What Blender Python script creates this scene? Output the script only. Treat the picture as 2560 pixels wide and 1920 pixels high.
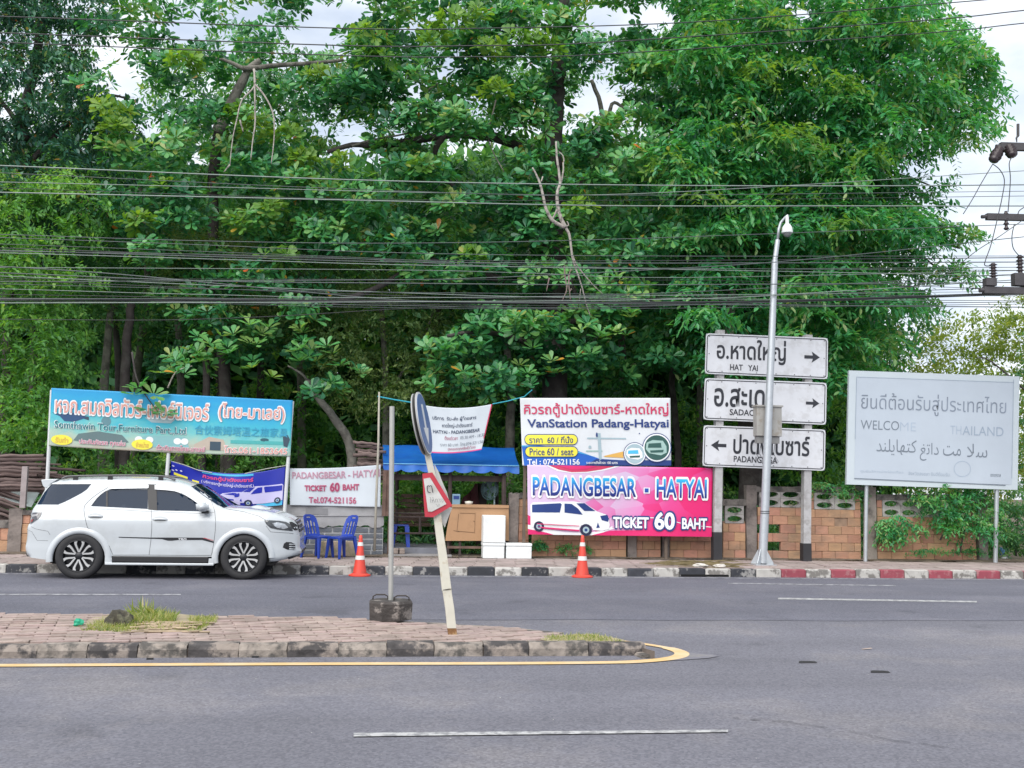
import bpy, bmesh, math, random
import numpy as np
from mathutils import Vector, Matrix, geometry
random.seed(7); RNG = np.random.default_rng(7)
C = bpy.context.scene.collection
for o in list(bpy.data.objects): bpy.data.objects.remove(o)

# ------------------------------------------------------------------ camera
# world: x runs along the road, y across it, z up; the camera looks across, turned slightly to the right
F = 2600.0; HC = 1.65
PITCH, YAW, ROLL = math.radians(5.67), math.radians(-7.7), math.radians(1.0)
ROT = Matrix.Rotation(YAW, 3, 'Z') @ Matrix.Rotation(math.radians(90) + PITCH, 3, 'X') @ Matrix.Rotation(ROLL, 3, 'Z')
cam_d = bpy.data.cameras.new('camera'); cam = bpy.data.objects.new('camera', cam_d); C.objects.link(cam)
cam_d.sensor_width = 36; cam_d.lens = 36 * F / 2560; cam_d.clip_end = 2000; cam_d.clip_start = 0.1
cam.matrix_world = Matrix.Translation((0, 0, HC)) @ ROT.to_4x4()
bpy.context.scene.camera = cam

# ------------------------------------------------------------------ sky, sun, exposure
SUN_EL, SUN_AZ = math.radians(47), math.radians(212)
w = bpy.data.worlds.new("World"); bpy.context.scene.world = w; w.use_nodes = True
nt = w.node_tree; nt.nodes.clear()
out = nt.nodes.new('ShaderNodeOutputWorld'); bg = nt.nodes.new('ShaderNodeBackground')
sky = nt.nodes.new('ShaderNodeTexSky'); sky.sky_type = 'NISHITA'; sky.sun_disc = False
sky.sun_elevation = SUN_EL; sky.sun_rotation = SUN_AZ; sky.air_density = 1.3; sky.dust_density = 2.0
tc = nt.nodes.new('ShaderNodeTexCoord'); mp = nt.nodes.new('ShaderNodeMapping'); mp.inputs['Scale'].default_value = (1, 1, 2.2)
mp.inputs['Location'].default_value = (0.31, 0.2, 0.1)
ns = nt.nodes.new('ShaderNodeTexNoise'); ns.inputs['Scale'].default_value = 3.1; ns.inputs['Detail'].default_value = 7; ns.inputs['Roughness'].default_value = 0.55
rp = nt.nodes.new('ShaderNodeValToRGB'); rp.color_ramp.elements[0].position = 0.38; rp.color_ramp.elements[1].position = 0.56
rp.color_ramp.elements[0].color = (0.62, 0.62, 0.62, 1)
ns2 = nt.nodes.new('ShaderNodeTexNoise'); ns2.inputs['Scale'].default_value = 7; ns2.inputs['Detail'].default_value = 5
rp2 = nt.nodes.new('ShaderNodeValToRGB'); rp2.color_ramp.elements[0].position = 0.34; rp2.color_ramp.elements[1].position = 0.58
rp2.color_ramp.elements[0].color = (6.4, 7.2, 8.6, 1); rp2.color_ramp.elements[1].color = (9.8, 10.2, 10.8, 1)
mx = nt.nodes.new('ShaderNodeMixRGB')
L = nt.links.new
L(tc.outputs['Generated'], mp.inputs['Vector']); L(mp.outputs['Vector'], ns.inputs['Vector']); L(mp.outputs['Vector'], ns2.inputs['Vector'])
L(ns.outputs['Fac'], rp.inputs['Fac']); L(ns2.outputs['Fac'], rp2.inputs['Fac'])
L(rp.outputs['Color'], mx.inputs['Fac']); L(sky.outputs['Color'], mx.inputs['Color1']); L(rp2.outputs['Color'], mx.inputs['Color2'])
L(mx.outputs['Color'], bg.inputs['Color']); bg.inputs['Strength'].default_value = 0.1; L(bg.outputs['Background'], out.inputs['Surface'])
sd = bpy.data.lights.new('sun', 'SUN'); sd.energy = 3.1; sd.angle = math.radians(65); sd.color = (1.0, 0.96, 0.9)
so = bpy.data.objects.new('sun', sd); C.objects.link(so)
SD = Vector((math.sin(SUN_AZ) * math.cos(SUN_EL), math.cos(SUN_AZ) * math.cos(SUN_EL), math.sin(SUN_EL)))
so.rotation_euler = SD.to_track_quat('Z', 'Y').to_euler(); so.location = (0, -5, 30)
vs = bpy.context.scene.view_settings; vs.view_transform = 'Standard'; vs.look = 'None'; vs.gamma = 1; vs.exposure = 0.42; vs.use_curve_mapping = False
cy = bpy.context.scene.cycles; cy.max_bounces = 7; cy.diffuse_bounces = 3; cy.transmission_bounces = 4; cy.transparent_max_bounces = 6

# ------------------------------------------------------------------ helpers: places measured in the photograph -> metres
def ray(px, py): return ROT @ Vector(((px - 1280) / F, -(py - 960) / F, -1.0))
def RP(px, py, y):                      # point of the vertical plane at distance y across the road
    d = ray(px, py); k = y / d.y; return Vector((d.x * k, y, HC + d.z * k))
def G(px, py, z=0.0):                   # point on the horizontal plane at height z
    d = ray(px, py); k = (z - HC) / d.z; return Vector((d.x * k, d.y * k, z))
def proj(p):
    q = ROT.transposed() @ (Vector(p) - Vector((0, 0, HC))); return (1280 + F * q.x / -q.z, 960 - F * q.y / -q.z)

# ------------------------------------------------------------------ materials
MATS = {}
def mat(name, col, rough=0.7, var=0.12, scale=6.0, bump=0.0, metal=0.0, dirt=None, dirt_amt=0.4, dirt_scale=3.0, rnd=0.0, spec=0.5, coat=0.0,
        trans=0.0, detail=6, bscale=None, hue=0.0, dirt_lo=0.5, dirt_hi=0.62, sc3=None, world=False):
    if name in MATS: return MATS[name]
    m = bpy.data.materials.new(name); m.use_nodes = True; n = m.node_tree; n.nodes.clear(); l = n.links.new
    o = n.nodes.new('ShaderNodeOutputMaterial'); b = n.nodes.new('ShaderNodeBsdfPrincipled')
    t = n.nodes.new('ShaderNodeTexCoord'); v = t.outputs['Object']
    if world: v = n.nodes.new('ShaderNodeNewGeometry').outputs['Position']
    if sc3:
        q = n.nodes.new('ShaderNodeMapping'); q.inputs['Scale'].default_value = sc3; l(v, q.inputs['Vector']); v = q.outputs['Vector']
    z = n.nodes.new('ShaderNodeTexNoise'); z.inputs['Scale'].default_value = scale; z.inputs['Detail'].default_value = detail; l(v, z.inputs['Vector'])
    mr = n.nodes.new('ShaderNodeMapRange'); mr.inputs['From Min'].default_value = 0.25; mr.inputs['From Max'].default_value = 0.75
    mr.inputs['To Min'].default_value = 1 - var; mr.inputs['To Max'].default_value = 1 + var; l(z.outputs['Fac'], mr.inputs['Value'])
    val = mr.outputs['Result']
    if rnd:
        oi = n.nodes.new('ShaderNodeObjectInfo'); at = n.nodes.new('ShaderNodeAttribute'); at.attribute_name = 'rnd'
        ad = n.nodes.new('ShaderNodeMath'); ad.operation = 'ADD'; l(oi.outputs['Random'], ad.inputs[0]); l(at.outputs['Fac'], ad.inputs[1])
        fr = n.nodes.new('ShaderNodeMath'); fr.operation = 'FRACT'; l(ad.outputs[0], fr.inputs[0])
        m2 = n.nodes.new('ShaderNodeMapRange'); m2.inputs['To Min'].default_value = 1 - rnd; m2.inputs['To Max'].default_value = 1 + rnd; l(fr.outputs[0], m2.inputs['Value'])
        mu = n.nodes.new('ShaderNodeMath'); mu.operation = 'MULTIPLY'; l(val, mu.inputs[0]); l(m2.outputs['Result'], mu.inputs[1]); val = mu.outputs[0]
    hs = n.nodes.new('ShaderNodeHueSaturation'); hs.inputs['Color'].default_value = (*col, 1); l(val, hs.inputs['Value'])
    if rnd and hue:
        m3 = n.nodes.new('ShaderNodeMapRange'); m3.inputs['To Min'].default_value = 0.5 - hue; m3.inputs['To Max'].default_value = 0.5 + hue
        f3 = n.nodes.new('ShaderNodeMath'); f3.operation = 'MULTIPLY'; f3.inputs[1].default_value = 7.31; l(fr.outputs[0], f3.inputs[0])
        f4 = n.nodes.new('ShaderNodeMath'); f4.operation = 'FRACT'; l(f3.outputs[0], f4.inputs[0]); l(f4.outputs[0], m3.inputs['Value']); l(m3.outputs['Result'], hs.inputs['Hue'])
    c = hs.outputs['Color']
    if dirt:
        z2 = n.nodes.new('ShaderNodeTexNoise'); z2.inputs['Scale'].default_value = dirt_scale; z2.inputs['Detail'].default_value = 9; z2.inputs['Roughness'].default_value = 0.65; l(v, z2.inputs['Vector'])
        r2 = n.nodes.new('ShaderNodeMapRange'); r2.inputs['From Min'].default_value = dirt_lo; r2.inputs['From Max'].default_value = dirt_hi; r2.inputs['To Max'].default_value = dirt_amt; l(z2.outputs['Fac'], r2.inputs['Value'])
        x = n.nodes.new('ShaderNodeMixRGB'); x.inputs['Color2'].default_value = (*dirt, 1); l(r2.outputs['Result'], x.inputs['Fac']); l(c, x.inputs['Color1']); c = x.outputs['Color']
    l(c, b.inputs['Base Color']); b.inputs['Roughness'].default_value = rough; b.inputs['Metallic'].default_value = metal
    b.inputs['Specular IOR Level'].default_value = spec
    if coat: b.inputs['Coat Weight'].default_value = coat; b.inputs['Coat Roughness'].default_value = 0.05
    if bump:
        z3 = n.nodes.new('ShaderNodeTexNoise'); z3.inputs['Scale'].default_value = bscale or scale * 4; z3.inputs['Detail'].default_value = 4; l(v, z3.inputs['Vector'])
        bp = n.nodes.new('ShaderNodeBump'); bp.inputs['Strength'].default_value = bump; bp.inputs['Distance'].default_value = 0.02; l(z3.outputs['Fac'], bp.inputs['Height']); l(bp.outputs['Normal'], b.inputs['Normal'])
    s = b.outputs['BSDF']
    if trans:
        tr = n.nodes.new('ShaderNodeBsdfTranslucent'); g = n.nodes.new('ShaderNodeMixRGB'); g.blend_type = 'MULTIPLY'; g.inputs['Fac'].default_value = 1
        g.inputs['Color2'].default_value = (1.5, 1.5, 0.5, 1); l(c, g.inputs['Color1']); l(g.outputs['Color'], tr.inputs['Color'])
        ms = n.nodes.new('ShaderNodeMixShader'); ms.inputs['Fac'].default_value = trans; l(s, ms.inputs[1]); l(tr.outputs[0], ms.inputs[2]); s = ms.outputs[0]
    l(s, o.inputs['Surface']); MATS[name] = m; return m
def flat(name, col, rough=0.6, var=0.05): return mat(name, col, rough, var, 3.0)
def leafmat(name, cols, trans=0.35, rough=0.5, spec=0.4):     # colours by a per-leaf random number: ageing, young and withered leaves
    m = bpy.data.materials.new(name); m.use_nodes = True; n = m.node_tree; n.nodes.clear(); l = n.links.new
    o = n.nodes.new('ShaderNodeOutputMaterial'); b = n.nodes.new('ShaderNodeBsdfPrincipled')
    at = n.nodes.new('ShaderNodeAttribute'); at.attribute_name = 'rnd'
    oi = n.nodes.new('ShaderNodeObjectInfo')
    ad = n.nodes.new('ShaderNodeMath'); ad.operation = 'ADD'; l(at.outputs['Fac'], ad.inputs[0]); ad.inputs[1].default_value = 0
    r = n.nodes.new('ShaderNodeValToRGB'); e = r.color_ramp.elements; e[0].position, e[0].color = cols[0][0], (*cols[0][1], 1); e[1].position, e[1].color = cols[1][0], (*cols[1][1], 1)
    for p, c in cols[2:]:
        k = e.new(p); k.color = (*c, 1)
    l(ad.outputs[0], r.inputs['Fac']); l(r.outputs['Color'], b.inputs['Base Color']); b.inputs['Roughness'].default_value = rough; b.inputs['Specular IOR Level'].default_value = spec
    tr = n.nodes.new('ShaderNodeBsdfTranslucent'); g = n.nodes.new('ShaderNodeMixRGB'); g.blend_type = 'MULTIPLY'; g.inputs['Fac'].default_value = 1
    g.inputs['Color2'].default_value = (2.2, 2.0, 0.6, 1); l(r.outputs['Color'], g.inputs['Color1']); l(g.outputs['Color'], tr.inputs['Color'])
    ms = n.nodes.new('ShaderNodeMixShader'); ms.inputs['Fac'].default_value = trans; l(b.outputs[0], ms.inputs[1]); l(tr.outputs[0], ms.inputs[2]); l(ms.outputs[0], o.inputs['Surface'])
    return m

# ------------------------------------------------------------------ mesh building
def tag(o, label=None, cat=None, group=None, kind=None):
    if label: o['label'] = label
    if cat: o['category'] = cat
    if group: o['group'] = group
    if kind: o['kind'] = kind
    return o
def empty(name, loc, label=None, cat=None, group=None):
    o = bpy.data.objects.new(name, None); C.objects.link(o); o.location = loc; o.empty_display_size = 0.2
    return tag(o, label, cat, group)
class MB:
    def __init__(s): s.v = []; s.f = []; s.m = []; s.r = []
    def add(s, vs, fs, m=0, r=0.0):
        k = len(s.v); s.v += [tuple(p) for p in vs]
        for f in fs: s.f.append([i + k for i in f]); s.m.append(m); s.r.append(r)
        return s
    def box(s, lo, hi, m=0, r=0.0):
        (a, b, c), (d, e, f) = lo, hi
        return s.add([(a,b,c),(d,b,c),(d,e,c),(a,e,c),(a,b,f),(d,b,f),(d,e,f),(a,e,f)], [(0,3,2,1),(4,5,6,7),(0,1,5,4),(1,2,6,5),(2,3,7,6),(3,0,4,7)], m, r)
    def hexa(s, pts, m=0, r=0.0):       # 8 corners, bottom 4 then top 4
        return s.add(pts, [(0,3,2,1),(4,5,6,7),(0,1,5,4),(1,2,6,5),(2,3,7,6),(3,0,4,7)], m, r)
    def tube(s, pts, rad, n=8, m=0, cap=True, wob=0.0):
        pts = [Vector(p) for p in pts]; N = len(pts)
        rads = rad if isinstance(rad, (list, tuple)) else [rad] * N
        k = len(s.v); up = None; rings = []
        for i, p in enumerate(pts):
            d = (pts[min(i + 1, N - 1)] - pts[max(i - 1, 0)]); d = d.normalized() if d.length > 1e-9 else Vector((0, 0, 1))
            if up is None: up = d.orthogonal().normalized()
            up = (up - d * up.dot(d)); up = up.normalized() if up.length > 1e-6 else d.orthogonal().normalized()
            sd = d.cross(up)
            for j in range(n):
                a = 2 * math.pi * j / n; rr = rads[i] * (1 + wob * random.uniform(-1, 1))
                s.v.append(tuple(p + up * math.cos(a) * rr + sd * math.sin(a) * rr))
        for i in range(N - 1):
            for j in range(n):
                s.f.append([k + i*n + j, k + i*n + (j+1) % n, k + (i+1)*n + (j+1) % n, k + (i+1)*n + j]); s.m.append(m); s.r.append(0.0)
        if cap:
            s.f.append([k + j for j in range(n)][::-1]); s.m.append(m); s.r.append(0.0); s.f.append([k + (N-1)*n + j for j in range(n)]); s.m.append(m); s.r.append(0.0)
        return s
    def lathe(s, prof, c=(0,0,0), n=24, m=0, ax='z', M=None):
        k = len(s.v); P = len(prof)
        for j in range(n):
            a = 2 * math.pi * j / n
            for r, h in prof:
                if ax == 'z': q = Vector((r*math.cos(a), r*math.sin(a), h))
                elif ax == 'y': q = Vector((r*math.cos(a), h, r*math.sin(a)))
                else: q = Vector((h, r*math.cos(a), r*math.sin(a)))
                if M is not None: q = M @ q
                s.v.append(tuple(q + Vector(c)))
        for j in range(n):
            for i in range(P - 1):
                s.f.append([k + j*P + i, k + ((j+1) % n)*P + i, k + ((j+1) % n)*P + i + 1, k + j*P + i + 1]); s.m.append(m); s.r.append(0.0)
        return s
    def plate(s, outer, holes, fn, th, m=0, sp=None):      # polygon (u,v) with holes, mapped by fn(u,v,w), thickness th
        V, T, loops = tri_fill(outer, holes, sp)
        k = len(s.v); n = len(V)
        s.v += [tuple(fn(u, v, 0.0)) for u, v in V] + [tuple(fn(u, v, th)) for u, v in V]
        for a, b, c in T:
            s.f.append([k+a, k+b, k+c]); s.m.append(m); s.r.append(0.0)
            if th: s.f.append([k+n+c, k+n+b, k+n+a]); s.m.append(m); s.r.append(0.0)
        if th:
            for lp in loops:
                for i in range(len(lp)):
                    a, b = lp[i], lp[(i+1) % len(lp)]; s.f.append([k+a, k+b, k+n+b, k+n+a]); s.m.append(m); s.r.append(0.0)
        return s
    def build(s, name, mats, parent=None, smooth=False, label=None, cat=None, group=None, kind=None, loc=None, bevel=0.0, auto=None):
        if not isinstance(mats, (list, tuple)): mats = [mats]
        v = np.array(s.v, dtype=float)
        if parent is not None:
            base = Vector(parent.location); 
            if parent.parent is not None: base = base + Vector(parent.parent.location)
        elif loc is not None: base = Vector(loc)
        else: base = Vector(((v[:,0].min()+v[:,0].max())/2, (v[:,1].min()+v[:,1].max())/2, v[:,2].min()))
        me = bpy.data.meshes.new(name); me.from_pydata([tuple(p) for p in (v - np.array(base))], [], s.f)
        for x in mats: me.materials.append(x)
        me.polygons.foreach_set('material_index', s.m)
        if any(s.r):
            a = me.attributes.new('rnd', 'FLOAT', 'FACE'); a.data.foreach_set('value', s.r)
        if smooth:
            me.polygons.foreach_set('use_smooth', [True] * len(s.f))
            if auto: me.set_sharp_from_angle(angle=math.radians(auto))
        me.update(); o = bpy.data.objects.new(name, me); C.objects.link(o)
        if parent is not None: o.parent = parent
        else: o.location = base
        if parent is not None and kind is None and name.split('_')[0] in ('lettering','print','rivet','roundel','map','pictures','pencil','trim'): kind = 'stuff'
        if bevel:
            bv = o.modifiers.new('bevel', 'BEVEL'); bv.width = bevel; bv.segments = 2; bv.limit_method = 'ANGLE'
        return tag(o, label, cat, group, kind)
def inpoly(P, poly):
    P = np.asarray(P, float); poly = np.asarray(poly, float); x, y = P[:,0], P[:,1]; r = np.zeros(len(P), bool)
    x1, y1 = poly[:,0], poly[:,1]; x2, y2 = np.roll(x1, -1), np.roll(y1, -1)
    for a, b, c, d in zip(x1, y1, x2, y2):
        if b == d: continue
        cond = ((b > y) != (d > y)); r ^= cond & (x < (c - a) * (y - b) / (d - b) + a)
    return r
def segdist(P, pl, closed=True):
    P = np.asarray(P, float); pl = np.asarray(pl, float); best = np.full(len(P), 1e9)
    n = len(pl)
    for i in range(n if closed else n - 1):
        a, b = pl[i], pl[(i+1) % n]; ab = b - a; L2 = (ab**2).sum() + 1e-12
        t = np.clip(((P - a) @ ab) / L2, 0, 1); d = np.linalg.norm(P - (a + t[:,None]*ab), axis=1); best = np.minimum(best, d)
    return best
def dens(loop, sp):
    o = []
    for i in range(len(loop)):
        a, b = np.array(loop[i], float), np.array(loop[(i+1) % len(loop)], float); k = max(1, int(math.ceil(np.linalg.norm(b-a)/sp))) if sp else 1
        for j in range(k): o.append(tuple(a + (b-a)*j/k))
    return o
def tri_fill(outer, holes, sp=None):
    loops = [dens(outer, sp)] + [dens(h, sp) for h in (holes or [])]
    pts = []; edges = []; idx = []
    for lp in loops:
        k = len(pts); pts += lp; n = len(lp); edges += [(k+i, k+(i+1) % n) for i in range(n)]; idx.append(list(range(k, k+n)))
    nb = len(pts)
    if sp:
        a = np.array(loops[0]); lo, hi = a.min(0), a.max(0)
        gx, gy = np.meshgrid(np.arange(lo[0]+sp/2, hi[0], sp), np.arange(lo[1]+sp/2, hi[1], sp)); g = np.stack([gx.ravel(), gy.ravel()], 1)
        if len(g):
            ok = inpoly(g, loops[0]) & (segdist(g, loops[0]) > sp*0.35)
            for h in loops[1:]: ok &= ~inpoly(g, h) & (segdist(g, h) > sp*0.35)
            pts += [tuple(p) for p in g[ok]]
    r = geometry.delaunay_2d_cdt([Vector(p) for p in pts], edges, [], 0, 1e-7)
    V = [tuple(p) for p in r[0]]; T = [tuple(f) for f in r[2]]
    if not T: return V, [], []
    cen = np.array([[(V[a][0]+V[b][0]+V[c][0])/3, (V[a][1]+V[b][1]+V[c][1])/3] for a, b, c in T])
    ok = inpoly(cen, loops[0])
    for h in loops[1:]: ok &= ~inpoly(cen, h)
    mp = {}
    for i, orig in enumerate(r[3]):
        for q in orig: mp[q] = i
    return V, [t for t, k in zip(T, ok) if k], [[mp[i] for i in lp if i in mp] for lp in idx]
def shared(name, me, parent, loc, scale=(1,1,1), rot=(0,0,0), mats=None):
    o = bpy.data.objects.new(name, me); C.objects.link(o); o.parent = parent
    base = Vector(parent.location) if parent is not None else Vector((0,0,0))
    o.location = Vector(loc) - base; o.scale = scale; o.rotation_euler = rot; return o
def unit_box(name, m, bev=0.06):
    b = bmesh.new(); bmesh.ops.create_cube(b, size=1.0); me = bpy.data.meshes.new(name)
    tops = [e for e in b.edges if all(v.co.z > 0 for v in e.verts) or all(v.co.y < 0 for v in e.verts)]
    bmesh.ops.bevel(b, geom=tops, offset=bev, segments=1, affect='EDGES'); b.to_mesh(me); b.free(); me.materials.append(m); return me

# ------------------------------------------------------------------ lettering
_T = {}
def glyphs(body, off=0.0):
    k = (body, off)
    if k not in _T:
        c = bpy.data.curves.new('t', 'FONT'); c.body = body; c.offset = off; c.resolution_u = 4; c.fill_mode = 'FRONT'
        o = bpy.data.objects.new('t', c); C.objects.link(o); bpy.context.view_layer.update()
        me = bpy.data.meshes.new_from_object(o.evaluated_get(bpy.context.evaluated_depsgraph_get()))
        _T[k] = (np.array([v.co[:2] for v in me.vertices]), [list(p.vertices) for p in me.polygons])
        bpy.data.objects.remove(o); bpy.data.meshes.remove(me)
    return _T[k]
class Sheet:        # a printed sheet or board: corners measured in the photograph, hung at distance y; u to the right, v downwards
    def __init__(s, tl, tr, br, bl, y, sagt=0.0, sagb=0.0, sagl=0.0, sagr=0.0, wr=0.0, seed=0, y2=None):
        s.c = [np.array(p, float) for p in (tl, tr, br, bl)]; s.y = y; s.y2 = y if y2 is None else y2; s.s = (sagt, sagb, sagl, sagr); s.wr = wr; s.seed = seed; s.mb = {}
    def at(s, u, v, off=0.0):
        tl, tr, br, bl = s.c; p = (tl*(1-u) + tr*u)*(1-v) + (bl*(1-u) + br*u)*v
        p = p + np.array([s.s[2]*4*v*(1-v)*(1-u) + s.s[3]*4*v*(1-v)*u, s.s[0]*4*u*(1-u)*(1-v) + s.s[1]*4*u*(1-u)*v])
        y = s.y*(1-u) + s.y2*u
        if s.wr:
            k = s.seed; y += s.wr*(math.sin(9*u + 2*v + k) + 0.6*math.sin(17*u - 3*v + 2*k) + 0.5*math.sin(5*u + 4*v + k) + 0.12*math.sin(31*u+2*v+k) + 0.5*math.exp(-((u-v*.4)*4)**2))
        return RP(p[0], p[1], y - off)
    def part(s, name):
        return s.mb.setdefault(name, (MB(), []))
    def mi(s, name, m):
        _, l = s.part(name)
        if m not in l: l.append(m)
        return l.index(m)
    def base(s, m, th=0.01, name='panel', n=1):
        mb, _ = s.part(name); k = s.mi(name, m); N = n if not s.wr and not any(s.s) else 96; M = N if N == 1 else 44
        F_ = [[s.at(i/N, j/M) for i in range(N+1)] for j in range(M+1)]
        vs = [p for r in F_ for p in r]; nn = len(vs); vs += [p + Vector((0, th, 0)) for p in vs]; fs = []
        W = N+1
        for j in range(M):
            for i in range(N): a = j*W+i; fs.append((a, a+W, a+W+1, a+1)); fs.append((nn+a, nn+a+1, nn+a+W+1, nn+a+W))
        for i in range(N): fs.append((i, i+1, nn+i+1, nn+i)); a = M*W+i; fs.append((a, nn+a, nn+a+1, a+1))
        for j in range(M): a = j*W; fs.append((a, nn+a, nn+a+W, a+W)); a += N; fs.append((a, a+W, nn+a+W, nn+a))
        mb.add(vs, fs, k)
    def poly(s, pts, m, layer=1, name='print', holes=None, sp=None):
        mb, _ = s.part(name); k = s.mi(name, m)
        if sp is None: sp = 0.04 if (s.wr or any(s.s)) else None
        V, T, _l = tri_fill(pts, holes, sp); mb.add([s.at(u, v, 0.0048*layer) for u, v in V], T, k)
    def rect(s, u0, v0, u1, v1, m, layer=1, name='print'): s.poly([(u0,v0),(u1,v0),(u1,v1),(u0,v1)], m, layer, name)
    def rrect(s, u0, v0, u1, v1, ru, rv, m, layer=1, name='print', hole=None):
        def loop(u0, v0, u1, v1, ru, rv):
            o = []
            for cx, cy_, a0 in ((u1-ru, v0+rv, -90), (u1-ru, v1-rv, 0), (u0+ru, v1-rv, 90), (u0+ru, v0+rv, 180)):
                for i in range(7): a = math.radians(a0 + 15*i); o.append((cx + ru*math.cos(a), cy_ + rv*math.sin(a)))
            return o
        s.poly(loop(u0,v0,u1,v1,ru,rv), m, layer, name, [loop(*hole)] if hole else None, sp=None if not (s.wr or any(s.s)) else 0.04)
    def ell(s, u, v, ru, rv, m, layer=1, name='print', r0=None):
        L_ = lambda a, b: [(u + a*math.cos(t*math.pi/14), v + b*math.sin(t*math.pi/14)) for t in range(28)]
        s.poly(L_(ru, rv), m, layer, name, [L_(ru*r0, rv*r0)] if r0 else None)
    def line(s, pts, wu, wv, m, layer=1, name='print'):
        for (a, b), (c, d) in zip(pts[:-1], pts[1:]):
            l = math.hypot(c-a, d-b) or 1; nx, ny = -(d-b)/l*wu, (c-a)/l*wv
            if abs(nx) + abs(ny) < 1e-5: nx, ny = wu, wv
            mb, _ = s.part(name); k = s.mi(name, m); n = 8 if (s.wr or any(s.s)) else 1
            vs = []; 
            for i in range(n+1): t = i/n; x, y = a+(c-a)*t, b+(d-b)*t; vs += [s.at(x+nx, y+ny, 0.0048*layer), s.at(x-nx, y-ny, 0.0048*layer)]
            mb.add(vs, [(2*i, 2*i+1, 2*i+3, 2*i+2) for i in range(n)], k)
    def text(s, body, u0, v0, u1, v1, m, layer=3, off=0.0, name='lettering', shear=0.0, grow=0.0):
        P, Fs = glyphs(body, off if off < 0 else 0.004); P0, _f = glyphs(body, 0.0); lo, hi = P0.min(0), P0.max(0)
        mb, _ = s.part(name); k = s.mi(name, m); n = 0 if off < .003 else 6 if off < .025 else 10
        sh = [(0, 0)] + [(off*math.cos(2*math.pi*i/n), off*math.sin(2*math.pi*i/n)) for i in range(n)]     # heavier letters: the same glyph struck several times, slightly apart
        for j, (dx, dy) in enumerate(sh):
            q = (P + np.array([dx, dy]) - lo) / (hi - lo)
            mb.add([s.at(u0 + (a + shear*b)*(u1-u0), v1 - b*(v1-v0), 0.0048*layer + .00018*j) for a, b in q], Fs, k)
    def finish(s, name, label, cat, parent=None, group=None):
        p = s.at(0.5, 1.0); e = empty(name, (p.x, s.y, p.z), label, cat, group) if parent is None else parent
        for n, (mb, ml) in s.mb.items():
            if mb.f: mb.build(n, ml, e, smooth=(n in ('panel', 'sheet') and s.wr > 0))
        return e

# key distances
YK = G(1280, 1440).y                    # foot of the far kerb
ZP = 0.2                                # height of the far pavement
YW = G(1500, 1390, ZP).y                # brick wall face
YC = G(400, 1449).y                     # near side of the car
YM = G(900, 1642).y                     # foot of the island's near kerb
print('YK %.2f YW %.2f YC %.2f YM %.2f' % (YK, YW, YC, YM), 'car', RP(53, 1300, YC), RP(748, 1300, YC))
YW = 22.4; ZP = 0.155; ZI = 0.11
# ------------------------------------------------------------------ ground, roads, kerbs
m_soil = mat('soil', (0.10, 0.075, 0.05), 0.95, 0.35, 1.5, bump=0.6, bscale=14, dirt=(0.05, 0.07, 0.025), dirt_amt=0.7, dirt_scale=1.2)
def asphalt(name, col, col2):
    m = mat(name, col, 0.85, 0.10, 0.5, bump=0.5, bscale=160, dirt=col2, dirt_amt=0.8, dirt_scale=0.5, detail=8); n = m.node_tree; l = n.links.new
    b = n.nodes['Principled BSDF']; src = b.inputs['Base Color'].links[0].from_socket
    t = n.nodes.new('ShaderNodeTexCoord'); v = n.nodes.new('ShaderNodeTexVoronoi'); v.inputs['Scale'].default_value = 55; l(t.outputs['Object'], v.inputs['Vector'])
    r = n.nodes.new('ShaderNodeValToRGB'); r.color_ramp.elements[0].color = (0.62, 0.62, 0.64, 1); r.color_ramp.elements[1].color = (1.42, 1.42, 1.38, 1); l(v.outputs['Color'], r.inputs['Fac'])
    x = n.nodes.new('ShaderNodeMixRGB'); x.blend_type = 'MULTIPLY'; x.inputs['Fac'].default_value = 0.8; l(src, x.inputs['Color1']); l(r.outputs['Color'], x.inputs['Color2'])
    # dark oily tracks along the lanes, a streaked wear mark that runs with the traffic
    mp = n.nodes.new('ShaderNodeMapping'); mp.inputs['Scale'].default_value = (0.05, 1.1, 1); l(t.outputs['Object'], mp.inputs['Vector'])
    z = n.nodes.new('ShaderNodeTexNoise'); z.inputs['Scale'].default_value = 1.0; z.inputs['Detail'].default_value = 5; l(mp.outputs['Vector'], z.inputs['Vector'])
    mr = n.nodes.new('ShaderNodeMapRange'); mr.inputs['From Min'].default_value = 0.3; mr.inputs['From Max'].default_value = 0.7; mr.inputs['To Min'].default_value = 0.86; mr.inputs['To Max'].default_value = 1.12; l(z.outputs['Fac'], mr.inputs['Value'])
    y = n.nodes.new('ShaderNodeMixRGB'); y.blend_type = 'MULTIPLY'; y.inputs['Fac'].default_value = 1; l(x.outputs['Color'], y.inputs['Color1']); l(mr.outputs['Result'], y.inputs['Color2'])
    z4 = n.nodes.new('ShaderNodeTexNoise'); z4.inputs['Scale'].default_value = 1.1; z4.inputs['Detail'].default_value = 3; l(t.outputs['Object'], z4.inputs['Vector'])
    m4 = n.nodes.new('ShaderNodeMapRange'); m4.inputs['From Min'].default_value = 0.62; m4.inputs['From Max'].default_value = 0.72; m4.inputs['To Min'].default_value = 1; m4.inputs['To Max'].default_value = 0.78; l(z4.outputs['Fac'], m4.inputs['Value'])
    y4 = n.nodes.new('ShaderNodeMixRGB'); y4.blend_type = 'MULTIPLY'; y4.inputs['Fac'].default_value = 1; l(y.outputs['Color'], y4.inputs['Color1']); l(m4.outputs['Result'], y4.inputs['Color2'])
    l(y4.outputs['Color'], b.inputs['Base Color']); return m
m_as1 = asphalt('asphalt_old', (0.142, 0.141, 0.168), (0.185, 0.176, 0.190))
m_as2 = asphalt('asphalt_newer', (0.116, 0.117, 0.147), (0.143, 0.141, 0.168))
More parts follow.
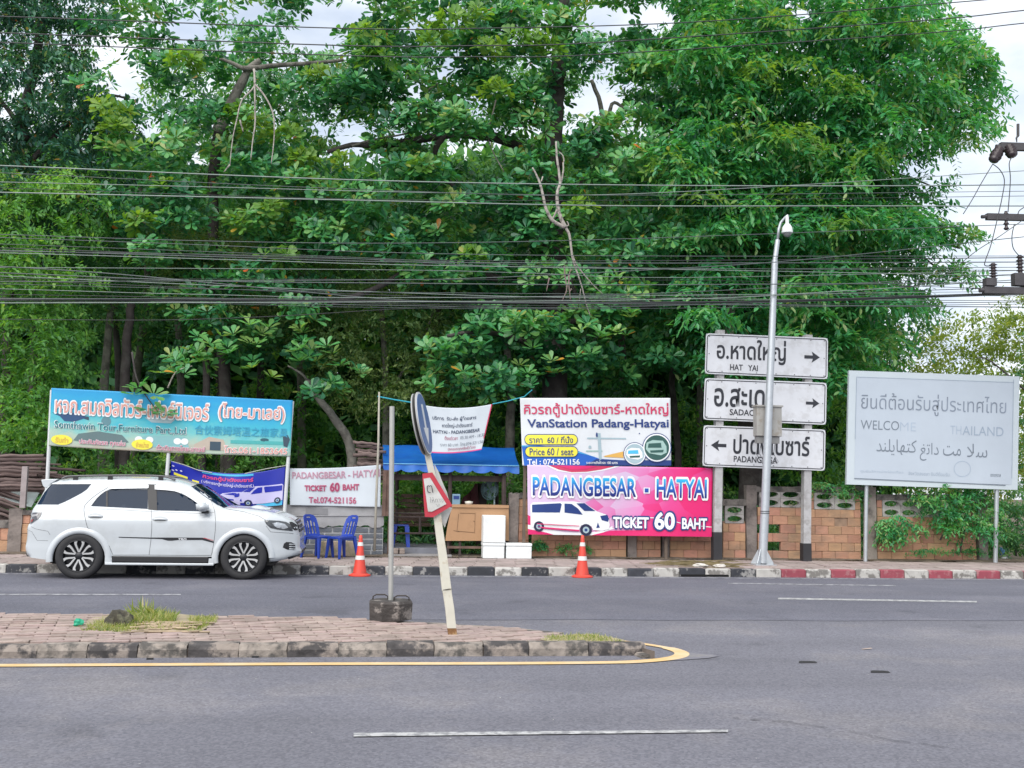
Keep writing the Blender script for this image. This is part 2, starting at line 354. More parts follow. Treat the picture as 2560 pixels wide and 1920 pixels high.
MB().box((-300, -60, -0.5), (300, 600, -0.012)).build('ground', m_soil, kind='structure')
g = MB(); g.box((-150, -40, -0.3), (150, YK, 0.0)); g.build('road', m_as1, kind='structure')
# the newer strip of the far lanes; its near edge wanders a little
e = MB(); xs = np.linspace(-40, 60, 90); yl = [13.05 + 0.05*math.sin(x*0.7) + 0.03*math.sin(x*2.9) for x in xs]
for i in range(len(xs)-1): e.add([(xs[i], yl[i], .004), (xs[i+1], yl[i+1], .004), (xs[i+1], YK, .004), (xs[i], YK, .004)], [(0,1,2,3)])
e.build('road_resurfaced_lane', m_as2, kind='structure')
m_line = mat('road_paint_white', (0.40, 0.40, 0.40), 0.7, 0.15, 8, dirt=(0.20, 0.20, 0.21), dirt_amt=0.95, dirt_scale=11, dirt_lo=0.46, dirt_hi=0.56)
m_linew = mat('road_paint_worn', (0.34, 0.34, 0.36), 0.8, 0.15, 8, dirt=(0.13, 0.13, 0.15), dirt_amt=1, dirt_scale=7, dirt_lo=0.46, dirt_hi=0.58)
m_yel = mat('road_paint_yellow', (0.60, 0.40, 0.18), 0.7, 0.10, 5, dirt=(0.62, 0.5, 0.34), dirt_amt=0.7, dirt_scale=2.2, dirt_lo=0.42)
def marking(name, quads, m, z=0.008):
    b = MB()
    for q in quads:
        P = [G(x, y, z) for x, y in q]; b.add(P, [(0,1,2,3)])
    o = b.build(name, m, kind='structure'); return o
marking('road_marking_dash', [[(884,1841),(1820,1830),(1820,1824),(884,1832)]], m_line)
marking('road_marking_dash', [[(-300,1487),(452,1487.4),(452,1485),(-300,1484)]], m_linew)
marking('road_marking_dash', [[(1945,1498),(2442,1506),(2442,1502.5),(1945,1494)]], m_line)
marking('road_marking_dash', [[(1820,1459),(2240,1465),(2240,1463),(1820,1457)]], m_linew)
b = MB(); b.box((-14, YK-0.30, .008), (60, YK-0.22, .009)); b.build('road_edge_line', m_linew, kind='structure')
# yellow line round the island nose
yp = [(-400,1664,13),(0,1663,13),(400,1661,13),(860,1659,12),(1250,1658,12),(1500,1656,12),(1600,1653,14),(1680,1645,18),(1705,1634,24),(1680,1622,16),(1620,1611,10),(1550,1602,6),(1480,1597,4)]
def smooth(pts, k=6):
    pts = [np.array(p, float) for p in pts]; o = []
    for i in range(len(pts)-1):
        p0, p1, p2, p3 = pts[max(i-1,0)], pts[i], pts[i+1], pts[min(i+2,len(pts)-1)]
        for j in range(k):
            t = j/k; o.append(0.5*((2*p1)+(-p0+p2)*t+(2*p0-5*p1+4*p2-p3)*t*t+(-p0+3*p1-3*p2+p3)*t**3))
    o.append(pts[-1]); return o
ys = smooth(yp, 6); b = MB(); pr = []
c3 = [G(p[0], p[1], .008) for p in ys]
for i, p in enumerate(ys):
    d = (c3[min(i+1, len(c3)-1)] - c3[max(i-1, 0)]).normalized(); n_ = Vector((-d.y, d.x, 0))
    wd = 0.07 if p[0] < 1560 and p[1] > 1640 else (0.075 if p[1] > 1620 else 0.05 if p[0] > 1560 else 0.035)
    pr += [c3[i] + n_*wd, c3[i] - n_*wd]
b.add(pr, [(2*i, 2*i+1, 2*i+3, 2*i+2) for i in range(len(c3)-1)]); b.build('road_marking_yellow', m_yel, kind='structure')
m_crack = flat('crack_dark', (0.05, 0.05, 0.055), 0.95)
b = MB()
crk = [(1790,1787),(1850,1795),(1960,1803),(2070,1818),(2120,1824),(2230,1850),(2330,1862),(2400,1873),(2480,1892),(2560,1908),(2640,1922)]
P = [G(*p, .0085) for p in crk]; P2 = []
for a, c in zip(P[:-1], P[1:]):
    for t in (0, .25, .5, .75): P2.append(a.lerp(c, t) + Vector((random.uniform(-.012,.012), random.uniform(-.02,.02), 0)))
for i in range(len(P2)-1):
    if random.random() < 0.25: continue
    a, c = P2[i], P2[i+1]; w0 = random.uniform(.003, .009); b.add([a+Vector((0,w0,0)), a-Vector((0,w0,0)), c-Vector((0,.005,0)), c+Vector((0,.005,0))], [(0,1,2,3)])
b.build('road_crack', m_crack, kind='structure')
b = MB()   # a patch of old concrete past the nose
b.add([G(x, y, .006) for x, y in [(1640,1652),(1700,1650),(1770,1645),(1798,1640),(1780,1635),(1720,1632),(1660,1640)]], [tuple(range(7))])
b.build('road_patch', mat('patch', (0.20,0.192,0.192), 0.9, 0.2, 5, dirt=(0.155,0.152,0.175), dirt_amt=1, dirt_scale=4, dirt_lo=.42, dirt_hi=.5), kind='structure')
# far pavement
m_pav = mat('pavement_base', (0.16, 0.13, 0.115), 0.95, 0.2, 3)
MB().box((-60, YK+0.14, -0.2), (80, YW+0.6, ZP-0.02)).build('pavement', m_pav, kind='structure')
m_paver = mat('paver', (0.315, 0.255, 0.24), 0.9, 0.14, 7, bump=0.4, rnd=0.12, hue=0.01, dirt=(0.17, 0.145, 0.13), dirt_amt=0.6, dirt_scale=1.3, world=True)
pave = bpy.data.objects['pavement']
um = unit_box('paver', m_paver, 0.03); pw, pd = 0.40, 0.40; rest = MB(); cand = []
yy = YK + 0.15; j = 0
while yy + pd < YW - 0.15:
    for i in range(int(-9/pw), int(17/pw)): cand.append((i*pw + (j % 2)*0.5*pw*0 + 0.06*j, yy))
    yy += pd; j += 1
cand.sort(key=lambda p: abs(p[0]-3.0)*0.2 + p[1])
for k, (x, y) in enumerate(cand):
    dz = random.uniform(-.006, .006)
    if k < 300: shared('paver', um, pave, (x+pw/2, y+pd/2, ZP-0.02+dz), (pw-0.014, pd-0.014, 0.04), (random.uniform(-.01,.01), random.uniform(-.01,.01), random.uniform(-.01,.01)))
    else: rest.box((x+.007, y+.007, ZP-.04), (x+pw-.007, y+pd-.007, ZP+dz), r=random.random())
xx = 17
while xx < 40:
    for q in range(j): rest.box((xx+.007, YK+.15+q*pd+.007, ZP-.04), (xx+pw-.007, YK+.15+(q+1)*pd-.007, ZP), r=random.random())
    xx += pw
xx = -9 - pw
while xx > -20:
    for q in range(j): rest.box((xx+.007, YK+.15+q*pd+.007, ZP-.04), (xx+pw-.007, YK+.15+(q+1)*pd-.007, ZP), r=random.random())
    xx -= pw
rest.build('remaining_pavers', m_paver, pave, kind='stuff')
# soil strip and grit at the foot of the walls
b = MB(); xs = np.linspace(-14, 24, 220)
for x0, x1 in zip(xs[:-1], xs[1:]):
    f = lambda x: YW - 0.18 - 0.16*abs(math.sin(x*1.7)) - 0.1*math.sin(x*5.1)
    b.add([(x0, f(x0), ZP+.006), (x1, f(x1), ZP+.006), (x1, YW+.2, ZP+.05), (x0, YW+.2, ZP+.05)], [(0,1,2,3)])
b.build('soil_strip', mat('soil_strip', (0.12,0.095,0.07), 0.95, 0.4, 6, bump=0.8, bscale=30, dirt=(0.22,0.18,0.15), dirt_amt=.7, dirt_scale=5), kind='structure')
# kerb stones
m_kb = mat('kerb_black', (0.028, 0.030, 0.038), 0.7, 0.3, 9, dirt=(0.30, 0.29, 0.28), dirt_amt=0.8, dirt_scale=5, dirt_lo=.54, dirt_hi=.60, rnd=.3, world=True)
m_kw = mat('kerb_white', (0.43, 0.415, 0.39), 0.75, 0.12, 9, dirt=(0.12, 0.11, 0.10), dirt_amt=0.85, dirt_scale=5.5, dirt_lo=.49, dirt_hi=.57, rnd=.1, world=True)
m_kr = mat('kerb_red', (0.25, 0.05, 0.07), 0.7, 0.12, 9, dirt=(0.36, 0.2, 0.2), dirt_amt=0.6, dirt_scale=6, dirt_lo=.52, dirt_hi=.62, rnd=.1, world=True)
m_kbo = mat('kerb_black_old', (0.055, 0.050, 0.05), 0.9, 0.5, 9, dirt=(0.26, 0.22, 0.19), dirt_amt=0.85, dirt_scale=4.5, dirt_lo=.48, dirt_hi=.58, bump=.8, bscale=18, world=True)
m_kwo = mat('kerb_grey_old', (0.225, 0.195, 0.17), 0.9, 0.4, 8, dirt=(0.05, 0.048, 0.045), dirt_amt=0.85, dirt_scale=6, dirt_lo=.47, dirt_hi=.58, bump=.8, bscale=18, world=True)
kerb = empty('kerb', (2, YK, 0)); kerb['kind'] = 'structure'
edges = [(-40,1), (20/2.765-140, 1), (20/2.765-70,0)]
X = lambda px, y=None: RP(px, 1430, YK if y is None else y).x
x0 = X(-63); L0 = 0.5085; kms = {}
for nm, mm in (('b', m_kb), ('w', m_kw), ('r', m_kr)): kms[nm] = unit_box('kerb_stone', mm, 0.07)
redx = X(1966)
n0 = -12
for k in range(n0, 46):
    x = x0 + k*L0
    col = 'b' if k % 2 == 1 else 'w'
    if x > redx - 0.2 and col == 'b': col = 'r'
    h = ZP + 0.004 + random.uniform(-.008, .008)
    shared('kerb_stone', kms[col], kerb, (x+L0/2, YK+0.075, h/2 - .03), (L0-0.012, 0.15, h+.06), (0, random.uniform(-.006,.006), random.uniform(-.006,.006)))
# drain slot in the kerb: a black block stands in for its shaded inside
MB().box((X(1702), YK-0.004, 0.01), (X(1822), YK+0.02, 0.05)).build('drain_opening', flat('slot_shade_black', (0.005,0.005,0.005), 1), kerb)
# ------------------------------------------------------------------ the island in the middle of the road
isl = empty('traffic_island', (-1, 11.3, 0)); isl['kind'] = 'structure'
bk = [G(x, y, ZI) for x, y in [(-420,1524),(0,1529),(420,1534),(860,1543),(1120,1556),(1290,1567),(1400,1578),(1500,1592),(1580,1602)]]
YN = YM + 0.02; NT = G(1628, 1622, ZI)
fr = [Vector((-6, YN, ZI)), Vector((G(1560, 1620, ZI).x, YN, ZI))]
outl = [(p.x, p.y) for p in bk] + [(NT.x, NT.y + .18), (NT.x + .05, NT.y+.05), (NT.x-.04, YN+.06), (fr[1].x, YN)] + [(-6, YN)]
b = MB(); b.plate(outl, None, lambda u, v, w: (u, v, ZI - .03 - w), 0.2); b.build('island_base', mat('island_base', (0.13,0.105,0.09), .95, .3, 5), isl)
m_ipav = mat('island_paver', (0.325, 0.25, 0.225), 0.9, 0.18, 9, bump=0.5, rnd=0.12, hue=0.012, dirt=(0.21, 0.17, 0.145), dirt_amt=0.75, dirt_scale=1.6, world=True)
um2 = unit_box('paver', m_ipav, 0.05)
inner = np.array(outl); pv = []
ang = math.radians(12); ca, sa = math.cos(ang), math.sin(ang); bw, bd = 0.30, 0.10
for r_ in range(-60, 60):
    for q in range(-40, 40):
        lx = q*bw + (r_ % 2)*bw/2; ly = r_*bd
        if (r_ // 3 + q) % 2 == 0 and True:
            pass
        x, y = -1 + ca*lx - sa*ly, 11.3 + sa*lx + ca*ly
        pv.append((x, y))
pv = np.array(pv); lim = inpoly(pv, inner) & (segdist(pv, inner) > 0.10) & (pv[:,1] > YN + 0.2) & (pv[:,0] > -5.6); pv = pv[lim]
patch = [G(x, y, ZI) for x, y in [(178,1570),(230,1545),(300,1530),(420,1532),(548,1545),(530,1562),(500,1580),(330,1580),(230,1572)]]; patch = [(p.x, p.y) for p in patch]
patch2 = [G(x, y, ZI) for x, y in [(1350,1600),(1360,1590),(1480,1585),(1560,1600),(1560,1606),(1400,1608)]]; patch2 = [(p.x, p.y) for p in patch2]
pv = pv[~inpoly(pv, patch) & ~inpoly(pv, patch2)]
order = sorted(range(len(pv)), key=lambda i: pv[i][1] + 0.12*abs(pv[i][0]))
rest = MB()
for k, i in enumerate(order):
    x, y = pv[i]; a = ang + random.uniform(-.03,.03); dz = random.uniform(-.008, .008) + 0.012*math.sin(x*2.1)*math.sin(y*3)
    if k < 300: shared('paver', um2, isl, (x, y, ZI-.02+dz), (bw-.014, bd-.010, .05), (random.uniform(-.03,.03), random.uniform(-.03,.03), a))
    else:
        c_, s_ = math.cos(a), math.sin(a); hx, hy = (bw-.014)/2, (bd-.010)/2; P = [(x+c_*u-s_*v, y+s_*u+c_*v) for u, v in ((-hx,-hy),(hx,-hy),(hx,hy),(-hx,hy))]
        t1 = random.uniform(-.004,.004)
        rest.hexa([(p[0],p[1],ZI-.06) for p in P] + [(p[0],p[1],ZI+.005+dz+(t1 if i_<2 else -t1)) for i_, p in enumerate(P)], r=random.random())
rest.build('remaining_pavers', m_ipav, isl, kind='stuff')
# island kerb stones: front row, then a few round the nose and along the back
ikm = {'b': MB(), 'w': MB()}
def rough_stone(m, seed):
    b = bmesh.new(); bmesh.ops.create_cube(b, size=1.0); bmesh.ops.subdivide_edges(b, edges=b.edges[:], cuts=2, use_grid_fill=True); r = random.Random(seed)
    for v in b.verts:
        if v.co.z > .3 and v.co.y < -.3: v.co.y += r.uniform(.05, .22); v.co.z -= r.uniform(0, .12)
        v.co.x += r.uniform(-.01,.01); v.co.z += r.uniform(-.04,.02) if v.co.z > .3 else 0; v.co.y += r.uniform(-.03,.03)
    me = bpy.data.meshes.new('kerb_stone'); b.to_mesh(me); b.free(); me.materials.append(m); return me
sb = [rough_stone(m_kbo, s) for s in (1,2,3)]; sw = [rough_stone(m_kwo, s) for s in (4,5,6)]
xi = G(846-124*2*20, 1642).x; bounds = [G(px, 1642).x for px in (-152,-28,98,222,346,470,597,718,845,967,1085,1209,1324,1474,1620)]
for k, (a, c) in enumerate(zip(bounds[:-1], bounds[1:])):
    me = (sb if k % 2 == 1 else sw)[k % 3]; h = ZI+.01 + random.uniform(-.01,.012)
    shared('kerb_stone', me, isl, ((a+c)/2, YM+0.08, h/2-.02), (c-a-.008, 0.17, h+.04), (0, 0, random.uniform(-.01,.01)))
xa = bounds[0]
while xa > -6: shared('kerb_stone', random.choice(sb+sw), isl, (xa-.25, YM+.08, ZI/2-.02), (.49,.17,ZI+.04)); xa -= .5
back = [(p.x, p.y) for p in bk[2:]] + [(NT.x, NT.y+.16), (NT.x-.02, YM+.12)]
for a, c in zip(back[:-1], back[1:]):
    n_ = max(1, round(math.hypot(c[0]-a[0], c[1]-a[1])/0.5))
    for i in range(n_):
        p = (a[0]+(c[0]-a[0])*(i+.5)/n_, a[1]+(c[1]-a[1])*(i+.5)/n_); L_ = math.hypot(c[0]-a[0], c[1]-a[1])/n_
        hh = ZI if p[0] < 2.0 else ZI*.45
        shared('kerb_stone', sw[i % 3], isl, (p[0], p[1]-.05, hh/2-.022), (L_-.01, .13, hh+.02), (0, 0, math.atan2(c[1]-a[1], c[0]-a[0])))
# ------------------------------------------------------------------ brick wall with ventilation blocks
m_br = mat('terracotta_block', (0.42, 0.235, 0.15), 0.9, 0.14, 5, rnd=0.16, hue=0.016, dirt=(0.20, 0.15, 0.11), dirt_amt=0.6, dirt_scale=1.9, bump=.5, sc3=(.8,1,1.5), dirt_lo=.47, dirt_hi=.66, world=True)
m_mort = mat('mortar', (0.27, 0.185, 0.13), 0.95, 0.25, 8)
m_vent = mat('vent_block', (0.36, 0.345, 0.335), 0.9, 0.2, 6, rnd=.1, dirt=(0.08, 0.075, 0.07), dirt_amt=0.8, dirt_scale=2.5, bump=.3, world=True)
m_mould = mat('mouldy_concrete', (0.15, 0.135, 0.125), 0.95, 0.4, 5, dirt=(0.035, 0.035, 0.035), dirt_amt=0.8, dirt_scale=3.5, bump=.6)
m_pil = mat('pilaster_concrete', (0.21, 0.18, 0.165), 0.95, 0.3, 5, dirt=(0.05, 0.045, 0.045), dirt_amt=0.75, dirt_scale=2.5, bump=.5, dirt_lo=.47)
ubr = unit_box('brick', m_br, 0.04)
def vent_mesh():
    b = MB(); N = 14
    # block .36 x .17 with a lens-shaped hole
    lens = [(0.160*math.cos(t), 0.052*math.sin(t)*(1-0.15*abs(math.cos(t)))) for t in [2*math.pi*i/N for i in range(N)]]
    lens = [(x, (0.060*(1-(abs(x)/0.175)**2.4)+.004)*(1 if y > 0 else -1) if abs(x) < .159 else 0) for x, y in lens]
    b.plate([(-.197,-.09),(.197,-.09),(.197,.09),(-.197,.09)], [lens], lambda u, v, w: (u, w, v), 0.09)
    rim = [(x*1.09, y*1.22) for x, y in lens]
    b.plate(rim, [lens], lambda u, v, w: (u, -.008+w, v), 0.01)
    me = bpy.data.meshes.new('vent_block'); me.from_pydata(b.v, [], b.f); me.materials.append(m_vent); return me
VENT = vent_mesh()
wall = empty('brick_wall', (7.5, YW, ZP), 'long terracotta brick wall with openwork vent blocks on top behind the road signs', 'brick wall')
BH = 0.178; BW_ = 0.335
def WX(px, py=1330): return RP(px, py, YW).x
def section(px0, px1, py_top, vents, skip=(), parent=wall, broken=0.0):
    xa, xb = WX(px0), WX(px1); zt = RP((px0+px1)/2, py_top, YW).z
    rows = int((zt - ZP) / BH); bh = (zt - ZP) / max(rows, 1); nb = max(1, round((xb-xa)/BW_)); bw = (xb-xa)/nb
    for r_ in range(rows):
        vent = vents and r_ >= rows - vents
        xs_ = []
        if vent and nb >= 2:
            e_ = 0.13 if nb > 3 else .04
            nv = max(1, round((xb-xa-2*e_)/0.40)); w_ = (xb-xa-2*e_)/nv
            for i in range(nv):
                o = shared('vent_block', VENT, parent, (xa+e_+w_*(i+.5), YW-.012, ZP+bh*(r_+.5)), (w_/0.40, 1, bh/0.184)); 
            if e_ > .1:
                for xc in (xa+e_/2, xb-e_/2): shared('brick', ubr, parent, (xc, YW+.045, ZP+bh*(r_+.5)), (e_-.01, .1, bh-.012))
            continue
        off = 0 if r_ % 2 == 0 else bw/2
        ed = [xa] + [xa + off + bw*i for i in range(0 if off else 1, nb)] + [xb]
        ed = sorted(set(round(v, 4) for v in ed))
        for i in range(len(ed)-1):
            w_ = ed[i+1]-ed[i]
            if (px0, r_, i) in skip or random.random() < broken: continue
            dy = random.uniform(-.006, .010)
            shared('brick', ubr, parent, ((ed[i]+ed[i+1])/2, YW+.045+dy, ZP+bh*(r_+.5)), (w_-.007, .1, bh-.007), (random.uniform(-.015,.015), random.uniform(-.008,.008), random.uniform(-.02,.02)))
    return xa, xb, zt
def pilaster(px, wpx, top, parent=wall, m=None):
    xc = WX(px); hw = wpx/2/116; zt = RP(px, top, YW).z; b = MB(); n_ = 7
    for i in range(n_):     # a worn post, slightly uneven
        z0, z1 = ZP-.05+(zt-ZP+.05)*i/n_, ZP-.05+(zt-ZP+.05)*(i+1)/n_
    vs = []; 
    rng = random.Random(px)
    for i in range(n_+1):
        z0 = ZP-.05+(zt-ZP+.05)*i/n_; j_ = lambda: rng.uniform(-.008,.008)
        vs += [(xc-hw+j_(), YW-.04+j_(), z0), (xc+hw+j_(), YW-.04+j_(), z0), (xc+hw+j_(), YW+.14, z0), (xc-hw+j_(), YW+.14, z0)]
    fs = [(i*4+a, i*4+(a+1)%4, i*4+4+(a+1)%4, i*4+4+a) for i in range(n_) for a in range(4)] + [(n_*4, n_*4+1, n_*4+2, n_*4+3)]
    b.add(vs, fs); b.build('pilaster', m or m_pil, parent)
def coping(px0, px1, py0, py1, parent=wall, m=None, d=0.03):
    a, c = RP(px0, py1, YW), RP(px1, py1, YW); zt0, zt1 = RP(px0, py0, YW).z, RP(px1, py0, YW).z
    N = 14; rng = random.Random(px0); vs = []
    for i in range(N+1):
        t = i/N; x = a.x + (c.x-a.x)*t; zb = a.z + (c.z-a.z)*t; zt = zt0 + (zt1-zt0)*t + rng.uniform(-.012,.008)
        vs += [(x, YW-d, zb), (x, YW-d+rng.uniform(-.01,.01), zt), (x, YW+.13, zt), (x, YW+.13, zb)]
    fs = [(i*4+a_, i*4+(a_+1)%4, i*4+4+(a_+1)%4, i*4+4+a_) for i in range(N) for a_ in range(4)] + [(0,1,2,3), (N*4,N*4+1,N*4+2,N*4+3)]
    MB().add(vs, fs).build('coping', m or m_mould, parent)
section(1296, 1322, 1246, 0); coping(1272, 1322, 1232, 1246); pilaster(1283, 24, 1235)
section(1330, 1566, 1246, 0); pilaster(1580, 22, 1240); section(1592, 1652, 1246, 0); pilaster(1664, 18, 1240); section(1675, 1778, 1246, 0)
coping(1322, 1778, 1236, 1246)
section(1808, 1864, 1264, 2); coping(1806, 1868, 1248, 1264); pilaster(1878, 27, 1213)
section(1894, 2008, 1225, 2, skip={(1894,3,0),(1894,3,1),(1894,1,1)}); section(2022, 2152, 1232, 2, skip={(2022,4,2)}); coping(1888, 2160, 1216, 1230)
pilaster(2178, 26, 1218, m=mat('pilaster_light', (0.27,0.235,0.21), .95, .2, 5, dirt=(0.04,0.035,0.035), dirt_amt=.85, dirt_scale=1.6, bump=.4, dirt_lo=.5))
section(2193, 2440, 1250, 2); coping(2190, 2450, 1236, 1250); pilaster(2456, 26, 1235)
# dark backing of rubble and mortar behind the pieces, only where the courses stand
b = MB()
for px0, px1, pt in ((1296,1322,1246),(1330,1566,1246),(1592,1652,1246),(1675,1778,1246),(1808,1864,1300),(2022,2130,1272),(2193,2440,1292)):
    a = WX(px0); c = WX(px1); zt = RP((px0+px1)/2, pt, YW).z; b.box((a, YW+.03, ZP-.02), (c, YW+.11, zt-.03))
a, c = WX(1930), WX(2008); b.box((WX(1894), YW+.03, ZP-.02), (WX(2008), YW+.09, ZP+.14)); b.box((WX(1958), YW+.03, ZP+.5), (WX(2008), YW+.09, RP(1960,1272,YW).z-.04))
b.build('mortar', m_mort, wall)
# the wall's other stretch, behind the car
wl = empty('brick_wall', (-7, YW, ZP), 'short pale brick wall with mouldy pillar at the rear of the parked car', 'brick wall')
section(-140, 22, 1318, 0, parent=wl); coping(-140, 22, 1300, 1320, parent=wl, m=m_mould); pilaster(38, 30, 1272, parent=wl); section(54, 130, 1285, 0, parent=wl); 
section(136, 420, 1285, 0, parent=wl); coping(54, 420, 1276, 1287, parent=wl)
b = MB(); b.box((WX(-140), YW+.03, ZP), (WX(22), YW+.11, RP(0,1330,YW).z)); b.box((WX(54), YW+.03, ZP), (WX(420), YW+.11, RP(200,1292,YW).z)); b.build('mortar', m_mort, wl)
# grey concrete-block wall under the white banner
m_cb = mat('grey_block', (0.125, 0.14, 0.165), 0.9, 0.14, 5, rnd=0.14, bump=.35, dirt=(0.22,0.22,0.22), dirt_amt=.4, dirt_scale=3)
m_cm = mat('light_mortar', (0.36, 0.37, 0.38), 0.95, 0.15, 8, bump=.4)
m_cc = mat('cement_render', (0.30, 0.30, 0.31), 0.9, 0.15, 3, bump=.3, dirt=(0.2,0.2,0.2), dirt_amt=.5, dirt_scale=2)
gw = empty('block_wall', (-1.2, YW, ZP), 'grey concrete block wall with pale joints and cement top behind the blue chairs', 'block wall')
xa, xb = WX(560), WX(958); ztop = RP(830, 1318, YW).z; rows = 5; bh = (ztop-ZP)/rows; ucb = unit_box('block', m_cb, 0.04)
MB().box((xa, YW+.02, ZP-.03), (xb, YW+.12, ztop+.01)).build('mortar', m_cm, gw)
for r_ in range(rows):
    x = xa - (r_ % 2)*0.2 - random.uniform(0,.1)
    while x < xb - .06:
        w_ = random.choice((.40,.40,.40,.30,.36)); x1 = min(x+w_, xb); x0_ = max(x, xa)
        if x1-x0_ > .08: shared('block', ucb, gw, ((x0_+x1)/2, YW+.055+random.uniform(-.004,.006), ZP+bh*(r_+.5)+random.uniform(-.004,.004)), (x1-x0_-.03, .1, bh-.03), (0, random.uniform(-.012,.012), 0))
        x = x + w_
coping(558, 960, 1262, 1290, parent=gw, m=m_cc, d=0.05)
b = MB(); N = 40; rng = random.Random(3); vs = []      # ragged lower edge of the render
pa, pb = RP(558,1290,YW), RP(960,1290,YW)
for i in range(N+1):
    t = i/N; x = pa.x+(pb.x-pa.x)*t; z = pa.z+(pb.z-pa.z)*t; vs += [(x, YW-.03, z+.01), (x, YW-.025, RP(560+400*t,1316,YW).z+rng.uniform(-.035,.03))]
b.add(vs, [(2*i, 2*i+1, 2*i+3, 2*i+2) for i in range(N)]); b.build('render_edge', m_cc, gw)
MB().box((RP(765,1272,YW).x, YW-.058, RP(765,1286,YW).z), (RP(820,1272,YW).x, YW-.045, RP(765,1270,YW).z)).build('grey_strip', mat('rend2',(0.2,0.2,0.21),.9), gw)  # thin strip of darker grey on the cement top
# low pinkish stone ledge at the foot
for px0, px1, pt in ((716,752,1352),(800,902,1352)):
    MB().box((WX(px0), YW-.14, ZP-.02), (WX(px1), YW-.03, RP(px0,pt,YW).z)).build('stone_ledge', mat('ledge_stone',(0.34,0.27,0.21),.9,.3,5,dirt=(0.16,0.16,0.08),dirt_amt=.7,dirt_scale=3), gw, bevel=.015)
# ------------------------------------------------------------------ signs and banners
white = mat('vinyl_white', (0.62, 0.65, 0.68), 0.45, 0.05, 2, dirt=(0.5,0.5,0.5), dirt_amt=.3, dirt_scale=2)
m_galv = mat('galvanised', (0.46, 0.49, 0.52), 0.42, 0.12, 5, metal=0.55, dirt=(0.3,0.32,0.34), dirt_amt=.4, dirt_scale=5)
m_conc = mat('post_concrete', (0.38, 0.38, 0.39), 0.9, 0.16, 6, bump=.4, dirt=(0.2,0.19,0.18), dirt_amt=.6, dirt_scale=4)
m_blk = flat('black_paint', (0.022,0.022,0.026), .6, .3)
m_frame = flat('frame_white_steel', (0.55,0.57,0.58), .5)
ink = flat('ink_black', (0.018,0.02,0.028), .5)
def post(e, x0, y0, x1, y1, Y, r, m, name='post', n=10, zb=None, square=False):
    a, c = RP(x0, y0, Y), RP(x1, y1, Y)
    if zb is not None: a.z = zb
    if square:
        b = MB(); b.hexa([(a.x-r, Y-r, a.z), (a.x+r, Y-r, a.z), (a.x+r, Y+r, a.z), (a.x-r, Y+r, a.z), (c.x-r, Y-r, c.z), (c.x+r, Y-r, c.z), (c.x+r, Y+r, c.z), (c.x-r, Y+r, c.z)]); return b.build(name, m, e, bevel=.006)
    return MB().tube([a, c], r, n).build(name, m, e, smooth=True, auto=40)

# --- three direction signs on two concrete posts
m_rs = mat('reflective_white', (0.56, 0.575, 0.61), 0.35, 0.06, 2.5, dirt=(0.42,0.42,0.43), dirt_amt=.5, dirt_scale=3.5)
YS = 21.9
def dirsign(tl, tr, br, bl, texts, arrow, label, nrows=1):
    s = Sheet(tl, tr, br, bl, YS-.12)
    W, H = 305., 102.; R_ = .028
    s.rrect(0, 0, 1, 1, R_, R_*3, m_rs, 1, 'panel'); s.rrect(.010, .03, .990, .970, .024, .07, ink, 2, 'border', (.0165, .05, .9835, .95, .019, .058))
    for t in texts: s.text(t[0], *t[1], ink, 2, t[2])
    u, v, d, k = arrow
    s.poly([(u-d*.055*k, v-.035*k), (u+d*.005*k, v-.035*k), (u+d*-.004*k, v-.12*k), (u+d*.055*k, v), (u-d*.004*k, v+.12*k), (u+d*.005*k, v+.035*k), (u-d*.055*k, v+.035*k)], ink, 2, 'arrow')
    for uu in (.03,.14,.27,.42,.58,.73,.86,.97):
        for vv in (.075,.925): s.ell(uu, vv, .0045, .0135, flat('rivet',(0.12,0.12,0.13),.5), 2, 'rivet')
    for uu in (.03,.97): s.ell(uu, .5, .0045, .0135, flat('rivet',(0,0,0)), 2, 'rivet')
    e = s.finish('direction_sign', label, 'road sign')
    b = MB(); q = [s.at(u, v, .001) for u, v in ((.004,.01),(.996,.01),(.996,.99),(.004,.99))]
    b.hexa([q[3], q[2], q[2]+Vector((0,.03,0)), q[3]+Vector((0,.03,0)), q[0], q[1], q[1]+Vector((0,.03,0)), q[0]+Vector((0,.03,0))]); b.build('backing', m_galv, e)
    return e
dirsign((1765,833),(2070,845),(2069,948),(1762,934), [("อ.หาดใหญ่", (.095,.12,.655,.70), .014), ("HAT   YAI", (.205,.74,.43,.88), .012)], (.872,.48,1,1.15),
        'white direction sign for HAT YAI, topmost of the three, arrow pointing right')
dirsign((1762,945),(2067,957),(2065,1062),(1758,1049), [("อ.สะเดา", (.085,.22,.56,.66), .014), ("SADAO", (.215,.72,.42,.86), .012)], (.888,.50,1,1.0),
        'white direction sign for SADAO, middle of the three, behind the small grey box')
dirsign((1759,1063),(2064,1074),(2062,1177),(1756,1165), [("ปาดังเบซาร์", (.25,.18,.87,.66), .014), ("PADANGBESA", (.255,.72,.61,.87), .012)], (.128,.48,-1,1.15),
        'white direction sign for PADANGBESA, lowest of the three, arrow pointing left')
for (xb, xt, yb, yt, lab) in ((1791,1800,1380,826,'grey concrete sign post with black foot, beside the pink banner'), (2014,2019,1384,838,'grey concrete sign post with black foot, in front of the brick wall')):
    e = empty('sign_post', RP(xb, yb, YS), lab, 'post', 'concrete posts of the direction signs'); e.location.z = ZP
    post(e, xb, yb, xt, yt, YS, .085, m_conc, 'shaft', zb=ZP-.02, square=True)
    a = RP(xb, yb, YS); tt = RP(xb+1.5, 1330 if xb < 1900 else 1358, YS)
    MB().box((a.x-.092, YS-.092, ZP), (a.x+.10, YS+.092, tt.z)).build('painted_foot', m_blk, e)
e.location.z = ZP

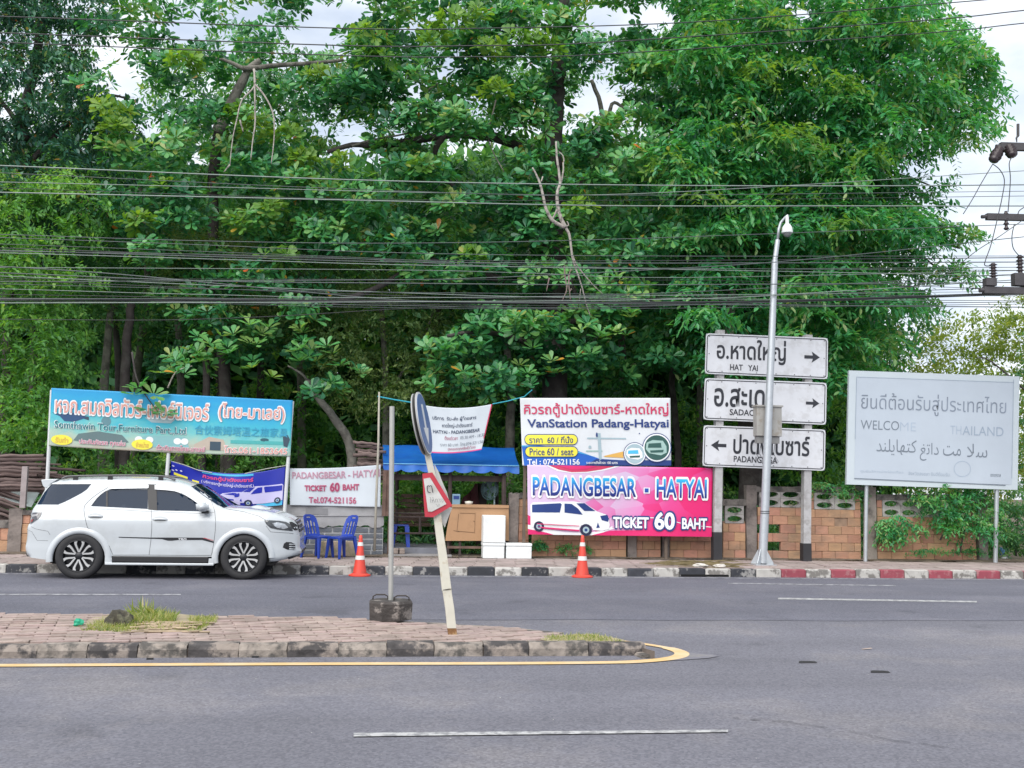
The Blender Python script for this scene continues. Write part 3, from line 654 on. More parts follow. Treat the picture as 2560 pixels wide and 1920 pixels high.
# --- faded welcome board
m_wb = mat('board_pale', (0.47, 0.53, 0.57), 0.4, 0.04, 1.5); m_wi = mat('board_inner', (0.42, 0.475, 0.54), 0.4, 0.04, 1.5)
fd = flat('ink_faded', (0.15,0.18,0.22), .6); fd2 = flat('ink_very_faded', (0.27,0.33,0.41), .6, .1); fd3 = flat('ink_ghost', (0.33,0.40,0.49), .6, .1)
YB = 22.0
s = Sheet((2123,926),(2549,941),(2544,1225),(2116,1211), YB-.10)
s.rect(0,0,1,1,m_wb,1,'panel'); s.rect(.045,.055,.965,.955,m_wi,2,'inner_panel')
for q in ([(.045,.055),(.045,.6)], [(.965,.03),(.965,.9)], [(.045,.055),(.965,.055)]): s.line(q, .0014, .002, fd2, 3, 'trim')
s.line([(.045,.945),(.93,.962)], .001, .004, fd, 3, 'trim')
s.text("ยินดีต้อนรับสู่ประเทศไทย", .075, .185, .925, .375, flat('ink_half_faded', (0.19,0.225,0.28), .6, .3), 3, -.002)
s.text("WELCO", .075, .43, .30, .512, fd, 3, -.006); s.text("ME", .305, .436, .40, .515, fd3, 3, -.02)
s.text("TH", .60, .452, .665, .53, fd3, 3, -.012); s.text("AILAND", .672, .452, .912, .532, fd2, 3, -.004)
s.text("\uFEAA\uFEE8\uFEE0\uFEF3\uFE8E\uFEEC\uFE98\uFEDB", .17, .59, .405, .735, fd, 3, -.006)
s.text("\uFECE\uFE97\uFE8D\uFEA9", .425, .61, .535, .77, fd, 3, -.006); s.text("\uFE96\uFEE3", .56, .63, .665, .72, fd, 3, -.006); s.text("\uFEFC\uFEB3", .70, .605, .82, .725, fd, 3, -.006)
s.ell(.675, .83, .05, .07, fd3, 3, 'emblem', r0=.93)
s.text("ศูนย์บริการนักท่องเที่ยว", .08, .865, .33, .895, fd3, 3, -.01); s.text("จังหวัดสงขลา ยินดีต้อนรับ", .36, .865, .60, .9, fd2, 3, -.01); s.text("เขตเทศบาล", .84, .865, .90, .89, fd, 3, 0)
e = s.finish('welcome_board', 'large pale blue-grey board with faded WELCOME lettering in three scripts', 'billboard')
b = MB(); q = [s.at(u, v, 0) for u, v in ((0,0),(1,0),(1,1),(0,1))]; D = Vector((0,.07,0)); b.hexa([q[3], q[2], q[2]+D, q[3]+D, q[0], q[1], q[1]+D, q[0]+D]); b.build('board_frame', m_wb, e)
post(e, 2163, 1392, 2166, 1205, YB, .045, m_galv, zb=ZP); post(e, 2488, 1400, 2492, 1215, YB-.02, .05, m_galv, zb=ZP)
e.location = (e.location.x, YB, ZP) if False else e.location

# --- van station board and pink banner
YV = 22.0
navy = flat('print_navy', (0.01,0.035,0.17), .45); red = flat('print_red', (0.50,0.03,0.10), .45); yel = flat('print_yellow', (0.75,0.68,0.06), .45); blue = flat('print_blue', (0.012,0.11,0.48), .45)
cyan = flat('print_cyan', (0.06,0.42,0.68), .45); wht = flat('print_white', (0.72,0.74,0.76), .45); ora = flat('print_orange', (0.62,0.36,0.08), .45); grn = flat('print_pale_green', (0.30,0.45,0.42), .45); dgrn = flat('print_dark_green', (0.02,0.08,0.07), .45); lgr = flat('print_light_grey', (0.32,0.43,0.48), .45); mpk = flat('print_magenta', (0.60,0.012,0.13), .45)
def van_side(s, u0, v0, u1, v1, body=None, dark=None, layer=3, name='van_picture'):
    U = lambda a: u0 + a*(u1-u0); V = lambda b: v0 + b*(v1-v0); body = body or wht; dark = dark or navy
    P = lambda l: [(U(a), V(b)) for a, b in l]
    s.poly(P([(0,.1),(.03,.03),(.3,0),(.55,-.02),(.66,.02),(.74,.12),(.84,.28),(.95,.37),(.985,.45),(1,.7),(.99,.82),(.9,.88),(.79,.86),(.77,.75),(.71,.68),(.64,.72),(.61,.86),(.6,.9),(.17,.84),(.15,.70),(.1,.64),(.05,.7),(.04,.8),(0,.78)]), body, layer, name)
    s.poly(P([(.02,.10),(.38,.04),(.395,.08),(.37,.33),(.02,.34)]), dark, layer+1, name)
    s.poly(P([(.43,.05),(.52,.06),(.60,.2),(.66,.39),(.43,.33)]), dark, layer+1, name)
    s.poly(P([(.58,.04),(.68,.03),(.82,.27),(.68,.27)]), dark, layer+1, name)
    s.poly(P([(.88,.42),(.97,.38),(.99,.5),(.98,.6),(.9,.55)]), dark, layer+1, name)
    s.poly(P([(.83,.8),(.85,.62),(.875,.78)]), dark, layer+1, name)
    asp = (u1-u0)/(v1-v0)
    for a, b, r in ((.105,.77,.065),(.70,.86,.075)):
        s.ell(U(a), V(b), r*(u1-u0), r*(u1-u0)*s.asp*1.0, flat('print_tyre',(0.012,0.015,0.05),.5), layer+2, name); s.ell(U(a), V(b), r*.55*(u1-u0), r*.55*(u1-u0)*s.asp, lgr, layer+3, name); s.ell(U(a), V(b), r*.25*(u1-u0), r*.25*(u1-u0)*s.asp, dark, layer+4, name)
s = Sheet((1300,995),(1676,995),(1678,1164),(1306,1164), YV-.03, wr=.014, seed=1); s.asp = 376/168.
s.base(white, .006)
s.poly([(.0,.70),(.12,.70),(.36,.77),(.52,.90),(.68,.92),(.80,.93),(1,.93),(1,1),(.012,1)], blue, 1); s.poly([(0,.70),(.3,.73),(.44,.84),(.55,.905),(.36,.80),(.12,.725),(0,.715)], cyan, 2)
s.poly([(.5,.90),(.66,.92),(1,.92),(1,1),(.42,1)], navy, 2)
s.poly([(.545,.86),(.68,.79),(.68,.885),(.56,.872)], ora, 2)
s.text("คิวรถตู้ปาดังเบซาร์-หาดใหญ่", .025, .075, .985, .285, red, 3, .012); s.text("VanStation Padang-Hatyai", .045, .315, .985, .47, navy, 3, .018)
for v0, t in ((.545,"ราคา  60 / ที่นั่ง"),(.725,"Price 60 / seat")):
    s.rrect(.020, v0-.012, .377, v0+.152, .035, .08, navy, 3); s.rrect(.024, v0, .373, v0+.14, .031, .07, yel, 4); s.text(t, .052, v0+.018, .345, v0+.122, navy, 5, .006)
s.text("Tel : 074-521156", .035, .905, .385, .985, wht, 4, .02); s.text("ระยะทางถึงคิวรถ 100 เมตร", .43, .935, .64, .975, wht, 4, .01)
s.line([(.44,.595),(.70,.60)], .002, .010, lgr, 2, 'map'); s.line([(.52,.52),(.525,.93)], .010, .01, lgr, 2, 'map'); s.line([(.43,.785),(.54,.785)], .002, .010, grn, 2, 'map'); s.ell(.505,.545,.006,.035,navy,3,'map'); s.ell(.457,.725,.010,.022,lgr,3,'map'); s.ell(.79,.525,.004,.009,navy,3,'map')
for (u, v, r, bg_, bd_) in ((.757,.825,.072,lgr,0),(.905,.735,.092,dgrn,1)):
    s.ell(u, v, r*1.06, r*1.06*s.asp, navy, 5+bd_, 'roundel'); s.ell(u, v, r, r*s.asp, wht, 6+bd_, 'roundel'); s.ell(u, v, r*.9, r*.9*s.asp, bg_, 7+bd_, 'roundel')
    q = lambda a, b, k=r: (u+a*k, v+b*k*s.asp)
    s.poly([q(-.75,-.35),(q(-.3,-.55)),q(.45,-.5),q(.7,-.1),q(.72,.35),q(.3,.55),q(-.55,.4),q(-.8,.1)], wht if bd_ == 0 else grn, 8+bd_, 'roundel'); s.poly([q(-.6,-.3),q(.3,-.35),q(.35,0),q(-.65,.0)], cyan if bd_ == 0 else dgrn, 9+bd_, 'roundel'); s.poly([q(-.5,.2),q(.5,.15),q(.45,.33),q(-.45,.36)], dgrn, 9+bd_, 'roundel')
s.finish('van_station_board', 'white VanStation Padang-Hatyai banner board with yellow price pills', 'banner')
for i, px in enumerate((1312, 1668)):
    MB().box((RP(px,1300,YV).x-.03, YV+.08, ZP), (RP(px,1300,YV).x+.03, YV+.14, RP(px,1000,YV).z)).build('banner_post', flat('old_wood',(0.13,0.1,0.08),.9,.3), label='wooden stake behind the %s edge of the van station board' % ('west' if i == 0 else 'east') if False else ('thin wooden stake behind the phone number edge of the van station board' if i == 0 else 'thin wooden stake behind the van station board, next to the round car photos'), cat='post')
def pinkmat():
    m = mat('pink_facets', (0.6, 0.05, 0.25), 0.4, 0.05, 2); n = m.node_tree; l = n.links.new; b = n.nodes['Principled BSDF']
    t = n.nodes.new('ShaderNodeTexCoord'); sp = n.nodes.new('ShaderNodeSeparateXYZ'); l(t.outputs['Generated'], sp.inputs[0])
    v = n.nodes.new('ShaderNodeTexVoronoi'); v.inputs['Scale'].default_value = 5; mp = n.nodes.new('ShaderNodeMapping'); mp.inputs['Scale'].default_value = (1.6, 0, .9); l(t.outputs['Generated'], mp.inputs['Vector']); l(mp.outputs['Vector'], v.inputs['Vector'])
    s1 = n.nodes.new('ShaderNodeSeparateXYZ'); l(v.outputs['Color'], s1.inputs[0])
    a = n.nodes.new('ShaderNodeMath'); a.operation = 'MULTIPLY_ADD'; a.inputs[1].default_value = .42; l(s1.outputs['X'], a.inputs[0]); l(sp.outputs['X'], a.inputs[2])
    c_ = n.nodes.new('ShaderNodeMath'); c_.operation = 'MULTIPLY_ADD'; c_.inputs[1].default_value = -.35; l(sp.outputs['Z'], c_.inputs[0]); l(a.outputs[0], c_.inputs[2])
    r = n.nodes.new('ShaderNodeValToRGB'); e = r.color_ramp.elements; e[0].position = .28; e[0].color = (0.58,0.44,0.62,1); e[1].position = .95; e[1].color = (0.62,0.012,0.14,1); k = e.new(.55); k.color = (0.62,0.20,0.44,1); k = e.new(.72); k.color = (0.62,0.05,0.24,1)
    l(c_.outputs[0], r.inputs['Fac']); l(r.outputs['Color'], b.inputs['Base Color']); return m
def lettergrad():
    m = mat('letter_blue_gradient', (0.01, 0.1, 0.5), 0.4, 0.02, 2); n = m.node_tree; l = n.links.new; b = n.nodes['Principled BSDF']
    t = n.nodes.new('ShaderNodeTexCoord'); sp = n.nodes.new('ShaderNodeSeparateXYZ'); l(t.outputs['Generated'], sp.inputs[0])
    r = n.nodes.new('ShaderNodeValToRGB'); e = r.color_ramp.elements; e[0].position = .1; e[0].color = (0.008,0.015,0.15,1); e[1].position = .98; e[1].color = (0.02,0.42,0.72,1); k = e.new(.5); k.color = (0.008,0.09,0.42,1)
    l(sp.outputs['Z'], r.inputs['Fac']); l(r.outputs['Color'], b.inputs['Base Color']); return m
s = Sheet((1318,1162),(1782,1170),(1779,1342),(1320,1336), YV-.09, wr=.022, seed=2); s.asp = 462/173.
s.base(pinkmat(), .006); lg = lettergrad()
s.poly([(.10,0),(.5,0),(.42,.06),(.33,.10),(.24,.11),(.16,.08)], wht, 1); s.poly([(.115,0),(.47,0),(.40,.05),(.32,.085),(.24,.095),(.17,.06)], red, 2); s.poly([(.16,.0),(.38,.0),(.31,.05),(.24,.06)], mpk, 3)
s.poly([(0,.72),(.015,.74),(.015,.86),(0,.86)], mpk, 1); s.poly([(0,.86),(.05,.90),(.2,.96),(.32,.965),(.42,.93),(.46,.86),(.46,.90),(.38,.99),(.36,1),(0,1)], wht, 1)
s.poly([(0,.92),(.10,.97),(.14,1),(0,1)], mpk, 2); s.poly([(.345,1),(.45,.93),(.9,.9),(1,.86),(1,1)], mpk, 2); s.line([(.44,.92),(.66,.735),(.74,.74),(.86,.83),(1,.86)], .001, .006, wht, 1)
for t, u0, u1, g_ in (("PADANGBESAR", .030, .585, lg), ("HATYAI", .70, .968, lg)):
    s.text(t, u0-.004, .165, u1+.004, .445, wht, 4, .075, 'lettering_outline'); s.text(t, u0, .175, u1, .435, g_, 5, .018, 'lettering')
s.rect(.628,.30,.662,.385, wht, 4); s.rect(.634,.312,.655,.370, lg, 5, 'lettering')
van_side(s, .015, .525, .445, .99)
s.poly([(.05,.885),(.28,.925),(.28,.945),(.09,.915)], mpk, 8, 'van_picture'); s.poly([(.05,.84),(.28,.865),(.28,.875),(.05,.85)], mpk, 8, 'van_picture')
for t, u0, v0, u1, v1 in (("TICKET", .465,.735,.655,.885),("60",.692,.665,.795,.895),("BAHT",.84,.74,.972,.885)):
    s.text(t, u0-.003, v0-.008, u1+.003, v1+.008, navy, 6, .085, 'lettering_outline'); s.text(t, u0, v0, u1, v1, wht, 7, .03, 'lettering_white')
s.finish('pink_banner', 'pink PADANGBESAR - HATYAI banner with white van picture, TICKET 60 BAHT', 'banner')

# --- blue furniture billboard on three steel posts
def seamat():
    m = mat('billboard_sea', (0.02, 0.3, 0.6), 0.5, 0.05, 2); n = m.node_tree; l = n.links.new; b = n.nodes['Principled BSDF']
    t = n.nodes.new('ShaderNodeTexCoord'); sp = n.nodes.new('ShaderNodeSeparateXYZ'); l(t.outputs['Generated'], sp.inputs[0])
    z = n.nodes.new('ShaderNodeTexNoise'); z.inputs['Scale'].default_value = 5; z.inputs['Detail'].default_value = 6; mp = n.nodes.new('ShaderNodeMapping'); mp.inputs['Scale'].default_value = (1.6, 1, .9); l(t.outputs['Generated'], mp.inputs['Vector']); l(mp.outputs['Vector'], z.inputs['Vector'])
    a = n.nodes.new('ShaderNodeMath'); a.operation = 'MULTIPLY_ADD'; a.inputs[1].default_value = .5; l(z.outputs['Fac'], a.inputs[0]); l(sp.outputs['Z'], a.inputs[2])
    c_ = n.nodes.new('ShaderNodeMath'); c_.operation = 'MULTIPLY_ADD'; c_.inputs[1].default_value = .22; l(sp.outputs['X'], c_.inputs[0]); l(a.outputs[0], c_.inputs[2])
    r = n.nodes.new('ShaderNodeValToRGB'); e = r.color_ramp.elements; e[0].position = .20; e[0].color = (0.42,0.36,0.30,1); e[1].position = 1.0; e[1].color = (0.012,0.24,0.52,1)
    for p, c in ((.34,(0.36,0.48,0.40)),(.46,(0.16,0.48,0.48)),(.58,(0.04,0.40,0.52)),(.80,(0.01,0.30,0.58))): k = e.new(p); k.color = (*c,1)
    sc_ = n.nodes.new('ShaderNodeMath'); sc_.operation = 'MULTIPLY'; sc_.inputs[1].default_value = .68; l(c_.outputs[0], sc_.inputs[0])
    l(sc_.outputs[0], r.inputs['Fac']); l(r.outputs['Color'], b.inputs['Base Color']); return m
YF = 22.2
s = Sheet((129,970),(732,1001),(726,1141),(122,1114), YF-.05, sagb=4, wr=.004, seed=3); s.asp = 600/140.
s.base(seamat(), .01)
pk = flat('print_salmon', (0.62,0.30,0.26), .5); tl_ = flat('print_teal', (0.02,0.14,0.18), .5); dk = flat('print_dusk', (0.03,0.06,0.09), .5); prp = flat('print_rose', (0.5,0.12,0.2), .5)
# faint pictures: boats, rocks, bowls, a little house, palms
s.poly([(.005,.42),(.05,.44),(.10,.40),(.155,.47),(.10,.56),(.06,.56),(.04,.48)], flat('print_boat',(0.015,0.06,0.16),.5), 1, 'pictures'); s.poly([(.13,.45),(.16,.46),(.16,.52),(.14,.5)], dk, 1, 'pictures')
s.poly([(.12,.76),(.2,.70),(.30,.74),(.33,.86),(.2,.93),(.1,.88)], flat('print_rock',(0.10,0.16,0.17),.5), 1, 'pictures'); s.ell(.232,.52,.02,.08,flat('print_rock2',(0.10,0.22,0.26),.5),1,'pictures')
s.poly([(.36,.80),(.40,.72),(.56,.72),(.58,.9),(.37,.93)], flat('print_veil',(0.20,0.42,0.44),.5), 1, 'pictures')
for u in (.37,.415,.53,.56): s.ell(u, .80, .016, .055, wht, 2, 'pictures')
s.poly([(.39,.42),(.52,.42),(.50,.5),(.42,.5)], lgr, 1, 'pictures')
s.poly([(.60,.84),(.66,.70),(.72,.74),(.74,.93),(.60,.93)], flat('print_sand',(0.42,0.36,0.30),.5), 1, 'pictures'); s.rect(.665,.78,.71,.93,dk,2,'pictures')
s.ell(.89,.72,.018,.03,flat('print_islet',(0.02,0.09,0.12),.5),1,'pictures'); s.rect(.75,.74,.995,.80,flat('print_shore',(0.06,0.36,0.36),.5),1,'pictures'); s.poly([(.965,.66),(.985,.62),(.995,.7),(.985,.84),(.97,.82)], dk, 2, 'pictures')
for t, u0, v0, u1, v1 in (("หจก.สมถวิลทัวร์-เฟอร์นิเจอร์", .018, .125, .655, .425), ("(ไทย-มาเลย์)", .695, .10, .970, .42)):
    s.text(t, u0, v0, u1, v1, wht, 3, .055, 'lettering_outline'); s.text(t, u0+.002, v0+.01, u1-.002, v1-.01, pk, 4, .008)
s.text("Somthawin Tour,Furniture Part.,Ltd", .018, .555, .565, .70, wht, 3, .018, 'lettering_outline'); s.text("Somthawin Tour,Furniture Part.,Ltd", .020, .56, .563, .695, tl_, 4, 0)
s.text("合伙索姆塔温之旅家具", .60, .50, .985, .665, flat('print_blue_pale',(0.03,0.28,0.45),.5), 4, .0)
for u, t in ((.052,"รับทำ"),(.385,"จำหน่าย")):
    s.ell(u, .885, .044, .088, yel, 3); s.text(t, u-.026, .84, u+.026, .935, ora, 4, .01)
s.text("ประกันภัยรถ ทุกเล่ม", .125, .84, .315, .95, wht, 4, .06, 'lettering_outline'); s.text("ประกันภัยรถ ทุกเล่ม", .125, .84, .315, .95, prp, 5, .01)
s.text("ตั๋วเดินทางไทย-มาเลย์", .445, .87, .645, .965, wht, 4, .05, 'lettering_outline'); s.text("ตั๋วเดินทางไทย-มาเลย์", .445, .87, .645, .965, prp, 5, .01)
s.text("โทร.061-1853645", .725, .84, .985, .965, wht, 4, .06, 'lettering_outline'); s.text("โทร.061-1853645", .725, .84, .985, .965, pk, 5, .012)
e = s.finish('furniture_billboard', 'long turquoise seaside billboard on steel posts above the parked white car', 'billboard')
for xb, xt, yb, yt in ((109,130,1385,975),(403,432,1385,990),(704,731,1385,1003)): post(e, xb, yb, xt, yt, YF, .038, m_frame, zb=ZP)
MB().tube([RP(129,973,YF), RP(731,1004,YF)], .025, 6).build('rail', m_frame, e); MB().tube([RP(124,1110,YF), RP(726,1138,YF)], .025, 6).build('rail', m_frame, e)

# --- sagging dark blue banner
db = mat('vinyl_deep_blue', (0.012, 0.022, 0.34), 0.35, 0.15, 2.5); lil = flat('print_lilac', (0.50,0.48,0.72), .4)
YD = 22.25
s = Sheet((428,1153),(714,1166),(708,1262),(424,1212), YD, sagt=24, sagb=22, wr=.02, seed=5); s.asp = 285/100.
s.base(db, .004, name='sheet')
s.poly([(.27,.03),(.72,.03),(.72,.09),(.27,.10)], cyan, 1); s.poly([(.80,.80),(.99,.62),(.99,1),(.75,1)], cyan, 1)
s.text("คิวรถตู้ปาดังเบซาร์", .28, .14, .72, .30, flat('print_hot_pink',(0.62,0.06,0.22),.4), 3, .03); s.text("( บริการรถตู้หาดใหญ่-ปาดังเบซาร์ )", .27, .33, .73, .47, lil, 3, .02)
s.rect(.03,.40,.15,.50,yel,2); s.rect(.19,.44,.25,.50,yel,2); s.rect(.30,.72,.36,.77,yel,2)
for u, v in ((.02,.16),(.05,.28),(.02,.34),(.09,.25)): s.ell(u, v, .011, .03, lil, 2)
van_side(s, .99, .42, .56, .99, lil, db, 3); s.poly([(.40,.86),(.46,.68),(.55,.60),(.62,.58),(.62,.98),(.44,.98)], lil, 2, 'car_picture'); s.poly([(.47,.70),(.55,.62),(.61,.62),(.6,.70)], db, 3, 'car_picture'); s.rect(.47,.83,.58,.87,db,3,'car_picture')
e = s.finish('blue_banner', 'sagging dark blue banner with lilac vans tied between the billboard posts', 'banner')
b = MB(); rope = flat('rope_pale', (0.45,0.47,0.42), .8)
b.tube([RP(428,1153,YD), RP(460,1162,YD), RP(497,1176,YD), RP(530,1182,YD)], .009, 5); b.build('rope', rope, e); b = MB(); b.tube([RP(612,1184,YD), RP(665,1172,YD), RP(714,1164,YD), RP(722,1148,YD)], .009, 5); b.build('rope', rope, e); b = MB(); b.tube([RP(410,1130,YD), RP(428,1153,YD), RP(412,1185,YD)], .006, 5)
b.build('rope', rope, e)

# --- white cloth banner over the block wall
fab = mat('cloth_white', (0.52, 0.57, 0.62), 0.7, 0.05, 2); mar = flat('print_maroon', (0.34,0.05,0.12), .5); pnk = flat('print_pink_halo', (0.62,0.38,0.47), .5); lav = flat('print_faded_maroon', (0.36,0.20,0.27), .5)
s = Sheet((724,1171),(952,1162),(951,1268),(725,1263), YW-.10, sagt=3, wr=.012, seed=8); s.asp = 2.2
s.base(fab, .004, name='sheet')
def serif_text(body, u0, v0, u1, v1, m, layer, off):     # capitals with slab feet
    s.text(body, u0, v0, u1, v1, m, layer, off)
serif_text("PADANGBESAR - HATYAI", .03, .10, .985, .27, pnk, 2, .03); serif_text("PADANGBESAR - HATYAI", .03, .10, .985, .27, lav, 3, -.004)
for t, u0, v0, u1, v1 in (("TICKET",.165,.46,.40,.60),("60",.445,.40,.545,.61),("BAHT",.585,.44,.76,.58)):
    s.text(t, u0, v0, u1, v1, pnk, 2, .07, 'lettering_outline'); s.text(t, u0, v0, u1, v1, mar, 3, .03)
s.text("Tel.074-521156", .21, .77, .73, .92, pnk, 2, .05, 'lettering_outline'); s.text("Tel.074-521156", .21, .77, .73, .92, mar, 3, .005)
e = s.finish('cloth_banner', 'white cloth banner TICKET 60 BAHT hung over the grey block wall', 'banner')
# pale upright pole in front of it
pe = MB().tube([RP(936,1378,YW-.3), RP(941,1240,YW-.3), RP(946,1110,YW-.3), RP(948,980,YW-.3)], [.028,.026,.024,.02], 8); pe.build('bamboo_pole', mat('bamboo', (0.34,0.32,0.27), .7, .2, 6), smooth=True, label='thin pale bamboo pole standing before the white cloth banner', cat='pole')
# --- small white banner with red sides on a turquoise cord
YP = 22.1
s = Sheet((1028,1006),(1231,1010),(1204,1124),(1060,1130), YP, sagt=12, sagb=6, wr=.012, seed=11); s.asp = 1.6
s.base(fab, .004, name='sheet'); s.poly([(0,0),(.02,.01),(.03,1),(0,1)], red, 1); s.poly([(.985,0),(1,0),(1,.75),(.985,.75)], red, 1); s.rect(0,.975,1,1,flat('print_hot_pink',(0,0,0)),1)
gi = flat('print_greyblue', (0.05,0.07,0.12), .5)
s.text("บริการ  รับ-ส่ง ผู้โดยสาร", .24, .19, .82, .30, gi, 2, .01); s.text("หาดใหญ่-ปาดังเบซาร์", .36, .34, .78, .45, gi, 2, .01); s.text("HATYAI - PADANGBESAR", .22, .50, .90, .57, gi, 2, .02)
s.text("ตั้งแต่เวลา", .38, .62, .58, .71, mar, 2, 0); s.text("05.30 AM - 18.30", .62, .63, .99, .70, gi, 2, -.01); s.text("ราคา 60 บาท  โทร.074-521156", .30, .77, .99, .85, gi, 2, -.01); s.text("(รถออกทุกครึ่งชั่วโมง)", .42, .87, .88, .955, mar, 2, 0)
e = s.finish('cord_banner', 'small white passenger service banner with red sides hung on turquoise cord', 'banner')
cord = flat('cord_turquoise', (0.03,0.33,0.42), .6)
b = MB(); b.tube([RP(944,991,YP), RP(985,999,YP), RP(1028,1006,YP)], .014, 6); b.build('cord', cord, e); b = MB(); b.tube([RP(1231,1010,YP), RP(1268,1003,YP), RP(1310,992,YP), RP(1330,975,YP+.4)], .012, 6); b.build('cord', cord, e)

# ------------------------------------------------------------------ camera pole, box, bare pole, leaning sign
YPL = 20.7
base = RP(1905, 1405, YPL); base.z = ZP
e = empty('camera_pole', base, 'tall grey steel pole with a white dome camera on a bent arm', 'pole')
a, t1, t2 = RP(1906,1408,YPL), RP(1937,652,YPL), RP(1944,600,YPL)
MB().tube([a, RP(1913,1260,YPL), RP(1923,1000,YPL), t1], [.093,.088,.078,.066], 16).build('shaft', m_galv, e, smooth=True, auto=40)
MB().tube([RP(1936.6,655,YPL), t2], .052, 14).build('sleeve', m_galv, e, smooth=True, auto=40)
MB().tube([t2, RP(1947,572,YPL), RP(1952,556,YPL), RP(1963,544,YPL-.05), RP(1971,538,YPL-.1)], .03, 10).build('arm', m_galv, e, smooth=True)
m_cam = mat('camera_white', (0.62,0.65,0.65), .4, .03, 2)
cc = RP(1968, 575, YPL-.12); MB().lathe([(0,.29),(.036,.29),(.036,.14),(.06,.12),(.10,.06),(.115,-.02),(.118,-.06),(.10,-.075),(0,-.075)], cc, 20).build('camera_housing', m_cam, e, smooth=True, auto=50)
MB().lathe([(.085,-.07),(.08,-.11),(.05,-.145),(0,-.158)], cc, 20).build('camera_dome', mat('smoked_dome',(0.16,0.17,0.17),.08,.02,2,spec=.8), e, smooth=True)
MB().lathe([(.0,.02),(.16,.02),(.16,0),(0,0)], (a.x, YPL, ZP), 4).build('base_plate', m_galv, e)
b = MB()
for k in range(4):
    q = math.pi/4 + k*math.pi/2; c_, s_ = math.cos(q), math.sin(q); n_ = Vector((-s_, c_, 0))*.008; p = Vector((a.x, YPL, ZP+.02))
    A = p + Vector((c_*.08, s_*.08, 0)); B = p + Vector((c_*.24, s_*.24, 0)); D = p + Vector((c_*.085, s_*.085, .30)); Ee = p + Vector((c_*.24, s_*.24, .03))
    b.add([A-n_, B-n_, Ee-n_, D-n_, A+n_, B+n_, Ee+n_, D+n_], [(0,1,2,3),(7,6,5,4),(0,4,5,1),(1,5,6,2),(2,6,7,3),(3,7,4,0)])
b.box((a.x-.22, YPL-.22, ZP+.0), (a.x+.22, YPL+.22, ZP+.02)); b.build('gusset', m_galv, e)
b = MB(); 
for yy_ in (1283, 1278): b.lathe([(.093,-.006),(.099,-.006),(.099,.006),(.093,.006)], RP(1912, yy_, YPL), 14)
b.build('band', m_blk, e)
# control box strapped to the back of the pole
YX = YPL+.22; p0, p1 = RP(1888,1090,YX), RP(1950,1017,YX)
ce = empty('control_box', (p0.x+.2, YX, p0.z), 'small weathered grey box strapped behind the camera pole', 'box')
m_bx = mat('box_grey', (0.30,0.295,0.28), .6, .1, 4, dirt=(0.2,0.16,0.12), dirt_amt=.5, dirt_scale=6)
MB().box((p0.x, YX-.1, p0.z), (p1.x, YX+.12, p1.z)).build('cabinet', m_bx, ce, bevel=.008); MB().box((p0.x-.02, YX-.13, p1.z-.015), (p1.x+.02, YX+.14, p1.z+.02)).build('lid', m_bx, ce)
q0, q1 = RP(1891,1108,YX), RP(1946,1092,YX); MB().box((q0.x, YX-.06, q0.z), (q1.x, YX+.1, q1.z)).build('connector_tray', flat('tray_dark',(0.2,0.2,0.2),.7), ce)
b = MB()
for x in (1895, 1903, 1938): b.tube([RP(x,1106,YX), RP(x-4,1135,YX), RP(x+8,1155,YX), RP(1912,1165,YX)], .006, 5)
b.build('cable', m_blk, ce)
# bare pole in its concrete block, on the island
pb = G(976, 1547, ZI); e = empty('bare_pole', (pb.x, pb.y, ZI), 'bare grey pole in an octagonal concrete block on the traffic island', 'pole')
MB().tube([(pb.x, pb.y, ZI+.12), RP(980,1016,pb.y)], .030, 12).build('shaft', mat('pole_dull',(0.36,0.36,0.345),.5,.1,6,metal=.3), e, smooth=True, auto=40)
R8 = .268; b = MB(); oc = [(math.cos(math.pi/8+k*math.pi/4), math.sin(math.pi/8+k*math.pi/4)) for k in range(8)]
vs = [(pb.x+R8*.97*c_, pb.y+R8*.97*s_, ZI) for c_, s_ in oc] + [(pb.x+R8*c_, pb.y+R8*s_, ZI+.19) for c_, s_ in oc] + [(pb.x+R8*.93*c_, pb.y+R8*.93*s_, ZI+.215) for c_, s_ in oc]
b.add(vs, [(k, (k+1)%8, 8+(k+1)%8, 8+k) for k in range(8)] + [(8+k, 8+(k+1)%8, 16+(k+1)%8, 16+k) for k in range(8)] + [tuple(range(16,24))])
b.build('base_block', mat('block_worn', (0.055,0.048,0.045), .95, .4, 7, bump=.9, bscale=25, dirt=(0.26,0.23,0.21), dirt_amt=.75, dirt_scale=6, dirt_lo=.53, dirt_hi=.6), e)
m_rod = mat('iron_rod', (0.06,0.05,0.045), .7, .2, 8, metal=.5)
for sx, y_ in ((-.12,.06),(.12,-.06)):
    c_ = Vector((pb.x+sx, pb.y+y_, ZI+.2)); MB().tube([c_+Vector((-.09,0,-.01)), c_+Vector((-.085,0,.05)), c_+Vector((-.05,0,.07)), c_+Vector((.05,0,.07)), c_+Vector((.085,0,.05)), c_+Vector((.09,0,-.01))], .008, 6).build('handle', m_rod, e, smooth=True)
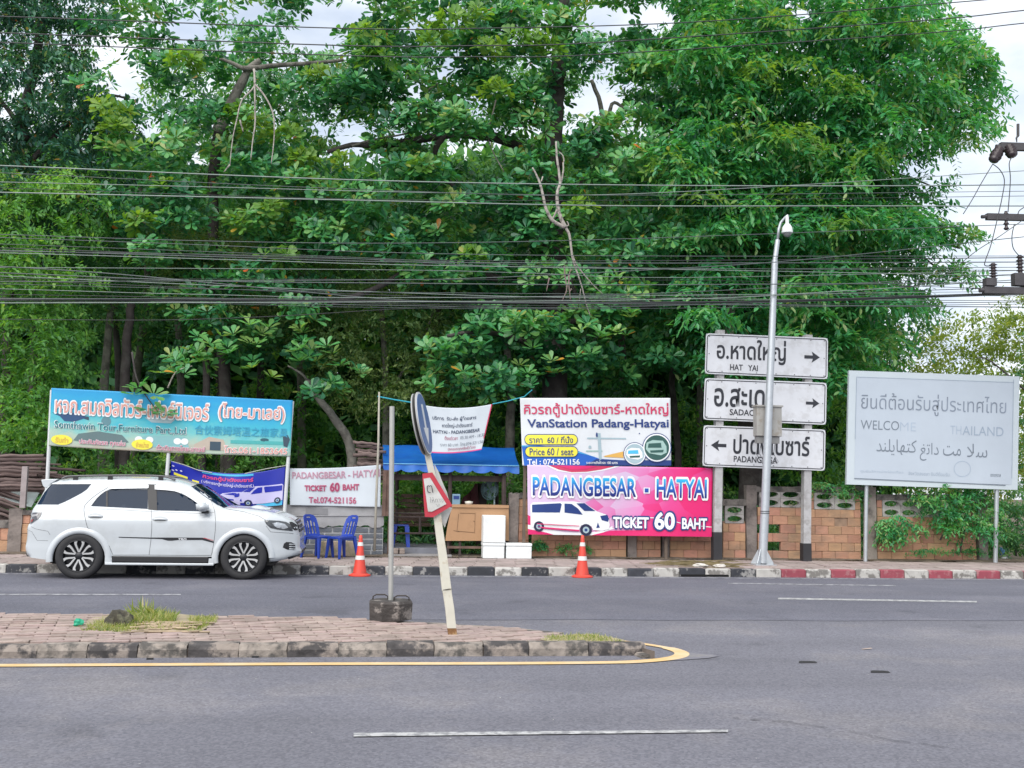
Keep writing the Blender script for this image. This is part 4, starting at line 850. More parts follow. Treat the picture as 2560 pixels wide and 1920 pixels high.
# the leaning keep-left sign
lp = G(1131, 1590, ZI); YL = lp.y; e = empty('leaning_sign', (lp.x, YL, ZI), 'leaning bent white sign post with round blue sign and red-edged panel', 'road sign')
m_pw = mat('post_cream', (0.52,0.50,0.43), .6, .08, 6, dirt=(0.35,0.27,0.17), dirt_amt=.5, dirt_scale=5, dirt_lo=.55)
m_rust = mat('rust', (0.20,0.10,0.04), .9, .4, 12, bump=.5, dirt=(0.4,0.3,0.16), dirt_amt=.7, dirt_scale=12)
def bar(pts, w0, d0, name, m, par=e, w1=None):
    b = MB(); vs = []
    for i, (x, y) in enumerate(pts):
        p = RP(x, y, YL); ww = w0 + ((w1 or w0)-w0)*i/(len(pts)-1); vs += [p+Vector((-ww,-d0,0)), p+Vector((ww,-d0,0)), p+Vector((ww,d0,0)), p+Vector((-ww,d0,0))]
    n_ = len(pts)-1; b.add(vs, [(i*4+a, i*4+(a+1)%4, i*4+4+(a+1)%4, i*4+4+a) for i in range(n_) for a in range(4)] + [(0,3,2,1), (n_*4, n_*4+1, n_*4+2, n_*4+3)]); return b.build(name, m, par, bevel=.004)
bar([(1132,1592),(1129,1568)], .046, .035, 'rusted_foot', m_rust); bar([(1129,1570),(1124,1520),(1117,1476)], .046, .036, 'lower_post', m_pw)
bar([(1117,1478),(1108,1400),(1097,1320),(1083,1200),(1070,1140),(1050,1070),(1037,990)], .050, .033, 'upper_post', m_pw, w1=.022)
bar([(1110,1474),(1125,1471)], .02, .045, 'bolt_band', m_rod)
# round disc: faces the traffic from the right, seen almost edge-on
Cc = RP(1061, 1058, YL-.05); N_ = Vector((.968,-.235,.198)).normalized(); up = Vector((-.2,0,.98)); up = (up - N_*up.dot(N_)).normalized(); si = up.cross(N_).normalized(); Rd = .335
Mx = Matrix((si, up, N_)).transposed()
m_blue = mat('sign_blue', (0.055,0.12,0.30), .4, .06, 3, dirt=(0.10,0.16,0.3), dirt_amt=.5, dirt_scale=3)
def disc(r, w0, w1, name, m, off=Vector((0,0,0))):
    b = MB(); b.lathe([(0,w0),(r,w0),(r,w1),(0,w1)], Cc+off, 32, M=Mx); return b.build(name, m, e, smooth=True, auto=30)
m_gb = mat('sign_back_grey', (0.28,0.28,0.28), .6, .1, 4)
disc(Rd, -.016, 0, 'sign_rim', m_gb); disc(Rd*.985, 0, .003, 'sign_edge', flat('sign_white',(0.6,0.62,0.63),.4)); disc(Rd*.94, .003, .006, 'sign_face', m_blue)
disc(Rd*.97, -.062, -.048, 'rear_disc', m_gb)
ar = [(-.035,.21),(.045,.21),(.045,-.06),(.13,.0),(.13,-.11),(.01,-.24),(-.16,-.1),(-.13,-.04),(-.035,-.07)]
b = MB(); b.plate([(x, -y*1.0) for x, y in [(-.04,-.20),(.05,-.20),(.05,.05),(.14,.05),(.0,.23),(-.14,.05),(-.04,.05)]], None, lambda u, v, w_: Cc + si*u + up*v + N_*(.0065+w_), .002); b.build('arrow', flat('sign_white',(0,0,0)), e)
# red-edged panel folded round the post and the white plate behind it
m_sw = mat('sign_panel_white', (0.50,0.50,0.48), .5, .06, 4, dirt=(0.36,0.33,0.3), dirt_amt=.6, dirt_scale=5); m_sr = mat('sign_red', (0.42,0.03,0.05), .45, .08, 4)
Pq = lambda l, y: (lambda u, v, w_: RP(u, v, y - .045 + w_ + (u-1060)*.0004))
b = MB(); b.plate([(1057,1186),(1080,1183),(1128,1264),(1080,1291),(1062,1289),(1060,1240)], None, Pq(0, YL-.03), .006); b.build('panel', m_sw, e)
ob = [(1056,1184),(1081,1181),(1131,1264),(1083,1293),(1062,1292)]; ib = [(1056,1192),(1078,1188.5),(1124,1261),(1081,1284),(1069,1283),(1060,1235)]
b = MB(); b.plate(ob + [(1058.5,1240)], None, Pq(0, YL-.038), .004); b.build('panel_edge', m_sr, e)
b = MB(); b.plate([(1059,1197),(1075,1194),(1116,1260),(1080,1279),(1070,1279),(1064,1235)], None, Pq(0, YL-.048), .004); b.build('panel_face', m_sw, e)
sh = Sheet((1060,1195),(1095,1195),(1120,1275),(1066,1278), YL-.104); sh.text("ต", .12, .22, .48, .46, ink, 1, -.01); sh.text("ให้ทาง", .22, .58, .92, .76, ink, 1, -.02); sh.text("รถ", .5, .8, .68, .88, ink, 1, -.02)
for n_, (mb, ml) in sh.mb.items(): mb.build(n_, ml, e)
b = MB(); b.plate([(1086,1160),(1096,1178),(1106,1205),(1118,1232),(1126,1268),(1131,1270),(1122,1290),(1112,1319),(1100,1296),(1090,1240)], None, lambda u, v, w_: RP(u, v, YL+.04+w_), .006); b.build('rear_plate', m_sw, e)
# ------------------------------------------------------------------ kiosk under the blue tarpaulin
YKf, YKb = 22.3, 24.6
kx0, kx1 = RP(957,1160,YKf).x, RP(1296,1160,YKf).x
kio = empty('kiosk', ((kx0+kx1)/2, 23.3, ZP), 'dark timber ticket kiosk under a blue tarpaulin with scalloped edge', 'kiosk')
m_tarp = mat('tarp_blue', (0.008,0.10,0.42), .38, .12, 2.5, bump=.35, bscale=5, dirt=(0.02,0.2,0.55), dirt_amt=.35, dirt_scale=1.5)
m_edge = flat('tarp_seam', (0.15,0.4,0.62), .5); m_dw = mat('dark_timber', (0.045,0.032,0.03), .9, .4, 6, bump=.4); m_brw = mat('brown_timber', (0.12,0.075,0.06), .9, .35, 7, bump=.5)
N = 60; M = 10; b = MB(); vs = []
for j in range(M+1):
    for i in range(N+1):
        u, v = i/N, j/M
        top = RP(957+(1285-957)*u, 1112+8*u, YKb); bot = RP(958+(1298-958)*u, 1158+6*u, YKf)
        p = top.lerp(bot, v); p.z -= .05*math.sin(math.pi*v) + .025*abs(math.sin(u*math.pi*4))*math.sin(math.pi*v) + .008*math.sin(23*u+9*v); vs.append(p)
b.add(vs, [(j*(N+1)+i, j*(N+1)+i+1, (j+1)*(N+1)+i+1, (j+1)*(N+1)+i) for j in range(M) for i in range(N)])
b.build('tarpaulin_roof', m_tarp, kio, smooth=True)
b = MB(); vs = []; NV = 120
for i in range(NV+1):
    u = i/NV; t_ = RP(958+(1298-958)*u, 1158+6*u, YKf-.012); ph = (u*7.6) % 1; sc = (abs(math.sin(ph*math.pi)))**.45
    wv = .015*math.sin(u*48)
    vs += [t_ + Vector((0, wv*.2, 0)), t_ + Vector((0, -.01+wv, -.10)), t_ + Vector((0, -.02+wv, -.105-.075*sc))]
b.add(vs, [(3*i+k, 3*i+3+k, 3*i+4+k, 3*i+1+k) for i in range(NV) for k in (0,1)]); b.build('valance', m_tarp, kio, smooth=True)
MB().tube([RP(958,1159,YKf-.03), RP(1100,1161,YKf-.03), RP(1298,1165,YKf-.03)], .010, 6).build('hem', m_edge, kio)
for px, Y, r in ((975,YKf+.1,.06),(1123,YKf+.15,.045),(1258,YKf+.1,.055),(1240,YKb,.05),(990,YKb,.05),(1088,YKb,.04)):
    a = RP(px,1380,Y); t_ = RP(px+2,1170 if Y < 23 else 1140,Y); a.z = ZP
    MB().tube([a, a.lerp(t_,.5)+Vector((.01,0,0)), t_], [r,r*.95,r*.9], 8, wob=.08).build('post', m_brw if px == 975 else m_dw, kio)
for px, w_ in ((960,.05),(968,.04)):
    a = RP(px,1290,YKf); t_ = RP(px+4,1175,YKf); MB().tube([a, t_], w_, 7, wob=.1).build('post', m_brw, kio)
b = MB(); p, q = RP(975,1185,YKf+.2), RP(1262,1205,YKf+.2); b.box((p.x, YKf+.18, q.z), (q.x, YKf+.24, p.z)); b.build('front_beam', m_dw, kio)
b = MB()
for k, py in enumerate((1283,1292)): a, c = RP(985,py,YKf+.35), RP(1110,py+1,YKf+.35); b.tube([a, c], .022, 6)
b.tube([RP(1050,1290,YKf+.35), RP(1050,1335,YKf+.35)], .03, 6); b.tube([RP(985,1333,YKf+.35), RP(1110,1334,YKf+.35)], .022, 6); b.build('rail', m_dw, kio)
b = MB()     # back: uneven horizontal boards
rng = random.Random(4)
for k in range(7):
    z = ZP+.55+k*.11; a = RP(975,1200,YKb).x; c = RP(1105,1200,YKb).x
    MB().box((a+rng.uniform(0,.1), YKb-.03, z), (c-rng.uniform(0,.12), YKb, z+.085)).build('back_board', m_brw, kio)
st = MB(); a, c = RP(950,1360,22.6), RP(1118,1360,22.6); st.box((a.x, 22.55, ZP-.02), (c.x, 24.6, ZP+.17)); st.build('floor_slab', mat('slab_grey',(0.15,0.155,0.18),.9,.2,4,bump=.3,dirt=(0.09,0.085,0.08),dirt_amt=.6,dirt_scale=3), kio, bevel=.01)
st = MB(); a, c = RP(970,1385,22.2), RP(1118,1385,22.2); st.box((a.x, 22.2, ZP-.02), (c.x+.1, 22.55, ZP+.05)); st.build('step', mat('slab_pale',(0.24,0.23,0.23),.9,.2,4,bump=.3), kio, bevel=.01)
for px in (993,1004): a = RP(px,1358,22.35); MB().box((a.x-.09, 22.25, ZP+.05), (a.x+.07, 22.45, ZP+.17)).build('loose_block', mat('rubble',(0.22,0.18,0.16),.9,.3,8,bump=.5), kio, bevel=.02)
# purlins / roof frame
for px in (990,1060,1130,1200,1275):
    MB().tube([RP(px,1168,YKf+.05)-Vector((0,0,.06)), RP(px-3,1124,YKb)-Vector((0,0,.1))], .022, 5).build('rafter', m_dw, kio)
# counter panel
m_ply = mat('plywood_tan', (0.37,0.215,0.115), .75, .06, 2, dirt=(0.25,0.15,0.08), dirt_amt=.4, dirt_scale=2.5, sc3=(1,1,1))
YCt = 22.25; cn = empty('counter', RP(1190,1355,YCt), 'tan plywood counter front beside the white foam boxes', 'counter')
b = MB(); b.plate([(1130,1265),(1272,1268),(1272,1352),(1113,1352),(1118,1318)], None, lambda u, v, w_: RP(u, v, YCt + w_), .03); b.build('front_panel', m_ply, cn)
lw = .002; m_pen = flat('pencil_brown', (0.13,0.07,0.035), .8)
s = Sheet((1130,1265),(1272,1268),(1272,1352),(1113,1352), YCt-.002)
for q in ([(.14,.22),(.16,.72)],[(.10,.70),(.20,.74)],[(.42,.18),(.45,.78)],[(.40,.42),(.43,.44)],[(.16,.2),(.42,.2)],[(.17,.72),(.44,.76)]): s.line(q, .003, .006, m_pen, 1, 'pencil_lines')
for n_, (mb, ml) in s.mb.items(): mb.build(n_, ml, cn)
MB().box((RP(1130,1265,YCt).x, YCt-.03, RP(1200,1268,YCt).z-.01), (RP(1272,1265,YCt).x, YCt+.5, RP(1200,1262,YCt).z)).build('counter_top', m_ply, cn)
for px in (1120,1150,1235,1268):
    MB().box((RP(px,1380,YCt).x-.025, YCt+.05, ZP), (RP(px,1380,YCt).x+.025, YCt+.1, RP(1190,1353,YCt).z+.02)).build('leg', m_dw, cn)
MB().box((RP(1118,1360,YCt).x, YCt+.04, RP(1190,1372,YCt).z), (RP(1270,1360,YCt).x, YCt+.1, RP(1190,1366,YCt).z)).build('stretcher', m_brw, cn)
# things on and behind the counter
zc = RP(1200,1264,YCt+.2).z
a = RP(1140,1262,YCt+.2); e = empty('ticket_stand', (a.x, YCt+.2, zc), 'small pale blue ticket holder standing on the plywood counter', 'holder')
MB().box((a.x-.085, YCt+.16, zc), (a.x+.085, YCt+.24, zc+.24)).build('body', flat('pale_blue_plastic',(0.16,0.27,0.36),.4), e, bevel=.01); MB().box((a.x-.06, YCt+.153, zc+.13), (a.x+.06, YCt+.158, zc+.2)).build('label', navy, e)
a = RP(1172,1262,YCt+.22); e = empty('bowl', (a.x, YCt+.22, zc), 'small white bowl on the counter before the maroon cloth', 'bowl')
MB().lathe([(0,.0),(.045,0),(.085,.05),(.09,.085),(.08,.085),(.07,.05),(0,.02)], (a.x, YCt+.22, zc), 20).build('bowl_body', flat('porcelain',(0.62,0.62,0.58),.3), e, smooth=True); MB().lathe([(0,.10),(.05,.09),(.075,.07)], (a.x, YCt+.22, zc), 14).build('contents', flat('bowl_contents',(0.5,0.48,0.35),.8), e, smooth=True)
m_mar = mat('cloth_maroon', (0.075,0.018,0.022), .85, .2, 3, bump=.3)
b = MB(); poly_ = [(1150,1262),(1158,1243),(1172,1233),(1182,1220),(1188,1208),(1194,1210),(1196,1240),(1199,1262)]
b.plate(poly_, None, lambda u, v, w_: RP(u, v, 23.5 + w_ + .05*math.sin(u*.3)), .22, sp=6); o = b.build('draped_cloth', m_mar, smooth=True, auto=50, label='maroon cloth draped over something behind the ticket counter', cat='cloth')
b = MB(); b.box((RP(1196,1240,23.7).x, 23.6, ZP+.17), (RP(1216,1240,23.7).x, 24.0, RP(1196,1208,23.7).z)); b.build('cabinet', m_dw, label='dark narrow cupboard inside the kiosk beside the fan', cat='cupboard', bevel=.01)
# standing fan
m_fan = mat('fan_teal', (0.10,0.17,0.19), .45, .05, 3); m_fw = mat('fan_pale', (0.42,0.52,0.55), .4, .05, 3); fy = YCt+.75
a = RP(1235,1240,fy); e = empty('standing_fan', (a.x, fy, ZP+.17), 'teal and white standing fan inside the kiosk', 'fan')
hc = RP(1224,1224,fy); Fn = Vector((-.75,-.66,0)).normalized(); fs = Vector((0,0,1)).cross(Fn); FM = Matrix((fs, Vector((0,0,1)), Fn)).transposed(); b = MB()
for zz, rr in ((-.07,.16),(-.04,.22),(0,.235),(.04,.22),(.07,.15),(.075,.06)): b.lathe([(rr-.005,zz-.004),(rr+.005,zz-.004),(rr+.005,zz+.004),(rr-.005,zz+.004),(rr-.005,zz-.004)], hc, 24, M=FM)
for k in range(28):
    q = 2*math.pi*k/28; P_ = [hc + FM @ Vector((r_*math.cos(q), r_*math.sin(q), z_)) for r_, z_ in ((.06,.075),(.15,.07),(.22,.04),(.235,0),(.22,-.04),(.16,-.07))]; b.tube(P_, .0035, 4)
b.build('guard', m_fan, e); b = MB()
for k in range(4):
    q = k*math.pi/2; vs = [FM @ Vector((r_*math.cos(q+d), r_*math.sin(q+d), z_)) + hc for r_, d, z_ in ((.03,-.3,-.01),(.19,-.42,-.02),(.20,.1,.0),(.18,.45,.02),(.03,.3,.01))]; b.add(vs, [(0,1,2,3,4)])
b.build('blade', flat('fan_blade',(0.2,0.32,0.36),.3), e)
mh = RP(1237,1224,fy); MB().lathe([(0,-.16),(.05,-.15),(.075,-.10),(.075,-.03),(.05,0),(0,0)], hc - Fn*.06, 16, M=FM).build('motor', m_fw, e, smooth=True)
MB().tube([RP(1236,1345,fy), RP(1236,1232,fy)], .017, 8).build('stand', m_fw, e); a = RP(1236,1350,fy); MB().lathe([(0,.03),(.17,.015),(.18,0),(0,0)], (a.x, fy, ZP+.17), 20).build('foot', m_fan, e)
# blue stool at the kiosk's left
m_pb = mat('plastic_blue', (0.010,0.040,0.30), .38, .08, 3, spec=.5)
a = RP(1001,1342,22.9); e = empty('blue_stool', (a.x, 22.9, ZP+.17), 'dark blue plastic stool in the kiosk behind the bare pole', 'stool')
b = MB(); b.box((a.x-.17, 22.75, ZP+.62), (a.x+.17, 23.05, ZP+.65)); b.build('seat', m_pb, e, bevel=.012)
for sx in (-1,1):
    for sy in (-1,1):
        P0 = Vector((a.x+sx*.13, 22.9+sy*.12, ZP+.62)); P1 = Vector((a.x+sx*.17, 22.9+sy*.15, ZP+.17)); b = MB(); w0 = .035
        b.hexa([P1+Vector((-w0,-w0,0)), P1+Vector((w0,-w0,0)), P1+Vector((w0,w0,0)), P1+Vector((-w0,w0,0)), P0+Vector((-w0*1.4,-w0,0)), P0+Vector((w0*1.4,-w0,0)), P0+Vector((w0*1.4,w0,0)), P0+Vector((-w0*1.4,w0,0))]); b.build('leg', m_pb, e)
# foam boxes
m_foam = mat('foam_white', (0.66,0.69,0.70), .75, .03, 3, bump=.15, bscale=40, dirt=(0.55,0.55,0.53), dirt_amt=.4, dirt_scale=4)
def foam(x0, y0, x1, y1, Y, d, label, lid=True, zb=None, rz=0):
    p, q = RP(x0, y1, Y), RP(x1, y0, Y); z0 = p.z if zb is None else zb; e = empty('foam_box', ((p.x+q.x)/2, Y+d/2, z0), label, 'foam box', 'white foam boxes beside the counter')
    h = q.z - z0 if zb is None else (q.z-p.z); lt = h*.2
    b = MB(); b.box((p.x+.008, Y+.008, z0), (q.x-.008, Y+d-.008, z0+h-lt)); b.build('box_body', m_foam, e, bevel=.015)
    b = MB(); b.box((p.x, Y, z0+h-lt+.003), (q.x, Y+d, z0+h)); b.build('lid', m_foam, e, bevel=.015); return z0+h
YFb = 21.9
h1 = foam(1207,1340,1263,1378,YFb,.38,'white foam box at the bottom of the stack beside the counter', zb=ZP)
p, q = RP(1208,1340,YFb), RP(1265,1289,YFb)
e = empty('foam_box', ((p.x+q.x)/2, YFb+.2, h1), 'white foam box standing on top of the stack beside the counter', 'foam box', 'white foam boxes beside the counter')
MB().box((p.x, YFb+.03, h1+.002), (q.x, YFb+.40, q.z)).build('box_body', m_foam, e, bevel=.018); MB().box((p.x+.006, YFb+.0, h1+.008), (q.x-.006, YFb+.032, q.z-.006)).build('lid', m_foam, e, bevel=.012)
foam(1265,1342,1331,1380,YFb-.02,.36,'white foam box lying by itself in front of the old pillar', zb=ZP)
# ------------------------------------------------------------------ blue chairs
def chair(x, y, rz, label):
    e = empty('plastic_chair', (x, y, ZP), label, 'chair', 'blue plastic chairs by the block wall'); e.rotation_euler = (0,0,rz)
    def put(b, n, bev=.006):
        me = bpy.data.meshes.new(n); me.from_pydata(b.v, [], b.f); me.materials.append(m_pb); o = bpy.data.objects.new(n, me); C.objects.link(o); o.parent = e
        if bev: mo = o.modifiers.new('bevel','BEVEL'); mo.width = bev; mo.segments = 2; mo.limit_method = 'ANGLE'
        return o
    b = MB(); b.plate([(-.2,-.2),(.2,-.22),(.215,-.12),(.215,.12),(.2,.22),(-.2,.2)], None, lambda u, v, w_: Vector((u, v, .425+w_-.02*(u>0.19))), .025); put(b, 'seat')
    b = MB(); b.box((-.18,-.19,.375), (.19,-.175,.43)); b.box((-.18,.175,.375), (.19,.19,.43)); put(b, 'apron', .002)
    # back: tall shell with three slots, narrowing, leaning back
    ou = [(-.20,0),(-.205,.2),(-.19,.34),(-.15,.405),(-.07,.43),(.07,.43),(.15,.405),(.19,.34),(.205,.2),(.20,0),(.14,0),(.14,0.02)]
    holes = [[(-.145,.04),(-.105,.04),(-.10,.25),(-.12,.28),(-.145,.26)], [(-.075,.04),(-.02,.04),(-.02,.29),(-.05,.31),(-.075,.29)], [(.02,.04),(.075,.04),(.075,.29),(.05,.31),(.02,.29)], [(.105,.04),(.145,.04),(.145,.26),(.12,.28),(.10,.25)], [(-.07,.36),(.07,.36),(.06,.385),(-.06,.385)]]
    ou = [(-.20,0),(-.205,.2),(-.19,.34),(-.15,.405),(-.07,.43),(.07,.43),(.15,.405),(.19,.34),(.205,.2),(.20,0)]
    b = MB(); b.plate(ou, holes, lambda u, v, w_: Vector((-.19 - v*.30 + 1.1*u*u + w_, u, .44+v)), .018); put(b, 'backrest', 0)
    for sx, sy in ((1,1),(1,-1),(-1,1),(-1,-1)):
        t_ = Vector((sx*.175, sy*.18, .43)); f = Vector((sx*.215 if sx > 0 else -.245, sy*.225, 0)); w1 = .034; b = MB()
        b.hexa([f+Vector((-w1*.6,-w1*.6,0)), f+Vector((w1*.6,-w1*.6,0)), f+Vector((w1*.6,w1*.6,0)), f+Vector((-w1*.6,w1*.6,0)), t_+Vector((-w1,-w1,0)), t_+Vector((w1,-w1,0)), t_+Vector((w1,w1,0)), t_+Vector((-w1,w1,0))]); put(b, 'leg', .008)
    return e
cA = RP(798,1388,21.75); cB = RP(846,1388,21.7)
chair(cA.x-.03, 21.78, math.radians(-38), 'blue plastic chair nearer the car front, its back toward the car')
chair(cB.x+.06, 21.62, math.radians(180+38), 'blue plastic chair nearer the traffic cone, its back toward the bamboo pole')
# ------------------------------------------------------------------ traffic cones
m_or = mat('cone_orange', (0.62,0.055,0.035), .5, .08, 4, dirt=(0.3,0.06,0.05), dirt_amt=.4, dirt_scale=6); m_cw = flat('cone_white', (0.62,0.62,0.6), .45)
def cone(px, label, first=[None]):
    a = RP(px, 1434, YK-.22); p = Vector((a.x, YK-.24, 0.009)); H = RP(px, 1338, YK-.24).z - .01
    e = empty('traffic_cone', p, label, 'traffic cone', 'orange traffic cones at the far kerb'); r = lambda z: .135 - (.135-.026)*(z/H)**.85
    b = MB(); b.lathe([(0,.0),(.20,0),(.20,.02),(.155,.035),(.14,.05)], p, 24)
    o = b.build('base', m_or, e, smooth=True, auto=40)
    seg = [(.05,.40*H,m_or,'body'),(.40*H,.50*H,m_cw,'white_band'),(.50*H,.74*H,m_or,'body'),(.74*H,.83*H,m_cw,'white_band'),(.83*H,H,m_or,'tip')]
    for z0, z1, m, n in seg:
        k = .004 if m is m_cw else 0; pr = [(r(z0)+k,z0),(r((z0+z1)/2)+k,(z0+z1)/2),(r(z1)+k,z1)]
        if n == 'tip': pr += [(0, z1+.002)]
        MB().lathe(pr, p, 24).build(n, m, e, smooth=True)
cone(899, 'orange traffic cone by the kerb, near the blue chairs'); cone(1455, 'orange traffic cone by the kerb, below the pink banner')
# ------------------------------------------------------------------ timber behind the left wall
m_tim = mat('timber_weathered', (0.15,0.108,0.10), .9, .3, 6, rnd=.45, bump=.5, sc3=(.4,3,3), dirt=(0.06,0.04,0.04), dirt_amt=.6, dirt_scale=4)
def pole_mesh(seed):
    r = random.Random(seed); b = MB(); pts = [Vector((-.5+i/6, r.uniform(-.012,.012), r.uniform(-.015,.015))) for i in range(7)]
    b.tube(pts, [r.uniform(.028,.042) for _ in pts], 7); me = bpy.data.meshes.new('timber_pole'); me.from_pydata(b.v, [], b.f); me.materials.append(m_tim); me.polygons.foreach_set('use_smooth',[True]*len(b.f)); return me
pm = [pole_mesh(i) for i in range(5)]; rng = random.Random(12)
def timber(px0, py0, px1, py1, Y, g, lab, th=1.0):
    a, c = RP(px0,py0,Y), RP(px1,py1,Y); d = c-a; o = bpy.data.objects.new('timber_pole', rng.choice(pm)); C.objects.link(o); o.location = (a+c)/2
    o.rotation_euler = d.to_track_quat('X','Z').to_euler(); o.scale = (d.length, th, th); tag(o, lab, 'timber', g)
gA = 'rough timber poles racked above the left wall'; gB = 'rough timber lengths heaped on the slanting sheet'
for k in range(20):
    py = 1140 + k*4.6 + rng.uniform(-2,2); x1 = rng.choice((95,104,118,125,150,170)) if k > 3 else rng.uniform(105,120)
    timber(-60+rng.uniform(-30,20), py, x1+rng.uniform(-8,8), py+rng.uniform(-1,6), 22.9+rng.uniform(-.25,.3), gA, 'rough brown timber pole in the horizontal rack behind the left wall', rng.uniform(.7,1.25))
for k in range(16):
    o_ = k*5.2; timber(-50, 1206+o_+rng.uniform(-3,3), 62+rng.uniform(-8,8)+k*.4, 1243+o_+rng.uniform(-3,3), 22.75+rng.uniform(-.1,.2), gB, 'split grey timber length in the slanting heap behind the left wall', rng.uniform(.6,1.0))
for k in range(7): timber(60+rng.uniform(0,30), 1170+k*9, 185+rng.uniform(-20,40), 1178+k*9+rng.uniform(-4,6), 23.2+rng.uniform(-.1,.1), gA, 'rough brown timber pole in the horizontal rack behind the left wall', .9)
for k in range(12): timber(885+rng.uniform(-4,10), 1108+k*7.5+rng.uniform(-2,2), 955+rng.uniform(-6,18), 1112+k*7.5+rng.uniform(-4,4), 23.4+rng.uniform(-.2,.2), 'short timber lengths stacked beside the kiosk', 'short dark timber length stacked behind the bamboo pole beside the kiosk', rng.uniform(.8,1.3))
e = MB(); P = [RP(-40,1196,22.95), RP(98,1232,22.95), RP(78,1268,22.8), RP(-40,1240,22.8)]; e.hexa([P[3],P[2],P[2]+Vector((0,.04,0)),P[3]+Vector((0,.04,0)),P[0],P[1],P[1]+Vector((0,.04,0)),P[0]+Vector((0,.04,0))])
e.build('roofing_sheet', mat('sheet_grey',(0.36,0.42,0.42),.6,.1,4,dirt=(0.2,0.24,0.23),dirt_amt=.4,dirt_scale=3), label='pale grey roofing sheet slanting behind the left wall', cat='sheet')
e = MB(); a, c = RP(55,1270,22.3), RP(62,1166,22.3); e.hexa([a+Vector((-.055,0,0)),a+Vector((.055,0,0)),a+Vector((.055,.1,0)),a+Vector((-.055,.1,0)),c+Vector((-.055,0,0)),c+Vector((.055,0,0)),c+Vector((.055,.1,0)),c+Vector((-.055,.1,0))])
a.z = ZP; e.build('wooden_post', mat('post_pinkgrey',(0.30,0.26,0.26),.9,.2,5,bump=.4), label='pale square post standing on the mouldy pillar before the timber rack', cat='post', bevel=.006)
# ------------------------------------------------------------------ the white car
ZW = lambda zx, zy: (zx/2.765, 1120 + zy/2.765)      # reading scale of the enlarged car
def inb(z): return max(0, z-.98)*.30 + max(0, .5-z)*.10
def CP(zx, zy):                                       # (x, z) on the car's side
    px, py = ZW(zx, zy); p = RP(px, py, YC)
    for _ in range(3): p = RP(px, py, YC + inb(p.z))
    return (p.x, p.z)
CL = lambda l: [CP(*p) for p in l]
WID = 1.84; YCC = YC + WID/2
SIL = CL([(185,757),(160,735),(150,712),(148,683),(158,640),(163,600),(163,560),(172,535),(186,520),(190,490),(191,455),(205,420),(232,388),(262,345),(292,292),(322,258),(352,238),(400,222),(480,213),(600,208),(750,206),(900,205),(1020,207),(1110,212),(1180,221),(1250,236),(1330,262),(1400,302),(1470,350),(1520,388),(1555,411),(1620,416),(1700,420),(1780,428),(1850,440),(1910,455),(1960,472),(2000,490),(2028,508),(2045,530),(2052,560),(2058,590),(2066,620),(2066,660),(2064,690),(2078,714),(2074,735),(2040,752),(1990,770),(1920,784),(1856,790)])
fx0, fz0 = CP(1683,765); rx0, rz0 = CP(545,768)
def arch(cx, cz, r, a0, a1, n=22, sq=1.0): return [(cx + r*math.cos(math.radians(a0+(a1-a0)*i/n)), cz + r*sq*math.sin(math.radians(a0+(a1-a0)*i/n))) for i in range(n+1)]
AR = .435
fa = arch(fx0, fz0, AR, -8, 188); ra = arch(rx0, rz0, AR, -8, 188)
bot = CP(1480,752)[1]
OUT = SIL + fa + [(fa[-1][0]-.02, bot), (ra[0][0]+.02, bot)] + ra + [CP(352,776)]
car = empty('white_suv', ((rx0+fx0)/2, YCC, 0), 'white sport utility car with dark windows and alloy wheels parked at the far kerb', 'car')
silA = np.array(SIL); xmin, xmax = silA[:,0].min(), silA[:,0].max()
gc = CL([(1555,411),(1620,416),(1700,420),(1780,428),(1850,440),(1910,455),(1960,472),(2000,490)])
def yin(P):
    P = np.asarray(P, float); x, z = P[:,0], P[:,1]
    y = np.maximum(0, z-.98)*.30 + np.maximum(0, .5-z)*.10
    d = segdist(P, SIL, closed=False)
    r = np.where(z > .9, .10, .07); t = np.clip(1-d/r, 0, 1); y = y + r*(1-np.sqrt(np.clip(1-t**2, 0, 1)))*.9
    dx = np.clip(1-(xmax-x)/.75, 0, 1); y = y + .26*dx**2.2
    dr = np.clip(1-(x-xmin)/.5, 0, 1); y = y + .14*dr**2.2
    y = y + .018*np.exp(-((z-.66)/.06)**2)*0 + .012*np.sin((z-.35)*7)*np.clip((1.0-z)*3,0,1)
    return y
m_wp = mat('car_white', (0.47,0.50,0.525), .25, .015, 1.5, coat=.6, spec=.5, dirt=(0.37,0.385,0.39), dirt_amt=.4, dirt_scale=1.2)
m_gl = mat('car_glass', (0.003,0.015,0.038), .05, .1, 1, spec=.2); m_trim = flat('car_black_trim', (0.015,0.015,0.017), .45); m_seam = flat('car_seam', (0.03,0.03,0.032), .8)
m_chr = mat('chrome', (0.6,0.61,0.62), .12, .02, 2, metal=1.0)
def skin(poly, holes, m, name, off=0.0, sp=.035, both=True, parent=car, smooth=True):
    if both is True and name != 'body': skin(poly, holes, m, name, off, sp, False, parent, smooth); return skin(poly, holes, m, name, off, sp, 'far', parent, smooth)
    V, T, lp = tri_fill(poly, holes, sp); Y = yin(V); k = len(V); b = MB()
    if both != 'far': b.add([(v[0], YC + y - off, v[1]) for v, y in zip(V, Y)], T)
    if both: b.add([(v[0], YC + WID - y + off, v[1]) for v, y in zip(V, Y)], [t[::-1] for t in T])
    return b.build(name, m, parent, smooth=smooth)
rq = CL([(247,391),(300,308),(352,250),(632,249),(600,288),(560,315),(500,347),(450,372),(402,392)])
rdw = CL([(628,402),(665,352),(700,318),(732,296),(775,284),(1022,284),(1022,422)])
fdw = CL([(1085,432),(1082,290),(1150,293),(1215,303),(1275,325),(1330,358),(1365,385),(1392,412),(1392,438)])
